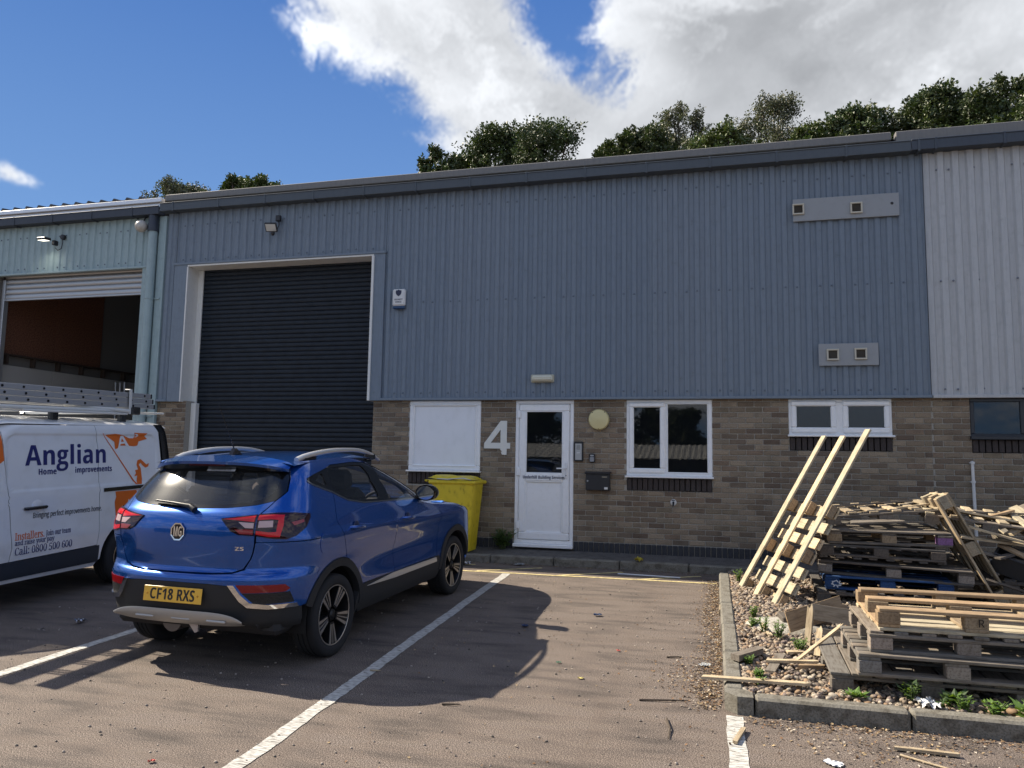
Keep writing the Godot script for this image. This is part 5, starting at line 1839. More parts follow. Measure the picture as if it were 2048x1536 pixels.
	# lettering on the side that faces the other car
	var lay := func(words: String, z: float, y: float, cap: float, width: float, font: String, bold: bool, m: Material, italic := false) -> void:
		var up := Vector3(0.0714 if y > 1.16 else 0.0, 1, 0).normalized()
		var tm := text_mesh(words, cap, font, bold, 0.002, italic)
		var o := put("lettering", tm, m, van)
		var b := tm.get_aabb()
		var sx: float = width / b.size.x
		var sd_x: float = s.pos(s.sz(z + width * 0.5, y + cap * 0.4).x, y + cap * 0.4).x + 0.0035
		var bx := Basis(Vector3(0, 0, 1), up, Vector3(0, 0, 1).cross(up))
		# left end of the words at z, foot of the capitals at y
		var foot: float = b.position.y if not ("g" in words or "y" in words or "p" in words or "J" in words) else b.position.y + b.size.y * 0.21
		o.transform = Transform3D(bx * Basis().scaled(Vector3(sx, 1, 1)), Vector3(-sd_x, y + cap * 0.4, z) + bx * Vector3(-b.position.x * sx, -foot - cap * 0.4, 0))
	lay.call("Anglian", -1.452, 1.430, 0.205, 1.067, "Droid Sans", true, navy)
	lay.call("Home", -1.290, 1.339, 0.062, 0.222, "Droid Sans", true, navy)
	lay.call("improvements", -0.82, 1.339, 0.062, 0.526, "Droid Sans", true, navy)
	lay.call("Bringing perfect improvements home.", -1.354, 0.897, 0.056, 0.906, "Droid Sans", false, mat("print_black", Color(0.015, 0.015, 0.02), 0.5), true)
	lay.call("Installers.", -1.557, 0.694, 0.074, 0.345, "Droid Serif", false, orange)
	lay.call("Join our team", -1.19, 0.700, 0.056, 0.318, "Droid Serif", false, navy)
	lay.call("and raise your pay", -1.555, 0.641, 0.050, 0.47, "Droid Serif", false, navy)
	lay.call("Call: 0800 500 600", -1.546, 0.545, 0.074, 0.70, "Droid Serif", false, navy)
	# emblem: a pennant on a staff above a figure
	var flat := func(called: String, pts: Array, m: Material, lift: float) -> void:
		var e := MB.new()
		var pg := PackedVector2Array()
		for p in pts:
			pg.append(p)
		s.patch(e, dense_zy(s, pg), [], lift, 0.0, -1, 0.022, 0.022)
		put(called, e, m, van)
	var V := func(z, y): return Vector2(z, y)
	flat.call("staff", [V.call(-0.437, 1.782), V.call(-0.422, 1.776), V.call(0.10, 1.165), V.call(0.072, 1.165)], orange, 0.003)
	flat.call("pennant", [V.call(-0.395, 1.762), V.call(-0.24, 1.775), V.call(-0.12, 1.762), V.call(-0.02, 1.725), V.call(0.05, 1.722), V.call(0.07, 1.745), V.call(0.06, 1.79), V.call(0.285, 1.785), V.call(0.235, 1.752), V.call(0.285, 1.715), V.call(0.14, 1.685), V.call(0.12, 1.635), V.call(0.06, 1.625), V.call(-0.06, 1.635), V.call(-0.16, 1.635), V.call(-0.21, 1.60), V.call(-0.24, 1.595), V.call(-0.25, 1.68)], orange, 0.003)
	flat.call("pennant_fold", [V.call(0.065, 1.775), V.call(0.115, 1.772), V.call(0.135, 1.752), V.call(0.10, 1.735), V.call(0.065, 1.738), V.call(0.105, 1.752)], white, 0.0045)
	flat.call("pennant_letter", [V.call(-0.155, 1.755), V.call(-0.115, 1.755), V.call(-0.02, 1.628), V.call(-0.065, 1.628), V.call(-0.09, 1.66), V.call(-0.155, 1.655), V.call(-0.165, 1.615), V.call(-0.195, 1.607)], white, 0.0045)
	flat.call("pennant_counter", [V.call(-0.135, 1.725), V.call(-0.10, 1.682), V.call(-0.148, 1.68)], orange, 0.006)
	flat.call("plume", [V.call(0.10, 1.40), V.call(0.115, 1.455), V.call(0.17, 1.468), V.call(0.22, 1.435), V.call(0.265, 1.40), V.call(0.31, 1.415), V.call(0.30, 1.375), V.call(0.25, 1.36), V.call(0.20, 1.39), V.call(0.165, 1.425), V.call(0.14, 1.40), V.call(0.17, 1.36), V.call(0.18, 1.30), V.call(0.19, 1.22), V.call(0.17, 1.165), V.call(0.09, 1.165), V.call(0.11, 1.27), V.call(0.06, 1.262), V.call(0.09, 1.30), V.call(0.075, 1.335), V.call(0.125, 1.345)], orange, 0.003)
	flat.call("figure", [V.call(-0.25, 1.10), V.call(0.40, 1.10), V.call(0.38, 0.80), V.call(0.10, 0.78), V.call(-0.23, 0.82), V.call(-0.255, 0.98), V.call(-0.235, 1.04)], orange, 0.003)
	flat.call("figure_stroke", [V.call(-0.04, 1.0), V.call(-0.02, 0.98), V.call(0.02, 0.90), V.call(0.0, 0.85), V.call(-0.05, 0.84), V.call(-0.06, 0.92)], white, 0.0045)
	flat.call("figure_stroke", [V.call(0.08, 1.095), V.call(0.11, 1.095), V.call(0.20, 0.98), V.call(0.24, 0.88), V.call(0.20, 0.88), V.call(0.15, 0.99)], white, 0.0045)
	# rack
	var steel := mat("rack_white", Color(0.55, 0.55, 0.52), 0.45)
	for z in [0.05, -0.95, -1.95]:
		mb = MB.new()
		mb.box(Vector3(0, 2.035, z), Vector3(1.62, 0.035, 0.05), 0.006)
		var bar := put("rack_bar", mb, steel, van)
		for x in [-0.74, 0.74]:
			mb = MB.new()
			mb.box(Vector3(x, 1.975, z), Vector3(0.07, 0.13, 0.10), 0.015)
			put("rack_foot", mb, black, bar)
	for z in [0.12, -1.80]:
		mb = MB.new()
		mb.box(Vector3(-0.80, 2.17, z), Vector3(0.010, 0.30, 0.045), 0.003)
		mb.box(Vector3(-0.765, 2.322, z), Vector3(0.08, 0.010, 0.045), 0.003)
		put("ladder_clamp", mb, steel, van)
	mb = MB.new()
	mb.box(Vector3(-0.80, 2.06, 0.20), Vector3(0.06, 0.10, 0.14), 0.012)
	put("clamp_block", mb, black, van)
	for t in [[-0.79, 2.045, -1.80, 0.10, 0.022], [-0.82, 2.015, -1.40, 0.05, 0.014], [-0.72, 2.04, 0.25, 0.80, 0.014], [-0.70, 2.02, -1.9, -0.3, 0.018]]:
		mb = MB.new()
		mb.tube([Vector3(t[0], t[1], t[2]), Vector3(t[0], t[1] + 0.005, t[3])], t[4], 8)
		put("rack_tube", mb, steel, van)
	for t in [[-0.52, 0.02], [-0.25, 0.06]]:
		mb = MB.new()
		mb.tube([Vector3(-0.70, 2.10, t[0] - 0.25), Vector3(-0.83, 2.055, t[1])], 0.022, 8)
		put("rack_strut", mb, steel, van)
	# three section ladder lying on the rack
	var ld := thing("ladder", "grey aluminium triple extension ladder lying on the van roof rack", "ladder", place)
	var alu := mat("ladder_aluminium", Color(0.36, 0.365, 0.37), 0.45, 0.55)
	for k in 3:
		var y := 2.125 + 0.066 * k
		var z1 := 0.55 - 0.03 * k
		for x in [-0.765, -0.38]:
			mb = MB.new()
			mb.box(Vector3(x, y, (z1 - 2.9) * 0.5), Vector3(0.028, 0.060, z1 + 2.9), 0.004)
			put("stile", mb, alu, ld)
		for q in 13:
			mb = MB.new()
			var z := z1 - 0.11 - q * 0.25
			mb.tube([Vector3(-0.781, y, z), Vector3(-0.37, y, z)], 0.013, 8)
			var rg := put("rung", mb, alu, ld)
			mb = MB.new()
			mb.lathe([Vector2(0.0, 0.0), Vector2(0.015, 0.0), Vector2(0.013, 0.006), Vector2(0.0, 0.007)], Transform3D(Basis(Vector3.BACK, PI / 2), Vector3(-0.779, y, z)), 10)
			put("rung_plug", mb, black, rg)
		mb = MB.new()
		mb.box(Vector3(-0.765, y, z1 + 0.01), Vector3(0.034, 0.058, 0.03), 0.006)
		put("end_cap", mb, black, ld)

func dense_zy(s: BodySkin, pg: PackedVector2Array) -> PackedVector2Array:
	var o := PackedVector2Array()
	for p in dense(Array(pg), true, 0.03):
		o.append(s.sz(p.x, p.y))
	return o

# ------------------------------------------------------------------ things fixed to or standing against the wall
func build_wall_fittings() -> void:
	var mb: MB
	var white := mat("fitting_white", Color(0.62, 0.62, 0.60), 0.4)
	var black := mat("fitting_black", Color(0.014, 0.014, 0.016), 0.45)
	var cream := mat("cream_diffuser", Color(0.60, 0.53, 0.27), 0.35)
	var steel := mat("brushed_steel", Color(0.42, 0.42, 0.41), 0.35, 0.8)
	# floodlight of the blue unit
	var f := thing("floodlight", "black square floodlight with white lens above the dark shutter", "floodlight", at(-7.08, 5.22, 0.09))
	mb = MB.new()
	mb.box(Vector3(0.06, 0.165, 0.035), Vector3(0.085, 0.10, 0.06), 0.008)
	put("junction_box", mb, black, f)
	mb = MB.new()
	mb.tube([Vector3(0.06, 0.12, 0.03), Vector3(0.09, 0.05, 0.05), Vector3(0.05, -0.02, 0.04)], 0.008, 6)
	put("cable", mb, black, f)
	var tilt := Basis(Vector3.UP, 0.25) * Basis(Vector3.RIGHT, 0.75)
	mb = MB.new()
	mb.box(Vector3(-0.03, 0.0, 0.10), Vector3(0.20, 0.16, 0.035), 0.008, tilt)
	put("lamp_body", mb, black, f)
	mb = MB.new()
	mb.box(Vector3(-0.03, 0.0, 0.10) + tilt * Vector3(0, 0, 0.018), Vector3(0.165, 0.125, 0.008), 0.002, tilt)
	put("lamp_lens", mb, mat("lens_white", Color(0.55, 0.55, 0.52), 0.25), f)
	mb = MB.new()
	mb.lathe([Vector2(0.0, -0.05), Vector2(0.022, -0.04), Vector2(0.03, -0.015), Vector2(0.03, 0.01), Vector2(0.0, 0.012)], at(0.01, -0.10, 0.10), 12)
	put("motion_sensor", mb, black, f)
	# floodlight of the teal unit, switched on
	f = thing("floodlight", "small lit floodlight with curled cable on the pale teal cladding", "floodlight", at(-11.62, 5.24, 0.08))
	mb = MB.new()
	mb.lathe([Vector2(0.0, 0.0), Vector2(0.05, 0.0), Vector2(0.045, 0.05), Vector2(0.0, 0.055)], Transform3D(Basis(Vector3.RIGHT, PI / 2), Vector3(0.14, 0.10, 0.0)), 14)
	put("junction_box", mb, black, f)
	mb = MB.new()
	mb.tube([Vector3(0.14, 0.08, 0.03), Vector3(0.17, 0.0, 0.05), Vector3(0.15, -0.12, 0.05), Vector3(0.07, -0.15, 0.05), Vector3(0.02, -0.10, 0.06)], 0.007, 6)
	put("cable", mb, black, f)
	mb = MB.new()
	mb.box(Vector3(-0.10, 0.03, 0.20), Vector3(0.18, 0.05, 0.15), 0.01, Basis(Vector3.RIGHT, 0.12))
	mb.box(Vector3(0.03, -0.02, 0.08), Vector3(0.06, 0.09, 0.10), 0.01)
	put("lamp_body", mb, black, f)
	mb = MB.new()
	mb.box(Vector3(-0.10, 0.001, 0.205), Vector3(0.15, 0.006, 0.12), 0.001, Basis(Vector3.RIGHT, 0.12))
	var glow := mat("lamp_glow", Color(0.9, 0.9, 0.85), 0.4)
	glow.emission_enabled = true
	glow.emission = Color(1.0, 0.98, 0.9)
	glow.emission_energy_multiplier = 1.2
	put("lamp_lens", mb, glow, f)
	var sl := SpotLight3D.new()
	sl.name = "floodlight_beam"
	f.add_child(sl)
	sl.transform = Transform3D(Basis(Vector3.RIGHT, -PI / 2), Vector3(-0.10, -0.02, 0.20))
	sl.light_energy = 0.10
	sl.light_color = Color(1.0, 0.97, 0.88)
	sl.spot_range = 8.0
	sl.spot_attenuation = 2.0
	sl.spot_angle = 70.0
	sl.light_size = 0.06
	sl.shadow_enabled = true
	# dome lamp by the downpipe
	f = thing("dome_lamp", "round cream dome lamp hanging beside the pale teal downpipe", "lamp", at(-9.70, 5.40, 0.09))
	mb = MB.new()
	mb.lathe([Vector2(0.0, -0.10), Vector2(0.06, -0.085), Vector2(0.10, -0.03), Vector2(0.105, 0.03), Vector2(0.06, 0.05), Vector2(0.0, 0.052)], Transform3D(Basis(Vector3.RIGHT, -1.0) * Basis(Vector3.BACK, 0.4), Vector3(0, 0, 0.11)), 18)
	put("dome", mb, mat("dull_cream", Color(0.42, 0.40, 0.36), 0.4), f)
	mb = MB.new()
	mb.tube([Vector3(0.02, 0.04, 0.10), Vector3(0.03, 0.16, 0.06), Vector3(0.0, 0.20, 0.0)], 0.012, 6)
	put("arm", mb, black, f)
	# alarm box
	f = thing("alarm_box", "white alarm box with dark shield emblem and blue base on blue cladding", "alarm box", at(-4.79, 3.925, 0.075))
	mb = MB.new()
	mb.box(Vector3(0, 0.02, 0.035), Vector3(0.215, 0.27, 0.07), 0.02)
	put("cover", mb, white, f)
	mb = MB.new()
	mb.box(Vector3(0, -0.138, 0.033), Vector3(0.20, 0.05, 0.06), 0.015)
	put("strobe_base", mb, mat("strobe_blue", Color(0.012, 0.05, 0.13), 0.2), f)
	mb = MB.new()
	mb.prism(PackedVector2Array([Vector2(-0.042, 0.115), Vector2(-0.03, 0.108), Vector2(0.0, 0.122), Vector2(0.03, 0.108), Vector2(0.042, 0.115), Vector2(0.05, 0.09), Vector2(0.045, 0.06), Vector2(0.03, 0.035), Vector2(0.0, 0.015), Vector2(-0.03, 0.035), Vector2(-0.045, 0.06), Vector2(-0.05, 0.09)]), Transform3D(Basis(), Vector3(0, 0.02, 0.069)), 0.003)
	var ink := mat("navy_print", Color(0.012, 0.016, 0.05), 0.5)
	put("shield_emblem", mb, ink, f)
	var t := put("lettering", text_mesh("SECURITY", 0.022, "Droid Sans", true), ink, f)
	t.position = Vector3(0, -0.015, 0.0715)
	t = put("lettering", text_mesh("SHIELD", 0.022, "Droid Sans", true), ink, f)
	t.position = Vector3(0, -0.055, 0.0715)
	# bulkhead lamp over the door
	f = thing("bulkhead_lamp", "small oblong cream bulkhead lamp above the white door", "lamp", at(-2.45, 2.628, 0.075))
	mb = MB.new()
	mb.box(Vector3(0, 0, 0.02), Vector3(0.355, 0.118, 0.04), 0.014)
	put("base", mb, mat("cream_plastic", Color(0.42, 0.40, 0.30), 0.5), f)
	mb = MB.new()
	mb.box(Vector3(0, 0, 0.055), Vector3(0.315, 0.085, 0.05), 0.022)
	put("diffuser", mb, mat("bulkhead_cream", Color(0.62, 0.60, 0.48), 0.3), f)
	for y in [-0.012, 0.012]:
		mb = MB.new()
		mb.box(Vector3(0, y, 0.082), Vector3(0.27, 0.010, 0.006), 0.002)
		put("rib", mb, mats["bulkhead_cream"], f)
	# round lamp
	f = thing("round_lamp", "flat round pale yellow lamp on brick between door and window", "lamp", at(-1.61, 2.02, 0.008))
	mb = MB.new()
	var face := Transform3D(Basis(Vector3.RIGHT, PI / 2), Vector3.ZERO)
	mb.lathe([Vector2(0.148, 0.0), Vector2(0.154, 0.02), Vector2(0.154, 0.045), Vector2(0.142, 0.06)], face, 40)
	put("rim", mb, mat("cream_rim", Color(0.46, 0.40, 0.20), 0.4), f)
	mb = MB.new()
	mb.lathe([Vector2(0.146, 0.052), Vector2(0.14, 0.066), Vector2(0.10, 0.075), Vector2(0.0, 0.08)], face, 40)
	put("diffuser", mb, cream, f)
	for a in [0.9, 2.3, 4.71]:
		mb = MB.new()
		mb.lathe([Vector2(0.008, 0.0), Vector2(0.007, 0.005), Vector2(0.0, 0.006)], Transform3D(Basis(Vector3.RIGHT, PI / 2), Vector3(cos(a) * 0.137, sin(a) * 0.137, 0.064)), 8)
		put("screw", mb, black, f)
	# intercom
	f = thing("intercom", "tall black framed steel intercom panel beside the white door", "intercom", at(-1.908, 1.552, 0.006))
	mb = MB.new()
	mb.box(Vector3(0, 0, 0.02), Vector3(0.135, 0.29, 0.04), 0.008)
	put("housing", mb, black, f)
	mb = MB.new()
	mb.box(Vector3(0, -0.005, 0.04), Vector3(0.095, 0.24, 0.008), 0.002)
	put("face_plate", mb, steel, f)
	mb = MB.new()
	mb.box(Vector3(0, -0.02, 0.045), Vector3(0.05, 0.014, 0.006), 0.002)
	put("call_button", mb, white, f)
	mb = MB.new()
	for k in 6:
		mb.box(Vector3(0, 0.03 + k * 0.012, 0.0445), Vector3(0.055, 0.004, 0.002))
	stuff(put("speaker_slots", mb, black, f))
	# key safe
	f = thing("key_safe", "small grey key safe with dark cover on the brick above the letter box", "key safe", at(-1.708, 1.459, 0.006))
	mb = MB.new()
	mb.box(Vector3(0, 0, 0.022), Vector3(0.088, 0.13, 0.044), 0.014)
	put("body", mb, black, f)
	mb = MB.new()
	mb.box(Vector3(0, -0.02, 0.046), Vector3(0.062, 0.07, 0.008), 0.004)
	put("key_cover", mb, mat("safe_grey", Color(0.24, 0.25, 0.26), 0.5), f)
	mb = MB.new()
	mb.box(Vector3(0, 0.035, 0.046), Vector3(0.05, 0.022, 0.006), 0.003)
	put("dial_window", mb, steel, f)
	# letter box
	f = thing("letter_box", "black metal letter box with sloping lid on the brick wall", "letter box", at(-1.615, 1.128, 0.006))
	mb = MB.new()
	mb.box(Vector3(0, -0.01, 0.05), Vector3(0.345, 0.25, 0.10), 0.008)
	put("box", mb, black, f)
	mb = MB.new()
	mb.box(Vector3(0, 0.118, 0.06), Vector3(0.375, 0.022, 0.13), 0.006, Basis(Vector3.RIGHT, 0.12))
	put("lid", mb, black, f)
	mb = MB.new()
	mb.box(Vector3(0.10, 0.06, 0.102), Vector3(0.075, 0.022, 0.006), 0.002)
	put("name_plate", mb, mat("plate_bronze", Color(0.22, 0.19, 0.14), 0.4), f)
	mb = MB.new()
	mb.box(Vector3(0.12, -0.10, 0.102), Vector3(0.05, 0.032, 0.003))
	put("sticker", mb, white, f)
	mb = MB.new()
	mb.lathe([Vector2(0.013, 0.0), Vector2(0.012, 0.006), Vector2(0.0, 0.007)], Transform3D(Basis(Vector3.RIGHT, PI / 2), Vector3(-0.145, 0.0, 0.10)), 12)
	put("lock", mb, steel, f)
	# house number
	mb = MB.new()
	var sc := 0.511 / 268.0
	var pt := func(x: float, y: float) -> Vector2: return Vector2((x - 1032.0) * sc, (550.0 - y) * sc)
	mb.prism(PackedVector2Array([pt.call(1060, 415), pt.call(1112, 415), pt.call(1112, 590), pt.call(1140, 590), pt.call(1140, 635), pt.call(1112, 635), pt.call(1111, 684), pt.call(1074, 683), pt.call(1067, 668), pt.call(1072, 655), pt.call(1060, 645)]), Transform3D(), 0.012)
	mb.prism(PackedVector2Array([pt.call(1059.8, 415), pt.call(1059.8, 485), pt.call(980, 590), pt.call(1059.8, 590), pt.call(1059.8, 635), pt.call(925, 635), pt.call(925, 595)]), Transform3D(), 0.012)
	var no := put("house_number", mb, mat("number_white", Color(0.66, 0.66, 0.60), 0.5))
	no.position = Vector3(-3.16, 1.742, 0.006)
	tag(no, "large white figure 4 with a chipped foot on brick", "number")
	# vent panels
	for v in [[1.117, 4.795, 2.474, 5.115, "wide pale grey panel with two square vents high on the cladding", [[1.185, 4.965], [1.935, 4.935]]], [1.407, 2.755, 2.158, 3.058, "short pale grey panel with two square vents above the small windows", [[1.585, 2.905], [1.935, 2.91]]]]:
		f = thing("vent_panel", v[4], "vent panel", at(0, 0, 0.076))
		mb = MB.new()
		mb.box(Vector3((v[0] + v[2]) * 0.5, (v[1] + v[3]) * 0.5, 0.012), Vector3(v[2] - v[0], v[3] - v[1], 0.024), 0.003)
		var pm := mat("vent_panel_grey", Color(0.27, 0.285, 0.295), 0.5)
		grain(pm, upvc().albedo_texture, Vector3(0.6, 0.6, 0.6))
		put("panel", mb, pm, f)
		for q in v[5]:
			var vn := Node3D.new()
			vn.name = "vent"
			f.add_child(vn, true)
			vn.position = Vector3(q[0], q[1], 0.024)
			mb = MB.new()
			framed(mb, -0.078, -0.078, 0.078, 0.078, 0.022, 0.014, 0.028, 0.004)
			put("vent_frame", mb, mat("vent_cream", Color(0.50, 0.47, 0.38), 0.5), vn)
			for k in 7:
				mb = MB.new()
				mb.box(Vector3(0, -0.048 + k * 0.016, 0.010), Vector3(0.112, 0.004, 0.016), 0.0, Basis(Vector3.RIGHT, 0.7))
				put("louvre", mb, mat("vent_grime", Color(0.10, 0.085, 0.065), 0.8), vn)
			mb = MB.new()
			mb.box(Vector3(0, 0, 0.001), Vector3(0.112, 0.112, 0.004))
			put("vent_back", mb, black, vn)
		if v[1] > 4.0:
			mb = MB.new()
			mb.lathe([Vector2(0.0, 0.0), Vector2(0.02, 0.0), Vector2(0.017, 0.004), Vector2(0.0, 0.005)], Transform3D(Basis(Vector3.RIGHT, PI / 2), Vector3(2.385, 4.97, 0.024)), 12)
			put("cable_hole", mb, black, f)
	# tap stub, waste pipe
	f = thing("outside_tap", "small white rimmed outside tap low on the brick wall", "tap", at(-0.549, 0.85, 0.004))
	mb = MB.new()
	mb.lathe([Vector2(0.0, 0.0), Vector2(0.045, 0.0), Vector2(0.04, 0.010), Vector2(0.0, 0.012)], face, 18)
	put("wall_plate", mb, white, f)
	mb = MB.new()
	mb.tube([Vector3(0, 0, 0.01), Vector3(0, 0, 0.06), Vector3(0, -0.05, 0.075)], [0.014, 0.014, 0.011], 8)
	mb.box(Vector3(0, 0.03, 0.045), Vector3(0.05, 0.012, 0.012), 0.004)
	put("spout", mb, black, f)
	f = thing("waste_pipe", "thin white waste pipe running down the brick below dark window", "pipe", at(3.235, 0, 0.03))
	mb = MB.new()
	mb.tube([Vector3(0, 1.47, -0.03), Vector3(0, 1.478, 0.0), Vector3(0.0, 1.45, 0.012), Vector3(0.014, 0.12, 0.012)], 0.020, 10)
	put("pipe", mb, white, f)
	for y in [1.455, 1.21]:
		mb = MB.new()
		mb.lathe([Vector2(0.021, 0.0), Vector2(0.028, 0.0), Vector2(0.028, 0.03), Vector2(0.021, 0.03)], at(0.002, y, 0.012), 12, true)
		mb.box(Vector3(0.0, y + 0.015, 0.0), Vector3(0.07, 0.012, 0.015), 0.003)
		put("pipe_clip", mb, white, f)
	f = thing("security_camera", "small black camera on the pale grey cladding", "camera", at(4.06, 3.06, 0.08))
	mb = MB.new()
	mb.box(Vector3(0, 0, 0.05), Vector3(0.09, 0.11, 0.10), 0.02)
	put("housing", mb, black, f)
	mb = MB.new()
	mb.lathe([Vector2(0.03, 0.0), Vector2(0.028, 0.02), Vector2(0.0, 0.022)], Transform3D(Basis(Vector3.RIGHT, PI / 2), Vector3(0, 0, 0.10)), 14)
	put("lens", mb, white, f)
	# yellow wheeled bin, side on, front to the right
	f = thing("wheelie_bin", "yellow wheeled bin with battered lid standing against the brick wall", "bin", at(-3.66, 0.09, 0.33))
	var yel := mat("bin_yellow", Color(0.64, 0.49, 0.020), 0.45)
	grain(yel, noise_tex("bin_grime", [[0.0, Color(0.45, 0.42, 0.36)], [0.25, Color(0.88, 0.87, 0.84)], [0.5, Color(1, 1, 1)], [1.0, Color(1.06, 1.06, 1.1)]], 0.02, 5, FastNoiseLite.TYPE_SIMPLEX, 512, 101), Vector3(0.9, 0.5, 0.9))
	mb = MB.new()
	mb.grid(func(a: float, b: float) -> Vector3:
		var an := a * TAU
		var k := 2.0 / 7.0
		var hx := lerpf(0.27, 0.335, b)
		var hz := lerpf(0.225, 0.275, b)
		return Vector3(signf(sin(an)) * pow(absf(sin(an)), k) * hx + lerpf(-0.02, 0.0, b), b * 0.97, signf(cos(an)) * pow(absf(cos(an)), k) * hz), 64, 8)
	put("body", mb, yel, f)
	mb = MB.new()
	mb.box(Vector3(0.0, 0.985, 0.0), Vector3(0.72, 0.055, 0.60), 0.018)
	put("rim", mb, yel, f)
	mb = MB.new()
	mb.grid(func(a: float, b: float) -> Vector3:
		var x := lerpf(-0.37, 0.33, a)
		var z := lerpf(0.285, -0.285, b)
		var e := minf(minf(a, 1.0 - a) * 7.0, minf(b, 1.0 - b) * 6.0)
		return Vector3(x, 1.015 + 0.048 * smoothstep(0.0, 1.0, e) + 0.022 * (1.0 - a) + 0.008 * sin(x * 19.0 + z * 7.0), z), 24, 16)
	put("lid", mb, yel, f)
	mb = MB.new()
	mb.tube([Vector3(-0.22, 1.035, 0.302), Vector3(-0.05, 1.025, 0.315), Vector3(0.05, 1.04, 0.305), Vector3(0.18, 1.045, 0.30), Vector3(0.30, 1.025, 0.30)], [0.006, 0.012, 0.007, 0.013, 0.005], 6)
	put("rag", mb, mat("rag_white", Color(0.5, 0.5, 0.47), 0.9), f)
	mb = MB.new()
	mb.tube([Vector3(-0.40, 1.0, -0.22), Vector3(-0.43, 1.0, -0.22), Vector3(-0.43, 1.0, 0.22), Vector3(-0.40, 1.0, 0.22)], 0.016, 8)
	put("handle", mb, yel, f)
	for z in [-0.25, 0.25]:
		mb = MB.new()
		mb.lathe([Vector2(0.0, -0.025), Vector2(0.09, -0.025), Vector2(0.1, -0.015), Vector2(0.1, 0.015), Vector2(0.09, 0.025), Vector2(0.0, 0.025)], Transform3D(Basis(Vector3.RIGHT, PI / 2), Vector3(-0.24, 0.10, z)), 20)
		put("wheel", mb, black, f)

# ------------------------------------------------------------------ trees and the far side
func leaf_spray(n: int, size: float, sd: int) -> ArrayMesh:
	var r := RandomNumberGenerator.new()
	r.seed = sd
	var mb := MB.new()
	for k in n:
		var d := Vector3(r.randfn(), r.randfn() + 0.3, r.randfn()).normalized()
		var o := d * r.randf_range(0.02, 0.14)
		var s := d.cross(Vector3(r.randfn(), r.randfn(), r.randfn())).normalized()
		var l := size * r.randf_range(0.7, 1.25)
		var w := l * 0.36
		var nrm := d.cross(s) * l * 0.12
		mb.tri(o, o + d * l * 0.5 + s * w + nrm, o + d * l)
		mb.tri(o, o + d * l, o + d * l * 0.5 - s * w + nrm)
	return mb.mesh()

func tree(called: String, label: String, base: Vector3, top: float, half: float, c: Color, leafy: float, leaf: float, sd: int, group: String) -> void:
	var t := thing(called, label, "tree", Transform3D(Basis(), base), group)
	var r := RandomNumberGenerator.new()
	r.seed = sd
	var h := top - base.y
	var bark := mat("bark", Color(0.07, 0.055, 0.042), 0.95)
	var mb := MB.new()
	mb.tube([Vector3(0, -0.2, 0), Vector3(0.08, h * 0.25, 0.05), Vector3(-0.05, h * 0.5, 0), Vector3(0.05, h * 0.75, 0.05)], [0.26, 0.20, 0.15, 0.07], 10)
	put("trunk", mb, bark, t)
	# lobes of the crown
	var lobes := [[Vector3(0, h - half * 1.55, 0), half * 0.84]]
	for k in 9:
		var a := TAU * k / 9.0 + r.randf_range(-0.4, 0.4)
		var up := r.randf_range(0.0, 1.0)
		var q := half * lerpf(1.05, 0.55, up) * r.randf_range(0.7, 1.1)
		lobes.append([Vector3(cos(a) * q, h - half * lerpf(3.2, 0.75, up) * r.randf_range(0.8, 1.1), sin(a) * q), half * r.randf_range(0.34, 0.52)])
	for k in 7:
		var off := r.randf_range(-0.85, 0.85)
		lobes.append([Vector3(off * half, h - half * (r.randf_range(0.18, 0.45) + 1.0 * off * off), r.randf_range(-0.4, 0.4) * half), half * r.randf_range(0.16, 0.28)])
	for k in lobes.size():
		mb = MB.new()
		var e: Vector3 = lobes[k][0]
		var st := Vector3(0, maxf(h * 0.35, e.y - half * 2.2), 0)
		mb.tube([st, st.lerp(e, 0.5) + Vector3(0, 0.2, 0), e, e + Vector3(r.randf_range(-0.3, 0.3), lobes[k][1] * 0.8, r.randf_range(-0.3, 0.3))], [0.07, 0.045, 0.022, 0.008], 6)
		put("limb", mb, bark, t)
	var xf := []
	var cols := []
	# leaves sit in clumps at the ends of the twigs, so that the outline is ragged and sky shows between
	for lb in lobes:
		var n := int(48.0 * leafy * pow(lb[1] / half, 1.6) * maxf(half, 0.8) + 8)
		for k in n:
			var d := Vector3(r.randfn(), r.randfn() + 0.3, r.randfn()).normalized()
			var c0: Vector3 = lb[0] + d * lb[1] * r.randf_range(0.35, 1.0) * Vector3(0.95, 1.12, 0.95)
			var shoot := (d + Vector3(r.randfn() * 0.4, 0.5 + r.randf() * 0.5, r.randfn() * 0.4)).normalized() * half * r.randf_range(0.18, 0.46)
			var tint := r.randf_range(0.65, 1.4)
			for q in int(r.randf_range(8, 17)):
				var f := r.randf()
				var p := c0 + shoot * f + Vector3(r.randfn(), r.randfn(), r.randfn()) * half * 0.055 * (1.25 - f)
				if p.y > h + 0.08:
					continue
				xf.append(Transform3D(Basis.from_euler(Vector3(r.randf() * TAU, r.randf() * TAU, r.randf() * TAU)) * Basis().scaled(Vector3.ONE * r.randf_range(0.65, 1.2)), p))
				var v := tint * r.randf_range(0.8, 1.2)
				cols.append(Color(c.r * v * r.randf_range(0.9, 1.25), c.g * v, c.b * v))
	var lm := mat("leaf", Color(1, 1, 1), 0.5)
	lm.vertex_color_use_as_albedo = true
	lm.backlight_enabled = true
	lm.backlight = Color(0.45, 0.50, 0.15)
	stuff(multi("crown", leaf_spray(6, leaf, sd), xf, cols, lm, t))

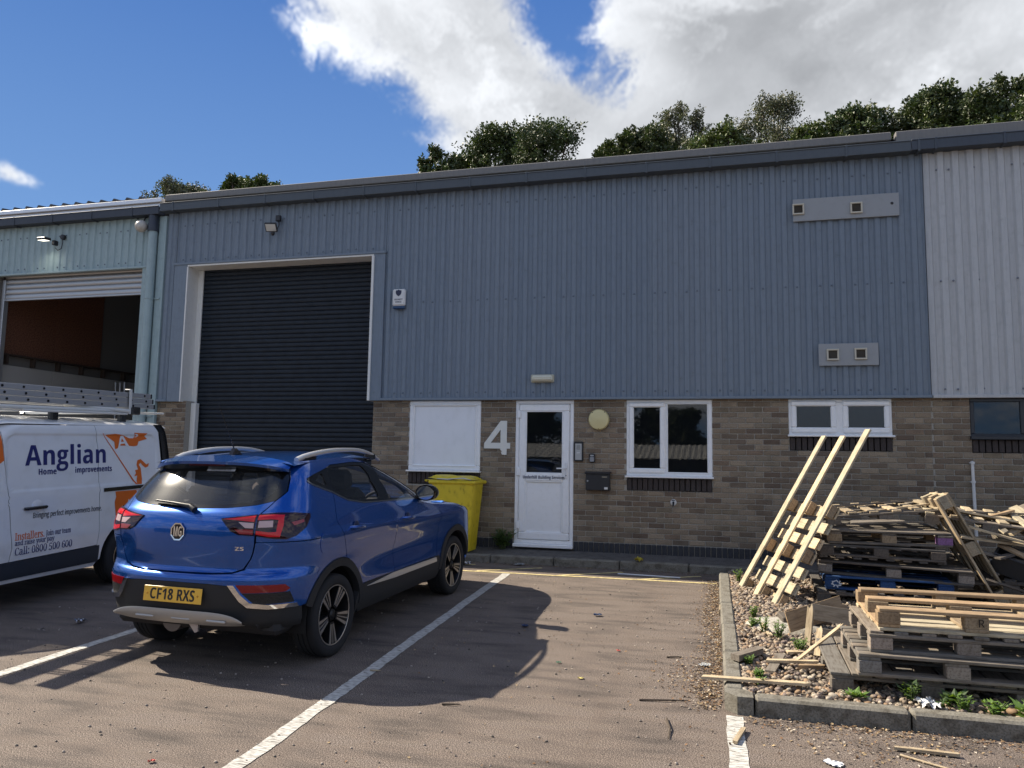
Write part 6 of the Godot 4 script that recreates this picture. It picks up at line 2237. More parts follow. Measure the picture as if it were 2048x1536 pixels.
func build_background() -> void:
	var dark := Color(0.046, 0.070, 0.020)
	var mid := Color(0.070, 0.100, 0.026)
	var pale := Color(0.105, 0.120, 0.070)
	# pixel column, pixel row of the top, half width in pixels, depth, colour, how leafy, leaf length, kind
	var list := [[335, 350, 46, -17.0, pale, 0.5, 0.085, 0], [392, 362, 38, -18.0, pale, 0.5, 0.085, 0], [474, 345, 34, -17.5, mid, 0.6, 0.10, 1], [530, 348, 36, -16.5, mid, 0.55, 0.10, 1],
		[882, 295, 44, -17.0, dark, 1.25, 0.11, 2], [985, 242, 72, -18.0, dark, 1.3, 0.11, 2], [1092, 230, 78, -17.0, dark, 1.3, 0.11, 2],
		[1219, 282, 28, -17.5, mid, 1.0, 0.11, 1], [1290, 246, 46, -17.0, dark, 1.05, 0.11, 2], [1358, 212, 56, -19.5, pale, 0.55, 0.075, 0], [1440, 240, 58, -17.0, mid, 0.95, 0.11, 1], [1548, 190, 70, -19.0, pale, 0.6, 0.075, 0], [1620, 240, 34, -17.0, mid, 0.9, 0.11, 1], [1712, 200, 74, -17.0, dark, 1.05, 0.12, 2], [1868, 184, 72, -17.5, dark, 1.15, 0.12, 2], [2015, 150, 84, -16.5, dark, 1.15, 0.12, 2], [2170, 150, 90, -17.0, mid, 1.0, 0.12, 1]]
	var kinds := [["silver_tree", "sparse silvery green tree behind the units, sky showing through its crown"], ["field_tree", "mid green bushy tree rising behind the units' roof"], ["oak_tree", "dense dark green tree standing behind the units' roof"]]
	var names := ["pale silvery tree rising behind the joint of the teal and blue roofs", "low pale silvery tree behind the roof above the downpipe", "mid green tree behind the roof above the dark shutter", "mid green tree behind the roof above the black floodlight",
		"small dark tree at the tapering end of the dense dark clump", "dense dark tree in the middle of the dark clump behind the roof", "broad dense dark tree above the door in the dark clump", "small lone mid green tree between the dark clump and other trees", "dark leafy tree with upright tips beside a thin silvery tree", "thin silvery tree between a dark leafy tree and a green one", "mid green tree between the two thin silvery trees", "tall thin silvery tree, its twigs open to the cloud", "little green tree at the foot of the tall silvery one", "dark open-crowned tree behind the roof above the wide vent panel", "dark tree behind the roof above the blue and grey cladding joint", "tallest dark tree behind the pale grey unit", "mid green tree next to the tallest dark tree behind the pale unit"]
	for k in list.size():
		var q: Array = list[k]
		var d := pixel_dir(q[0], q[1] + 12)
		var p: Vector3 = EYE + d * ((q[3] - EYE.z) / d.z)
		var half: float = q[2] / 1513.8 * (p - EYE).dot(-cam_basis.z) * 1.02
		tree(kinds[q[7]][0], names[k], Vector3(p.x, -0.1, p.z), p.y, half, q[4], q[5], q[6], 300 + k, "trees behind the units")
	# across the yard, seen only in glass and paint: a low ribbed unit and trees
	var far := thing("low_unit", "low ribbed grey unit across the yard, reflected in the window", "building", at(0, -0.62, 27.0))
	var mb := MB.new()
	mb.box(Vector3(0, 1.12, 3.0), Vector3(60, 2.24, 6.0))
	put("wall", mb, mat("far_wall", Color(0.06, 0.065, 0.07), 0.8), far)
	mb = MB.new()
	for k in 220:
		var x := -31.0 + k * 0.28
		mb.quad(Vector3(x + 0.15, 2.30, -0.3), Vector3(x, 2.25, -0.3), Vector3(x, 3.0, 3.0), Vector3(x + 0.15, 3.05, 3.0))
		mb.quad(Vector3(x + 0.28, 2.25, -0.3), Vector3(x + 0.15, 2.30, -0.3), Vector3(x + 0.15, 3.05, 3.0), Vector3(x + 0.28, 3.0, 3.0))
	put("roof", mb, mat("far_roof", Color(0.42, 0.42, 0.40), 0.8), far)
	for q in [[-11.0, 36.0, 5.4, 1.8], [-5.0, 37.0, 5.2, 1.9], [-1.6, 36.0, 4.6, 1.4], [-17.0, 36.0, 6.0, 2.2], [4.5, 38.0, 3.6, 1.2]]:
		tree("yard_tree", "dark green tree beyond the low unit, reflected in the glass", Vector3(q[0], -0.6, q[1]), q[2], q[3], dark, 0.35, 0.22, 500 + int(q[1] + q[0]), "trees across the yard")

# ------------------------------------------------------------------ pallets and loose timber
func wood(kind: String, dir: String) -> StandardMaterial3D:
	var key := "wood_%s_%s" % [kind, dir]
	if mats.has(key):
		return mats[key]
	var c: Color = {"pine": Color(0.42, 0.34, 0.225), "fresh": Color(0.53, 0.43, 0.28), "grey": Color(0.185, 0.160, 0.130), "dark": Color(0.10, 0.085, 0.07), "brown": Color(0.34, 0.24, 0.14), "blue": Color(0.014, 0.055, 0.16), "purple": Color(0.24, 0.12, 0.28), "chip": Color(0.25, 0.215, 0.18)}[kind]
	var m := mat(key, c, 0.85)
	var sc := Vector3(7, 7, 7)
	if dir == "x":
		sc = Vector3(0.7, 7, 7)
	elif dir == "z":
		sc = Vector3(7, 7, 0.7)
	grain(m, noise_tex("wood_grain", [[0.0, Color(0.50, 0.45, 0.40)], [0.3, Color(0.82, 0.80, 0.78)], [0.6, Color(1.0, 1.0, 1.0)], [1.0, Color(1.15, 1.15, 1.15)]], 0.012, 5, FastNoiseLite.TYPE_SIMPLEX, 512, 120), sc, false)
	patches(m, noise_tex("wood_stain", [[0.0, Color(0.55, 0.52, 0.50)], [0.3, Color(0.88, 0.87, 0.86)], [0.6, Color(1, 1, 1)], [1.0, Color(1.1, 1.1, 1.1)]], 0.015, 4, FastNoiseLite.TYPE_SIMPLEX_SMOOTH, 512, 122), Vector3(0.9, 0.9, 0.9))
	relief(m, texs["wood_grain"], 0.15)
	return m

func worn(m: StandardMaterial3D, k: int) -> StandardMaterial3D:
	# boards of one pallet come from different trees: four tones of each wood
	var key := "%s_tone_%d" % [m.resource_name, k]
	if not mats.has(key):
		var d: StandardMaterial3D = m.duplicate()
		d.resource_name = key
		var c := m.albedo_color.srgb_to_linear()
		var f: float = [1.0, 0.78, 1.14, 0.90][k]
		var warm: float = [1.0, 1.0, 1.03, 0.93][k]
		d.albedo_color = Color(minf(c.r * f * warm, 1.0), c.g * f, c.b * f / warm).linear_to_srgb()
		mats[key] = d
	return mats[key]

func board(parent: Node3D, called: String, ce: Vector3, size: Vector3, m: Material) -> MeshInstance3D:
	var mb := MB.new()
	var long := 0 if size.x > size.z else 2
	if called != "block":
		size[long] += rng.randf_range(-0.03, 0.008)
	mb.box(Vector3.ZERO, size, 0.0035)
	var o := put(called, mb, worn(m, rng.randi() % 4), parent)
	o.position = ce + Vector3(rng.randf_range(-0.004, 0.004), 0, rng.randf_range(-0.004, 0.004))
	o.rotation = Vector3(rng.randf_range(-0.006, 0.006), rng.randf_range(-0.014, 0.014), rng.randf_range(-0.004, 0.004))
	return o

func pallet(label: String, t: Transform3D, L: float, W: float, kind: String, opt := {}) -> Node3D:
	# local: corner at the origin, x along the length, z along the width, y up through the thickness
	var p := thing("pallet", label, "pallet", t, "pallets heaped on the gravel bed")
	var flip: bool = opt.get("flip", false)
	var H := 0.144
	var Y := func(y: float) -> float: return H - y if flip else y
	var n: int = opt.get("deck", 7)
	var across: bool = opt.get("across", true)       # deck boards run along z
	var dk: String = opt.get("deck_kind", kind)
	for z in [0.05, W * 0.5, W - 0.05]:
		if not opt.get("no_runners", false):
			board(p, "runner", Vector3(L * 0.5, Y.call(0.011), z), Vector3(L, 0.022, 0.098), wood(kind, "x"))
		for x in [0.07, L * 0.5, L - 0.07]:
			var bk: String = opt.get("block", kind)
			if opt.has("odd_block") and z > W * 0.8 and x > L * 0.8:
				bk = opt.odd_block
			board(p, "block", Vector3(x, Y.call(0.061), z), Vector3(0.14, 0.078, 0.098), wood(bk, "n"))
	if across:
		for z in ([] if opt.get("no_stringers", false) else [0.05, W * 0.5, W - 0.05]):
			board(p, "stringer", Vector3(L * 0.5, Y.call(0.111), z), Vector3(L, 0.022, 0.10), wood(kind, "x"))
		var bw: float = opt.get("board_w", 0.098)
		for k in n:
			var x := lerpf(bw * 0.5, L - bw * 0.5, k / float(n - 1))
			board(p, "deck_board", Vector3(x, Y.call(0.133), W * 0.5), Vector3(bw, 0.022, W), wood(dk, "z"))
	else:
		for x in [0.07, L * 0.5, L - 0.07]:
			board(p, "stringer", Vector3(x, Y.call(0.111), W * 0.5), Vector3(0.14, 0.022, W), wood(kind, "z"))
		var bw: float = opt.get("board_w", 0.098)
		for k in n:
			var z := lerpf(bw * 0.5, W - bw * 0.5, k / float(n - 1))
			board(p, "deck_board", Vector3(L * 0.5, Y.call(0.133), z), Vector3(L, 0.022, bw), wood(dk, "x"))
	return p

func plank(label: String, a: Vector3, b: Vector3, w: float, th: float, kind: String, group := "", roll := 0.0) -> void:
	var mb := MB.new()
	var l := a.distance_to(b)
	var h := l * 0.5
	# a split end: one end runs to a ragged point
	var o := PackedVector2Array([Vector2(-h, -w * 0.5), Vector2(h - rng.randf() * 0.06, -w * 0.5), Vector2(h, -w * rng.randf_range(0.0, 0.3)), Vector2(h - rng.randf() * 0.05, w * 0.1), Vector2(h - rng.randf() * 0.03, w * 0.5), Vector2(-h + rng.randf() * 0.03, w * 0.5)])
	mb.prism(o, Transform3D(Basis(Vector3.RIGHT, Vector3.FORWARD, Vector3.UP), Vector3(0, -th * 0.5, 0)), th)
	var n := put("loose_plank", mb, wood(kind, "x"))
	var x := (b - a).normalized()
	var z := x.cross(Vector3.UP).normalized()
	n.transform = Transform3D(Basis(x, z.cross(x), z) * Basis(Vector3.RIGHT, roll), (a + b) * 0.5)
	tag(n, label, "plank", group)

func build_pallets() -> void:
	var slope := Basis(Vector3.RIGHT, 0.0321)
	var P := func(x: float, y: float, z: float, yaw := 0.0, pitch := 0.0, roll := 0.0) -> Transform3D:
		return Transform3D(Basis(Vector3.UP, deg_to_rad(yaw)) * slope * Basis(Vector3.RIGHT, deg_to_rad(pitch)) * Basis(Vector3.BACK, deg_to_rad(roll)), Vector3(x, y, z))
	# front stack, lowest first; origin is the far left corner
	pallet("weathered close-boarded pallet at the bottom of the front stack", P.call(0.775, bed_y(4.35) - 0.012, 4.36, -1.0), 1.25, 1.0, "grey", {"deck": 9, "board_w": 0.128, "no_runners": false})
	pallet("grey slatted pallet, second up in the front stack", P.call(0.93, bed_y(4.62) + 0.136, 4.62, -0.5), 1.2, 0.8, "grey", {"deck": 8, "across": false, "board_w": 0.075, "block": "chip"})
	pallet("mossy pallet with spaced cross boards, third up in the front stack", P.call(1.005, bed_y(4.58) + 0.281, 4.58), 1.2, 0.8, "grey", {"deck": 8, "board_w": 0.085, "block": "chip", "deck_kind": "grey"})
	var top := pallet("sunlit upturned pine pallet on top of the front stack", P.call(1.06, bed_y(4.57) + 0.427, 4.57), 1.2, 0.8, "brown", {"deck": 7, "across": false, "flip": true, "board_w": 0.085, "deck_kind": "fresh", "block": "brown"})
	var mb := MB.new()
	var tx := put("stamp", text_mesh("R", 0.05, "Droid Sans", false), mat("stamp_ink", Color(0.02, 0.016, 0.012), 0.9), top)
	tx.transform = Transform3D(Basis(), Vector3(0.62, 0.085, 0.803))
	# back stack
	pallet("small dark pallet at the foot of the back stack", P.call(1.09, bed_y(1.4) - 0.012, 1.38, -3.0), 1.2, 1.0, "dark", {"deck": 7})
	var bl := pallet("blue painted pallet in the lower back stack", P.call(1.20, bed_y(1.35) + 0.134, 1.32, -4.0), 1.2, 1.0, "blue", {"deck": 7, "across": false})
	mb = MB.new()
	for k in 9:
		var a := TAU * k / 9.0
		mb.box(Vector3(0.11 + cos(a) * 0.04, 0.065 + sin(a) * 0.026, 1.002), Vector3(0.030, 0.011, 0.002), 0.0, Basis(Vector3.BACK, a * 1.7))
	stuff(put("paint_mark", mb, mat("mark_white", Color(0.55, 0.57, 0.60), 0.8), bl))
	pallet("wide dark pallet on speckled chip blocks in the back stack", P.call(1.17, bed_y(1.35) + 0.290, 1.28, -6.0, 0.0, -1.6), 1.45, 1.0, "dark", {"deck": 9, "across": false, "board_w": 0.105, "block": "chip"})
	pallet("dark broken-decked pallet midway up the back stack", P.call(1.12, bed_y(1.35) + 0.462, 1.30, -2.0, 0.0, -1.0), 1.2, 1.0, "dark", {"deck": 8, "flip": true, "board_w": 0.08})
	pallet("brown pallet with one purple block high in the back stack", P.call(1.16, bed_y(1.35) + 0.612, 1.30, 0.5), 1.2, 1.0, "grey", {"deck": 7, "across": false, "block": "brown", "odd_block": "purple"})
	pallet("pale sagging pallet laid across the top of the back stack", P.call(1.15, bed_y(1.30) + 0.775, 1.22, 3.0, 1.0, 5.0), 1.2, 0.9, "grey", {"deck": 6, "no_runners": true, "board_w": 0.09, "deck_kind": "pine"})
	pallet("broken pale pallet sloping off the heap towards the wall pipe", P.call(2.28, bed_y(1.30) + 0.88, 1.20, -8.0, 4.0, -7.0), 1.2, 0.9, "grey", {"deck": 6, "no_runners": true, "board_w": 0.09, "deck_kind": "fresh"})
	pallet("dark pallet lying tilted at the right of the heap", P.call(2.55, bed_y(1.6) + 0.30, 1.15, -14.0, 10.0, 4.0), 1.2, 1.0, "dark", {"deck": 7})
	pallet("grey pallet lying flat behind the tilted dark one", P.call(2.95, bed_y(1.1) + 0.02, 0.85, 4.0), 1.2, 1.0, "grey", {"deck": 7})
	pallet("whitish pallet propped up steeply at the far end of heap", P.call(2.96, bed_y(1.0) + 0.66, 1.05, 10.0, 14.0, 24.0), 1.1, 0.8, "grey", {"deck": 6, "deck_kind": "pine", "no_runners": true})
	# the pallet on edge, leaning back to the left
	var ex := Vector3(-0.50, 1.0, -0.02).normalized()
	var ez := Vector3(0, 0, 1)
	ez = (ez - ex * ez.dot(ex)).normalized()
	pallet("brown pallet standing on its side, leaning over the heap", Transform3D(Basis(ex, ez.cross(ex), ez), Vector3(2.905, 0.06, 1.62)), 1.2, 0.62, "pine", {"deck": 5, "across": false, "board_w": 0.09, "flip": true})
	# the tall one leaning on the back stack, with three long battens
	var phi := 0.35
	var th := 1.046
	var e := Vector3(sin(phi), -0.0321 * cos(phi), cos(phi)).normalized()
	var up := Vector3(cos(phi) * cos(th), sin(th), -sin(phi) * cos(th)).normalized()
	up = (up - e * up.dot(e)).normalized()
	var bs := Basis(up, e.cross(up), e)
	var org := Vector3(0.266, 0.0, 1.751) - bs.y * 0.144
	var ln := pallet("fresh pine pallet leaning against the back stack with long battens", Transform3D(bs, org), 1.2, 0.98, "fresh", {"deck": 7, "flip": true, "block": "brown", "no_runners": true, "no_stringers": true, "board_w": 0.12})
	for q in [[0.045, 2.04], [0.47, 2.03], [0.92, 2.11]]:
		var o := board(ln, "batten", Vector3(q[1] * 0.5, 0.133, q[0]), Vector3(q[1], 0.024, 0.098), wood("fresh", "x"))
		o.rotation.y = 0.0
	# loose boards
	var g := "loose boards on the heap"
	var heap := "loose broken board lying on top of the back heap"
	var seeds := [[1.25, 0.84, 1.95, 2.30, 1.00, 1.75, "pine"], [1.55, 0.90, 2.05, 2.55, 0.97, 1.60, "grey"], [1.30, 0.93, 1.50, 2.20, 1.02, 1.42, "grey"], [2.30, 0.98, 2.05, 3.30, 0.80, 1.85, "fresh"], [2.40, 0.93, 1.80, 3.35, 0.90, 1.35, "grey"], [2.55, 0.80, 2.15, 3.05, 0.66, 2.20, "fresh"], [2.60, 0.95, 1.55, 3.40, 0.72, 2.05, "grey"], [2.45, 0.70, 2.20, 3.30, 0.60, 2.05, "pine"], [2.70, 0.86, 1.95, 3.20, 0.94, 1.45, "brown"], [2.95, 0.72, 2.05, 3.45, 0.86, 1.40, "fresh"], [1.40, 0.80, 2.22, 1.95, 0.83, 2.10, "grey"], [2.50, 0.58, 2.15, 3.20, 0.42, 2.25, "grey"], [2.75, 0.50, 2.30, 3.40, 0.62, 1.90, "dark"], [2.62, 0.30, 2.40, 3.10, 0.16, 2.60, "dark"], [2.85, 0.62, 2.10, 3.30, 0.36, 2.55, "brown"]]
	for q in seeds:
		plank(heap, Vector3(q[0], q[1], q[2]), Vector3(q[3], q[4], q[5]), rng.randf_range(0.07, 0.11), 0.02, q[6], g, rng.randf_range(-0.25, 0.25))
	# dark plastic crate jammed in the right of the heap
	var cr := thing("plastic_crate", "black plastic crate jammed in the right end of the heap", "crate", Transform3D(Basis.from_euler(Vector3(0.25, -0.5, -0.35)).scaled(Vector3.ONE * 0.8), Vector3(3.0, 0.42, 2.12)))
	var bp := mat("crate_black", Color(0.02, 0.021, 0.023), 0.5)
	for q in [[Vector3(0, 0, 0.19), Vector3(0.52, 0.24, 0.012)], [Vector3(0, 0, -0.19), Vector3(0.52, 0.24, 0.012)], [Vector3(0.26, 0, 0), Vector3(0.012, 0.24, 0.368)], [Vector3(-0.26, 0, 0), Vector3(0.012, 0.24, 0.368)]]:
		mb = MB.new()
		mb.box(q[0], q[1], 0.004)
		put("crate_side", mb, bp, cr)
	mb = MB.new()
	mb.box(Vector3(0, -0.115, 0), Vector3(0.508, 0.012, 0.368))
	put("crate_base", mb, bp, cr)
	mb = MB.new()
	framed(mb, -0.275, -0.205, 0.275, 0.205, 0.03, 0.0, 0.02, 0.006)
	var rim := put("crate_rim", mb, bp, cr)
	rim.transform = Transform3D(Basis(Vector3.RIGHT, PI / 2), Vector3(0, 0.122, 0))
	# splintered pieces on the pebbles and the kerb: label, ends, width, thickness, wood
	var by := func(z: float) -> float: return bed_y(z) + 0.03
	plank("long thin pale slat lying over the bed kerb and pebbles", Vector3(-0.10, gy(5.5) + 0.135, 5.50), Vector3(0.62, gy(5.4) + 0.118, 5.40), 0.055, 0.018, "fresh")
	plank("short thick grey timber offcut resting on the bed kerb", Vector3(0.14, gy(4.95) + 0.140, 4.98), Vector3(0.36, gy(4.6) + 0.125, 4.62), 0.075, 0.045, "grey")
	plank("thin grey slat pointing at the weathered bottom pallet", Vector3(0.38, by.call(5.1), 5.14), Vector3(0.50, by.call(4.6), 4.62), 0.07, 0.018, "grey")
	plank("pale splintered slat crossing the grey slat on pebbles", Vector3(0.36, by.call(4.9) + 0.02, 4.92), Vector3(0.74, by.call(4.86) + 0.025, 4.86), 0.05, 0.018, "fresh")
	plank("narrow pale stick standing against the bottom pallet corner", Vector3(0.56, by.call(4.85) + 0.01, 4.90), Vector3(0.98, by.call(4.4) + 0.22, 4.45), 0.028, 0.014, "fresh")
	plank("upright pine stake beside the grey boards", Vector3(0.735, bed_y(4.1) + 0.0, 4.22), Vector3(0.785, bed_y(4.1) + 0.33, 4.12), 0.05, 0.03, "pine")
	plank("leaning short pale slat near the stake", Vector3(0.76, by.call(4.6), 4.62), Vector3(0.82, by.call(4.3) + 0.17, 4.36), 0.045, 0.018, "fresh")
	plank("tapered brown board propped on edge by the front stack", Vector3(0.60, bed_y(3.9) + 0.12, 3.95), Vector3(1.10, bed_y(3.6) + 0.27, 3.80), 0.17, 0.02, "brown", "", 1.35)
	plank("upper grey scaffold board on edge behind the stake", Vector3(0.78, bed_y(4.0) + 0.24, 3.98), Vector3(1.28, bed_y(4.0) + 0.20, 4.06), 0.13, 0.03, "grey", "", 1.45)
	plank("lower grey scaffold board on edge behind the stake", Vector3(0.80, bed_y(4.2) + 0.08, 4.20), Vector3(1.30, bed_y(4.2) + 0.07, 4.26), 0.14, 0.03, "grey", "", 1.45)
	plank("orange tinted splinter on the pebbles by the bottom pallet", Vector3(0.58, by.call(4.95) + 0.01, 4.98), Vector3(0.78, by.call(4.9) + 0.01, 4.93), 0.04, 0.03, "brown")
	plank("small yellow pine chip on the pebbles", Vector3(0.54, by.call(4.55), 4.55), Vector3(0.68, by.call(4.5), 4.50), 0.06, 0.012, "fresh")
	plank("pale sliver beside the concrete footing", Vector3(0.46, by.call(4.05), 4.06), Vector3(0.40, by.call(3.8) + 0.04, 3.78), 0.035, 0.012, "fresh")
	plank("short pale stick lying across the white line end", Vector3(0.105, gy(6.3) + 0.018, 6.30), Vector3(0.165, gy(6.05) + 0.018, 6.06), 0.028, 0.016, "pine")
	plank("thin pale batten on the tarmac before the bed kerb", Vector3(0.98, gy(6.1) + 0.016, 6.12), Vector3(1.32, gy(6.1) + 0.016, 6.13), 0.03, 0.016, "pine")
	plank("narrow offcut standing against the outside of the bed kerb", Vector3(0.045, gy(2.9) + 0.004, 2.92), Vector3(0.050, gy(2.9) + 0.10, 2.92), 0.16, 0.012, "pine", "", 0.0)
	# concrete footing and slab
	var ft := thing("concrete_footing", "half buried pale concrete lump under a dark slab by pallets", "concrete block", at(0.62, bed_y(3.7) - 0.03, 3.62))
	mb = MB.new()
	mb.lathe([Vector2(0.38, 0.0), Vector2(0.36, 0.05), Vector2(0.30, 0.085), Vector2(0.16, 0.105), Vector2(0.0, 0.11)], Transform3D(Basis().scaled(Vector3(1, 1, 0.8)), Vector3.ZERO), 28)
	put("lump", mb, concrete("footing_concrete", Color(0.42, 0.40, 0.36)), ft)
	mb = MB.new()
	mb.box(Vector3(0.16, 0.125, -0.02), Vector3(0.42, 0.05, 0.26), 0.008, Basis(Vector3.UP, 0.1))
	put("slab", mb, wood("dark", "x"), ft)

# ------------------------------------------------------------------ pebbles, leaf litter, weeds, rubbish
func stone_mesh(sd: int) -> ArrayMesh:
	var r := RandomNumberGenerator.new()
	r.seed = sd
	var mb := MB.new()
	var ax := r.randf_range(-0.15, 0.15)
	mb.grid(func(a: float, b: float) -> Vector3:
		var th := b * PI
		var ph := a * TAU
		var k := 1.0 + 0.12 * sin(ph * 2.0 + sd) + ax * cos(th)
		return Vector3(cos(ph) * sin(th) * 0.5 * k, cos(th) * 0.32, -sin(ph) * sin(th) * 0.40 * k), 8, 5, true)
	return mb.mesh()

func scrap(label: String, category: String, called: String, pos: Vector3, size: float, m: Material, crumple: float, sd: int) -> void:
	var r := FastNoiseLite.new()
	r.seed = sd
	r.frequency = 2.3
	var mb := MB.new()
	mb.grid(func(a: float, b: float) -> Vector3:
		var x := (a - 0.5) * (1.0 + 0.35 * r.get_noise_2d(a * 0.7, b * 2.0 + 9.0))
		var z := (b - 0.5) * (0.7 + 0.35 * r.get_noise_2d(a * 2.0 + 5.0, b * 0.6))
		return Vector3(x * size, size * crumple * (0.55 + 0.9 * r.get_noise_2d(a * 1.3, b * 1.3 + 3.0)), -z * size), 9, 9)
	var o := put(called, mb, m)
	o.position = pos + Vector3(0, 0.006, 0)
	o.rotation.y = sd * 1.7
	tag(o, label, category)

func weed(label: String, pos: Vector3, h: float, spread: float, stems: int, leaf: float, c: Color, sd: int, group := "") -> void:
	var t := thing("weed", label, "weed", Transform3D(Basis(), pos), group)
	var r := RandomNumberGenerator.new()
	r.seed = sd
	var st := MB.new()
	var lf := MB.new()
	for k in stems:
		var a := r.randf() * TAU
		var tip := Vector3(cos(a) * spread * r.randf_range(0.2, 1.0), h * r.randf_range(0.5, 1.0), sin(a) * spread * r.randf_range(0.2, 1.0))
		var b0 := Vector3(tip.x * 0.2, 0, tip.z * 0.2)
		var mid := b0.lerp(tip, 0.5) + Vector3(0, h * 0.1, 0)
		st.tube([b0, mid, tip], [0.004, 0.003, 0.0015], 5, false)
		var n := int(6 + 5 * r.randf())
		for q in n:
			var f := 0.2 + 0.8 * q / float(n)
			var p := b0.lerp(mid, f * 2.0) if f < 0.5 else mid.lerp(tip, f * 2.0 - 1.0)
			var an := q * 2.4 + a
			var d := Vector3(cos(an), r.randf_range(0.1, 0.7), sin(an)).normalized()
			var s := d.cross(Vector3.UP).normalized()
			var l := leaf * r.randf_range(0.6, 1.2)
			var u := s.cross(d) * l * 0.10
			lf.tri(p, p + d * l * 0.45 + s * l * 0.26 - u, p + d * l)
			lf.tri(p, p + d * l, p + d * l * 0.45 - s * l * 0.26 - u)
	put("stems", st, mat("stem_green", Color(0.06, 0.085, 0.025), 0.7), t)
	var key := "weed_leaf_%.3f" % c.g
	var lm := mat(key, c, 0.5)
	lm.backlight_enabled = true
	lm.backlight = Color(0.35, 0.45, 0.10)
	put("leaves", lf, lm, t)

func build_small_things() -> void:
	# pebbles
	var tones := [Color(0.27, 0.20, 0.135), Color(0.20, 0.155, 0.11), Color(0.32, 0.255, 0.18), Color(0.14, 0.105, 0.08), Color(0.27, 0.175, 0.10), Color(0.36, 0.31, 0.24), Color(0.17, 0.13, 0.11), Color(0.23, 0.18, 0.135)]
	var pm := mat("pebble", Color(1, 1, 1), 0.75)
	pm.vertex_color_use_as_albedo = true
	grain(pm, grey_tex("pebble_grain", 0.75, 1.15, 0.05, 4, 130), Vector3(6, 6, 6))
	var xf := []
	var cols := []
	for k in 9500:
		var x := 0.19 + pow(rng.randf(), 1.5) * 2.2
		var z := 0.75 + rng.randf() * 4.88
		var s := rng.randf_range(0.022, 0.055)
		if rng.randf() < 0.06:
			s *= 1.35
		xf.append(Transform3D(Basis.from_euler(Vector3(rng.randf_range(-0.5, 0.5), rng.randf() * TAU, rng.randf_range(-0.5, 0.5))) * Basis().scaled(Vector3.ONE * s), Vector3(x, bed_y(z) + rng.randf_range(-0.004, 0.022), z)))
		cols.append(tones[rng.randi() % 8] * rng.randf_range(0.8, 1.2))
	var pb := multi("pebbles", stone_mesh(3), xf, cols, pm)
	stuff(pb)
	tag(pb, "brown rounded pebbles covering the gravel bed", "pebbles")
	# leaf litter and chips along the kerbs
	var chip := MB.new()
	chip.tri(Vector3(-0.5, 0.0, 0.1), Vector3(0.1, 0.06, 0.42), Vector3(0.5, 0.0, 0.0))
	chip.tri(Vector3(-0.5, 0.0, 0.1), Vector3(0.5, 0.0, 0.0), Vector3(0.0, 0.10, -0.40))
	var ltones := [Color(0.13, 0.075, 0.035), Color(0.075, 0.045, 0.025), Color(0.22, 0.14, 0.07), Color(0.04, 0.028, 0.02), Color(0.30, 0.22, 0.12), Color(0.17, 0.09, 0.04), Color(0.38, 0.33, 0.26)]
	xf = []
	cols = []
	for k in 7000:
		var x := 0.0
		var z := 0.0
		var q := rng.randf()
		if q < 0.50:
			x = 0.055 - absf(rng.randfn(0.0, 0.085)) - 0.004
			z = rng.randf_range(1.0, 5.75)
			x -= 0.10 * maxf(0.0, sin(z * 2.6)) * rng.randf()
		elif q < 0.60:
			x = 0.04 - absf(rng.randfn(0.0, 0.22))
			z = 5.1 + rng.randfn(0.0, 0.28)
		elif q < 0.74:
			x = rng.randf_range(-4.4, 0.05)
			z = 0.59 + absf(rng.randfn(0.0, 0.06))
		elif q < 0.88:
			x = rng.randf_range(0.2, 3.0)
			z = 5.80 + absf(rng.randfn(0.0, 0.09))
		elif q < 0.95:
			x = 0.9 + rng.randfn(0.0, 0.35)
			z = 6.1 + rng.randfn(0.0, 0.16)
		else:
			x = rng.randf_range(-2.5, 0.0)
			z = rng.randf_range(1.4, 7.5)
		if z > 0.585 and (x < 0.05 or z > 5.79):
			var s := rng.randf_range(0.007, 0.021)
			xf.append(Transform3D(Basis.from_euler(Vector3(rng.randf_range(-0.4, 0.4), rng.randf() * TAU, rng.randf_range(-0.4, 0.4))) * Basis().scaled(Vector3(s * 1.3, s, s)), Vector3(x, gy(z) + rng.randf_range(0.003, 0.012), z)))
			cols.append(ltones[rng.randi() % 7] * rng.randf_range(0.7, 1.3))
	var lm := mat("litter", Color(1, 1, 1), 0.9)
	lm.vertex_color_use_as_albedo = true
	var ll := multi("leaf_litter", chip.mesh(), xf, cols, lm)
	stuff(ll)
	tag(ll, "dry brown leaf litter and bark chips gathered along the kerbs", "leaf litter")
	# loose grit on the tarmac
	xf = []
	cols = []
	for k in 2600:
		var x := rng.randf_range(-6.5, 2.6)
		var z := 1.3 + 7.2 * pow(rng.randf(), 0.8)
		if x > 0.04 and z < 5.82:
			continue
		var s := 0.004 + 0.010 * pow(rng.randf(), 3.0)
		xf.append(Transform3D(Basis.from_euler(Vector3(0, rng.randf() * TAU, 0)) * Basis().scaled(Vector3.ONE * s * 1.6), Vector3(x, gy(z) + s * 0.3, z)))
		cols.append(Color(0.30, 0.26, 0.22) * rng.randf_range(0.25, 1.3))
	var gr := multi("grit", stone_mesh(5), xf, cols, pm)
	stuff(gr)
	tag(gr, "scattered small grit lying on the car park tarmac", "grit")
	# weeds
	var bright := Color(0.085, 0.15, 0.030)
	var dull := Color(0.035, 0.062, 0.020)
	weed("dark leafy weed growing at the left foot of the door", Vector3(-3.02, 0.10, 0.10), 0.34, 0.20, 26, 0.09, dull, 11)
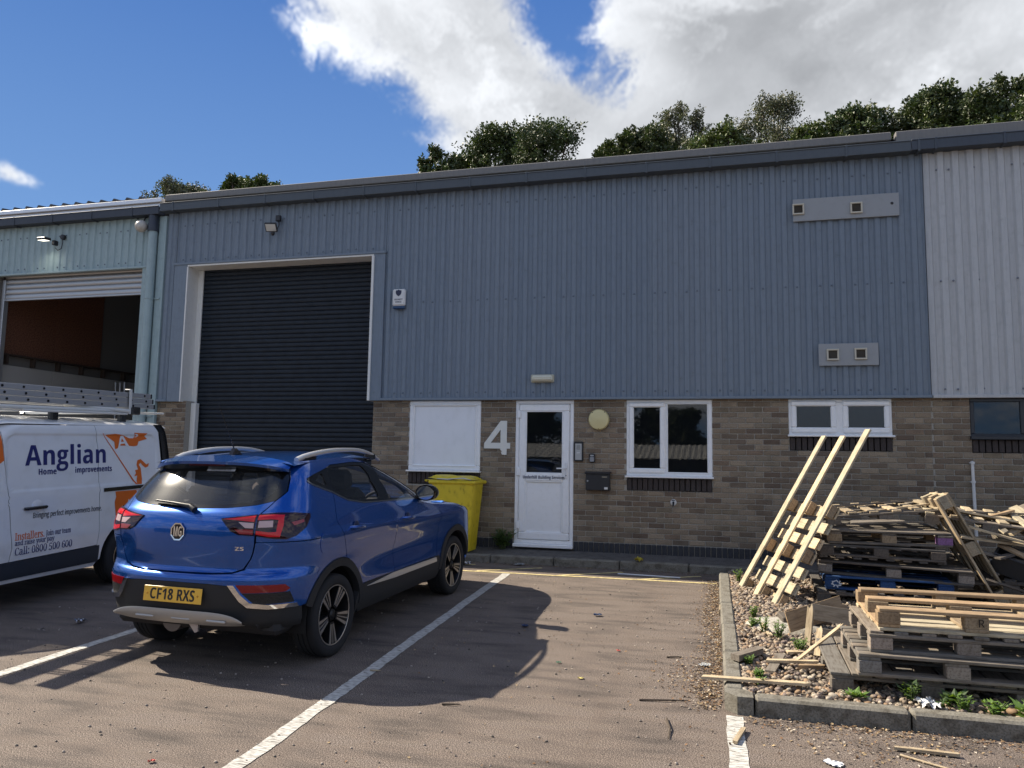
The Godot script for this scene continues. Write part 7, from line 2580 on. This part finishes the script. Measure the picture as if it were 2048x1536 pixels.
	var spots := [[0.42, 3.95, 0.16, 0.06], [0.52, 4.10, 0.17, 0.07], [0.36, 3.35, 0.12, 0.05], [0.33, 3.75, 0.10, 0.05], [0.66, 4.42, 0.12, 0.09], [0.24, 4.95, 0.08, 0.05], [0.28, 1.55, 0.17, 0.08], [0.30, 5.25, 0.07, 0.04], [0.30, 5.42, 0.07, 0.04]]
	for k in spots.size():
		var q: Array = spots[k]
		weed("small bright green weed sprouting from the pebbles", Vector3(q[0], bed_y(q[1]) + 0.01, q[1]), q[2], q[3], 12, 0.035, bright, 20 + k, "weeds among the pebbles")
	weed("flat rosette weed among the pebbles by the bottom pallet", Vector3(0.88, bed_y(5.5) + 0.015, 5.50), 0.035, 0.08, 6, 0.06, bright, 41)
	weed("upright weed in the shade under the front stack", Vector3(1.22, bed_y(5.5), 5.47), 0.15, 0.07, 11, 0.05, dull, 42)
	weed("broad leaved dock under the front stack's edge", Vector3(1.42, bed_y(5.5), 5.50), 0.11, 0.11, 6, 0.085, dull, 43)
	weed("bushy narrow leaved weed overhanging the bed kerb", Vector3(1.66, bed_y(5.6), 5.60), 0.12, 0.09, 11, 0.05, bright, 44)
	weed("thin upright weed growing beside the broad dock", Vector3(1.50, bed_y(5.6), 5.60), 0.13, 0.05, 9, 0.035, bright, 45)
	weed("large leaved dock spilling over the kerb's right end", Vector3(1.86, bed_y(5.6), 5.58), 0.12, 0.12, 7, 0.10, bright, 46)
	# rubbish
	var blue := mat("scrap_blue", Color(0.02, 0.05, 0.14), 0.5)
	var paper := mat("scrap_white", Color(0.62, 0.63, 0.64), 0.8)
	var foil := mat("scrap_foil", Color(0.55, 0.57, 0.62), 0.25, 0.8)
	var G := func(x: float, z: float) -> Vector3: return Vector3(x, gy(z), z)
	scrap("crumpled silver foil scrap on shaded tarmac behind the van", "litter", "foil_scrap", G.call(-5.75, 5.05), 0.10, foil, 0.45, 1)
	scrap("blue plastic scrap lying in the sunny bay", "litter", "plastic_scrap", G.call(-1.13, 3.35), 0.08, blue, 0.3, 2)
	scrap("dark blue plastic shred at the car's shadow edge", "litter", "plastic_scrap", G.call(-1.72, 3.98), 0.08, blue, 0.25, 3)
	scrap("tiny green plastic bit in the bay", "litter", "plastic_scrap", G.call(-1.19, 5.02), 0.035, mat("scrap_green", Color(0.03, 0.22, 0.12), 0.5), 0.3, 4)
	scrap("tiny red plastic bit near the bay's middle", "litter", "plastic_scrap", G.call(-0.78, 4.55), 0.035, mat("scrap_red", Color(0.40, 0.03, 0.02), 0.5), 0.3, 5)
	scrap("tiny bright red scrap on the open tarmac", "litter", "plastic_scrap", G.call(-2.95, 7.42), 0.035, mats["scrap_red"], 0.35, 6)
	scrap("flat white paper piece near the bed's front kerb", "litter", "paper_scrap", G.call(0.62, 6.42), 0.10, paper, 0.08, 7)
	scrap("grey paper scrap in the leaf litter by the bed kerb", "litter", "paper_scrap", G.call(-0.08, 4.75), 0.10, mat("scrap_grey", Color(0.30, 0.31, 0.31), 0.8), 0.12, 8)
	scrap("white carton scrap by the front wheel and kerb", "litter", "carton_scrap", G.call(-3.36, 0.86), 0.16, paper, 0.35, 9)
	scrap("pale flat scrap at the foot of the path kerb", "litter", "paper_scrap", G.call(-2.63, 0.66), 0.14, mats["scrap_grey"], 0.15, 10)
	scrap("yellow plastic scrap on the path kerb", "litter", "plastic_scrap", Vector3(-0.98, 0.07, 0.56), 0.15, mat("scrap_yellow", Color(0.50, 0.40, 0.03), 0.5), 0.4, 12)
	scrap("pale yellow leaf in the bay", "leaf", "fallen_leaf", G.call(-0.96, 5.35), 0.045, mat("leaf_yellow", Color(0.55, 0.46, 0.15), 0.7), 0.15, 13)
	scrap("torn white plastic under the front stack", "litter", "plastic_scrap", Vector3(1.30, bed_y(5.56) + 0.01, 5.56), 0.16, paper, 0.3, 14)
	var mb := MB.new()
	mb.tube([Vector3(-1.22, gy(0.95) + 0.010, 0.95), Vector3(-0.42, gy(1.0) + 0.010, 1.0)], 0.009, 8)
	tag(put("plastic_tube", mb, paper), "thin white plastic tube lying along the yellow line", "tube")
	var twigs := [[-1.75, 6.15, -1.63, 6.12, "dark straight twig on the tarmac below the car's shadow"], [-0.30, 6.00, -0.27, 6.32, "bent dark twig near the bed's corner"], [-0.50, 5.70, -0.18, 5.62, "dark twig beside the leaf litter"], [1.00, 6.20, 1.45, 6.50, "long curved pale stem before the bed's front kerb"], [-0.38, 4.62, -0.26, 4.58, "short dark twig by the grey paper scrap"], [-2.52, 5.62, -2.44, 5.60, "pale stick beside the car's rear wheel"]]
	for q in twigs:
		mb = MB.new()
		var a := Vector3(q[0], gy(q[1]) + 0.008, q[1])
		var b := Vector3(q[2], gy(q[3]) + 0.008, q[3])
		mb.tube([a, a.lerp(b, 0.5) + Vector3(0.015, 0.004, 0.01), b], [0.007, 0.006, 0.003], 6)
		tag(put("twig", mb, mat("twig_brown", Color(0.06, 0.045, 0.032), 0.9) if not ("pale" in q[4]) else wood("pine", "n")), q[4], "twig")
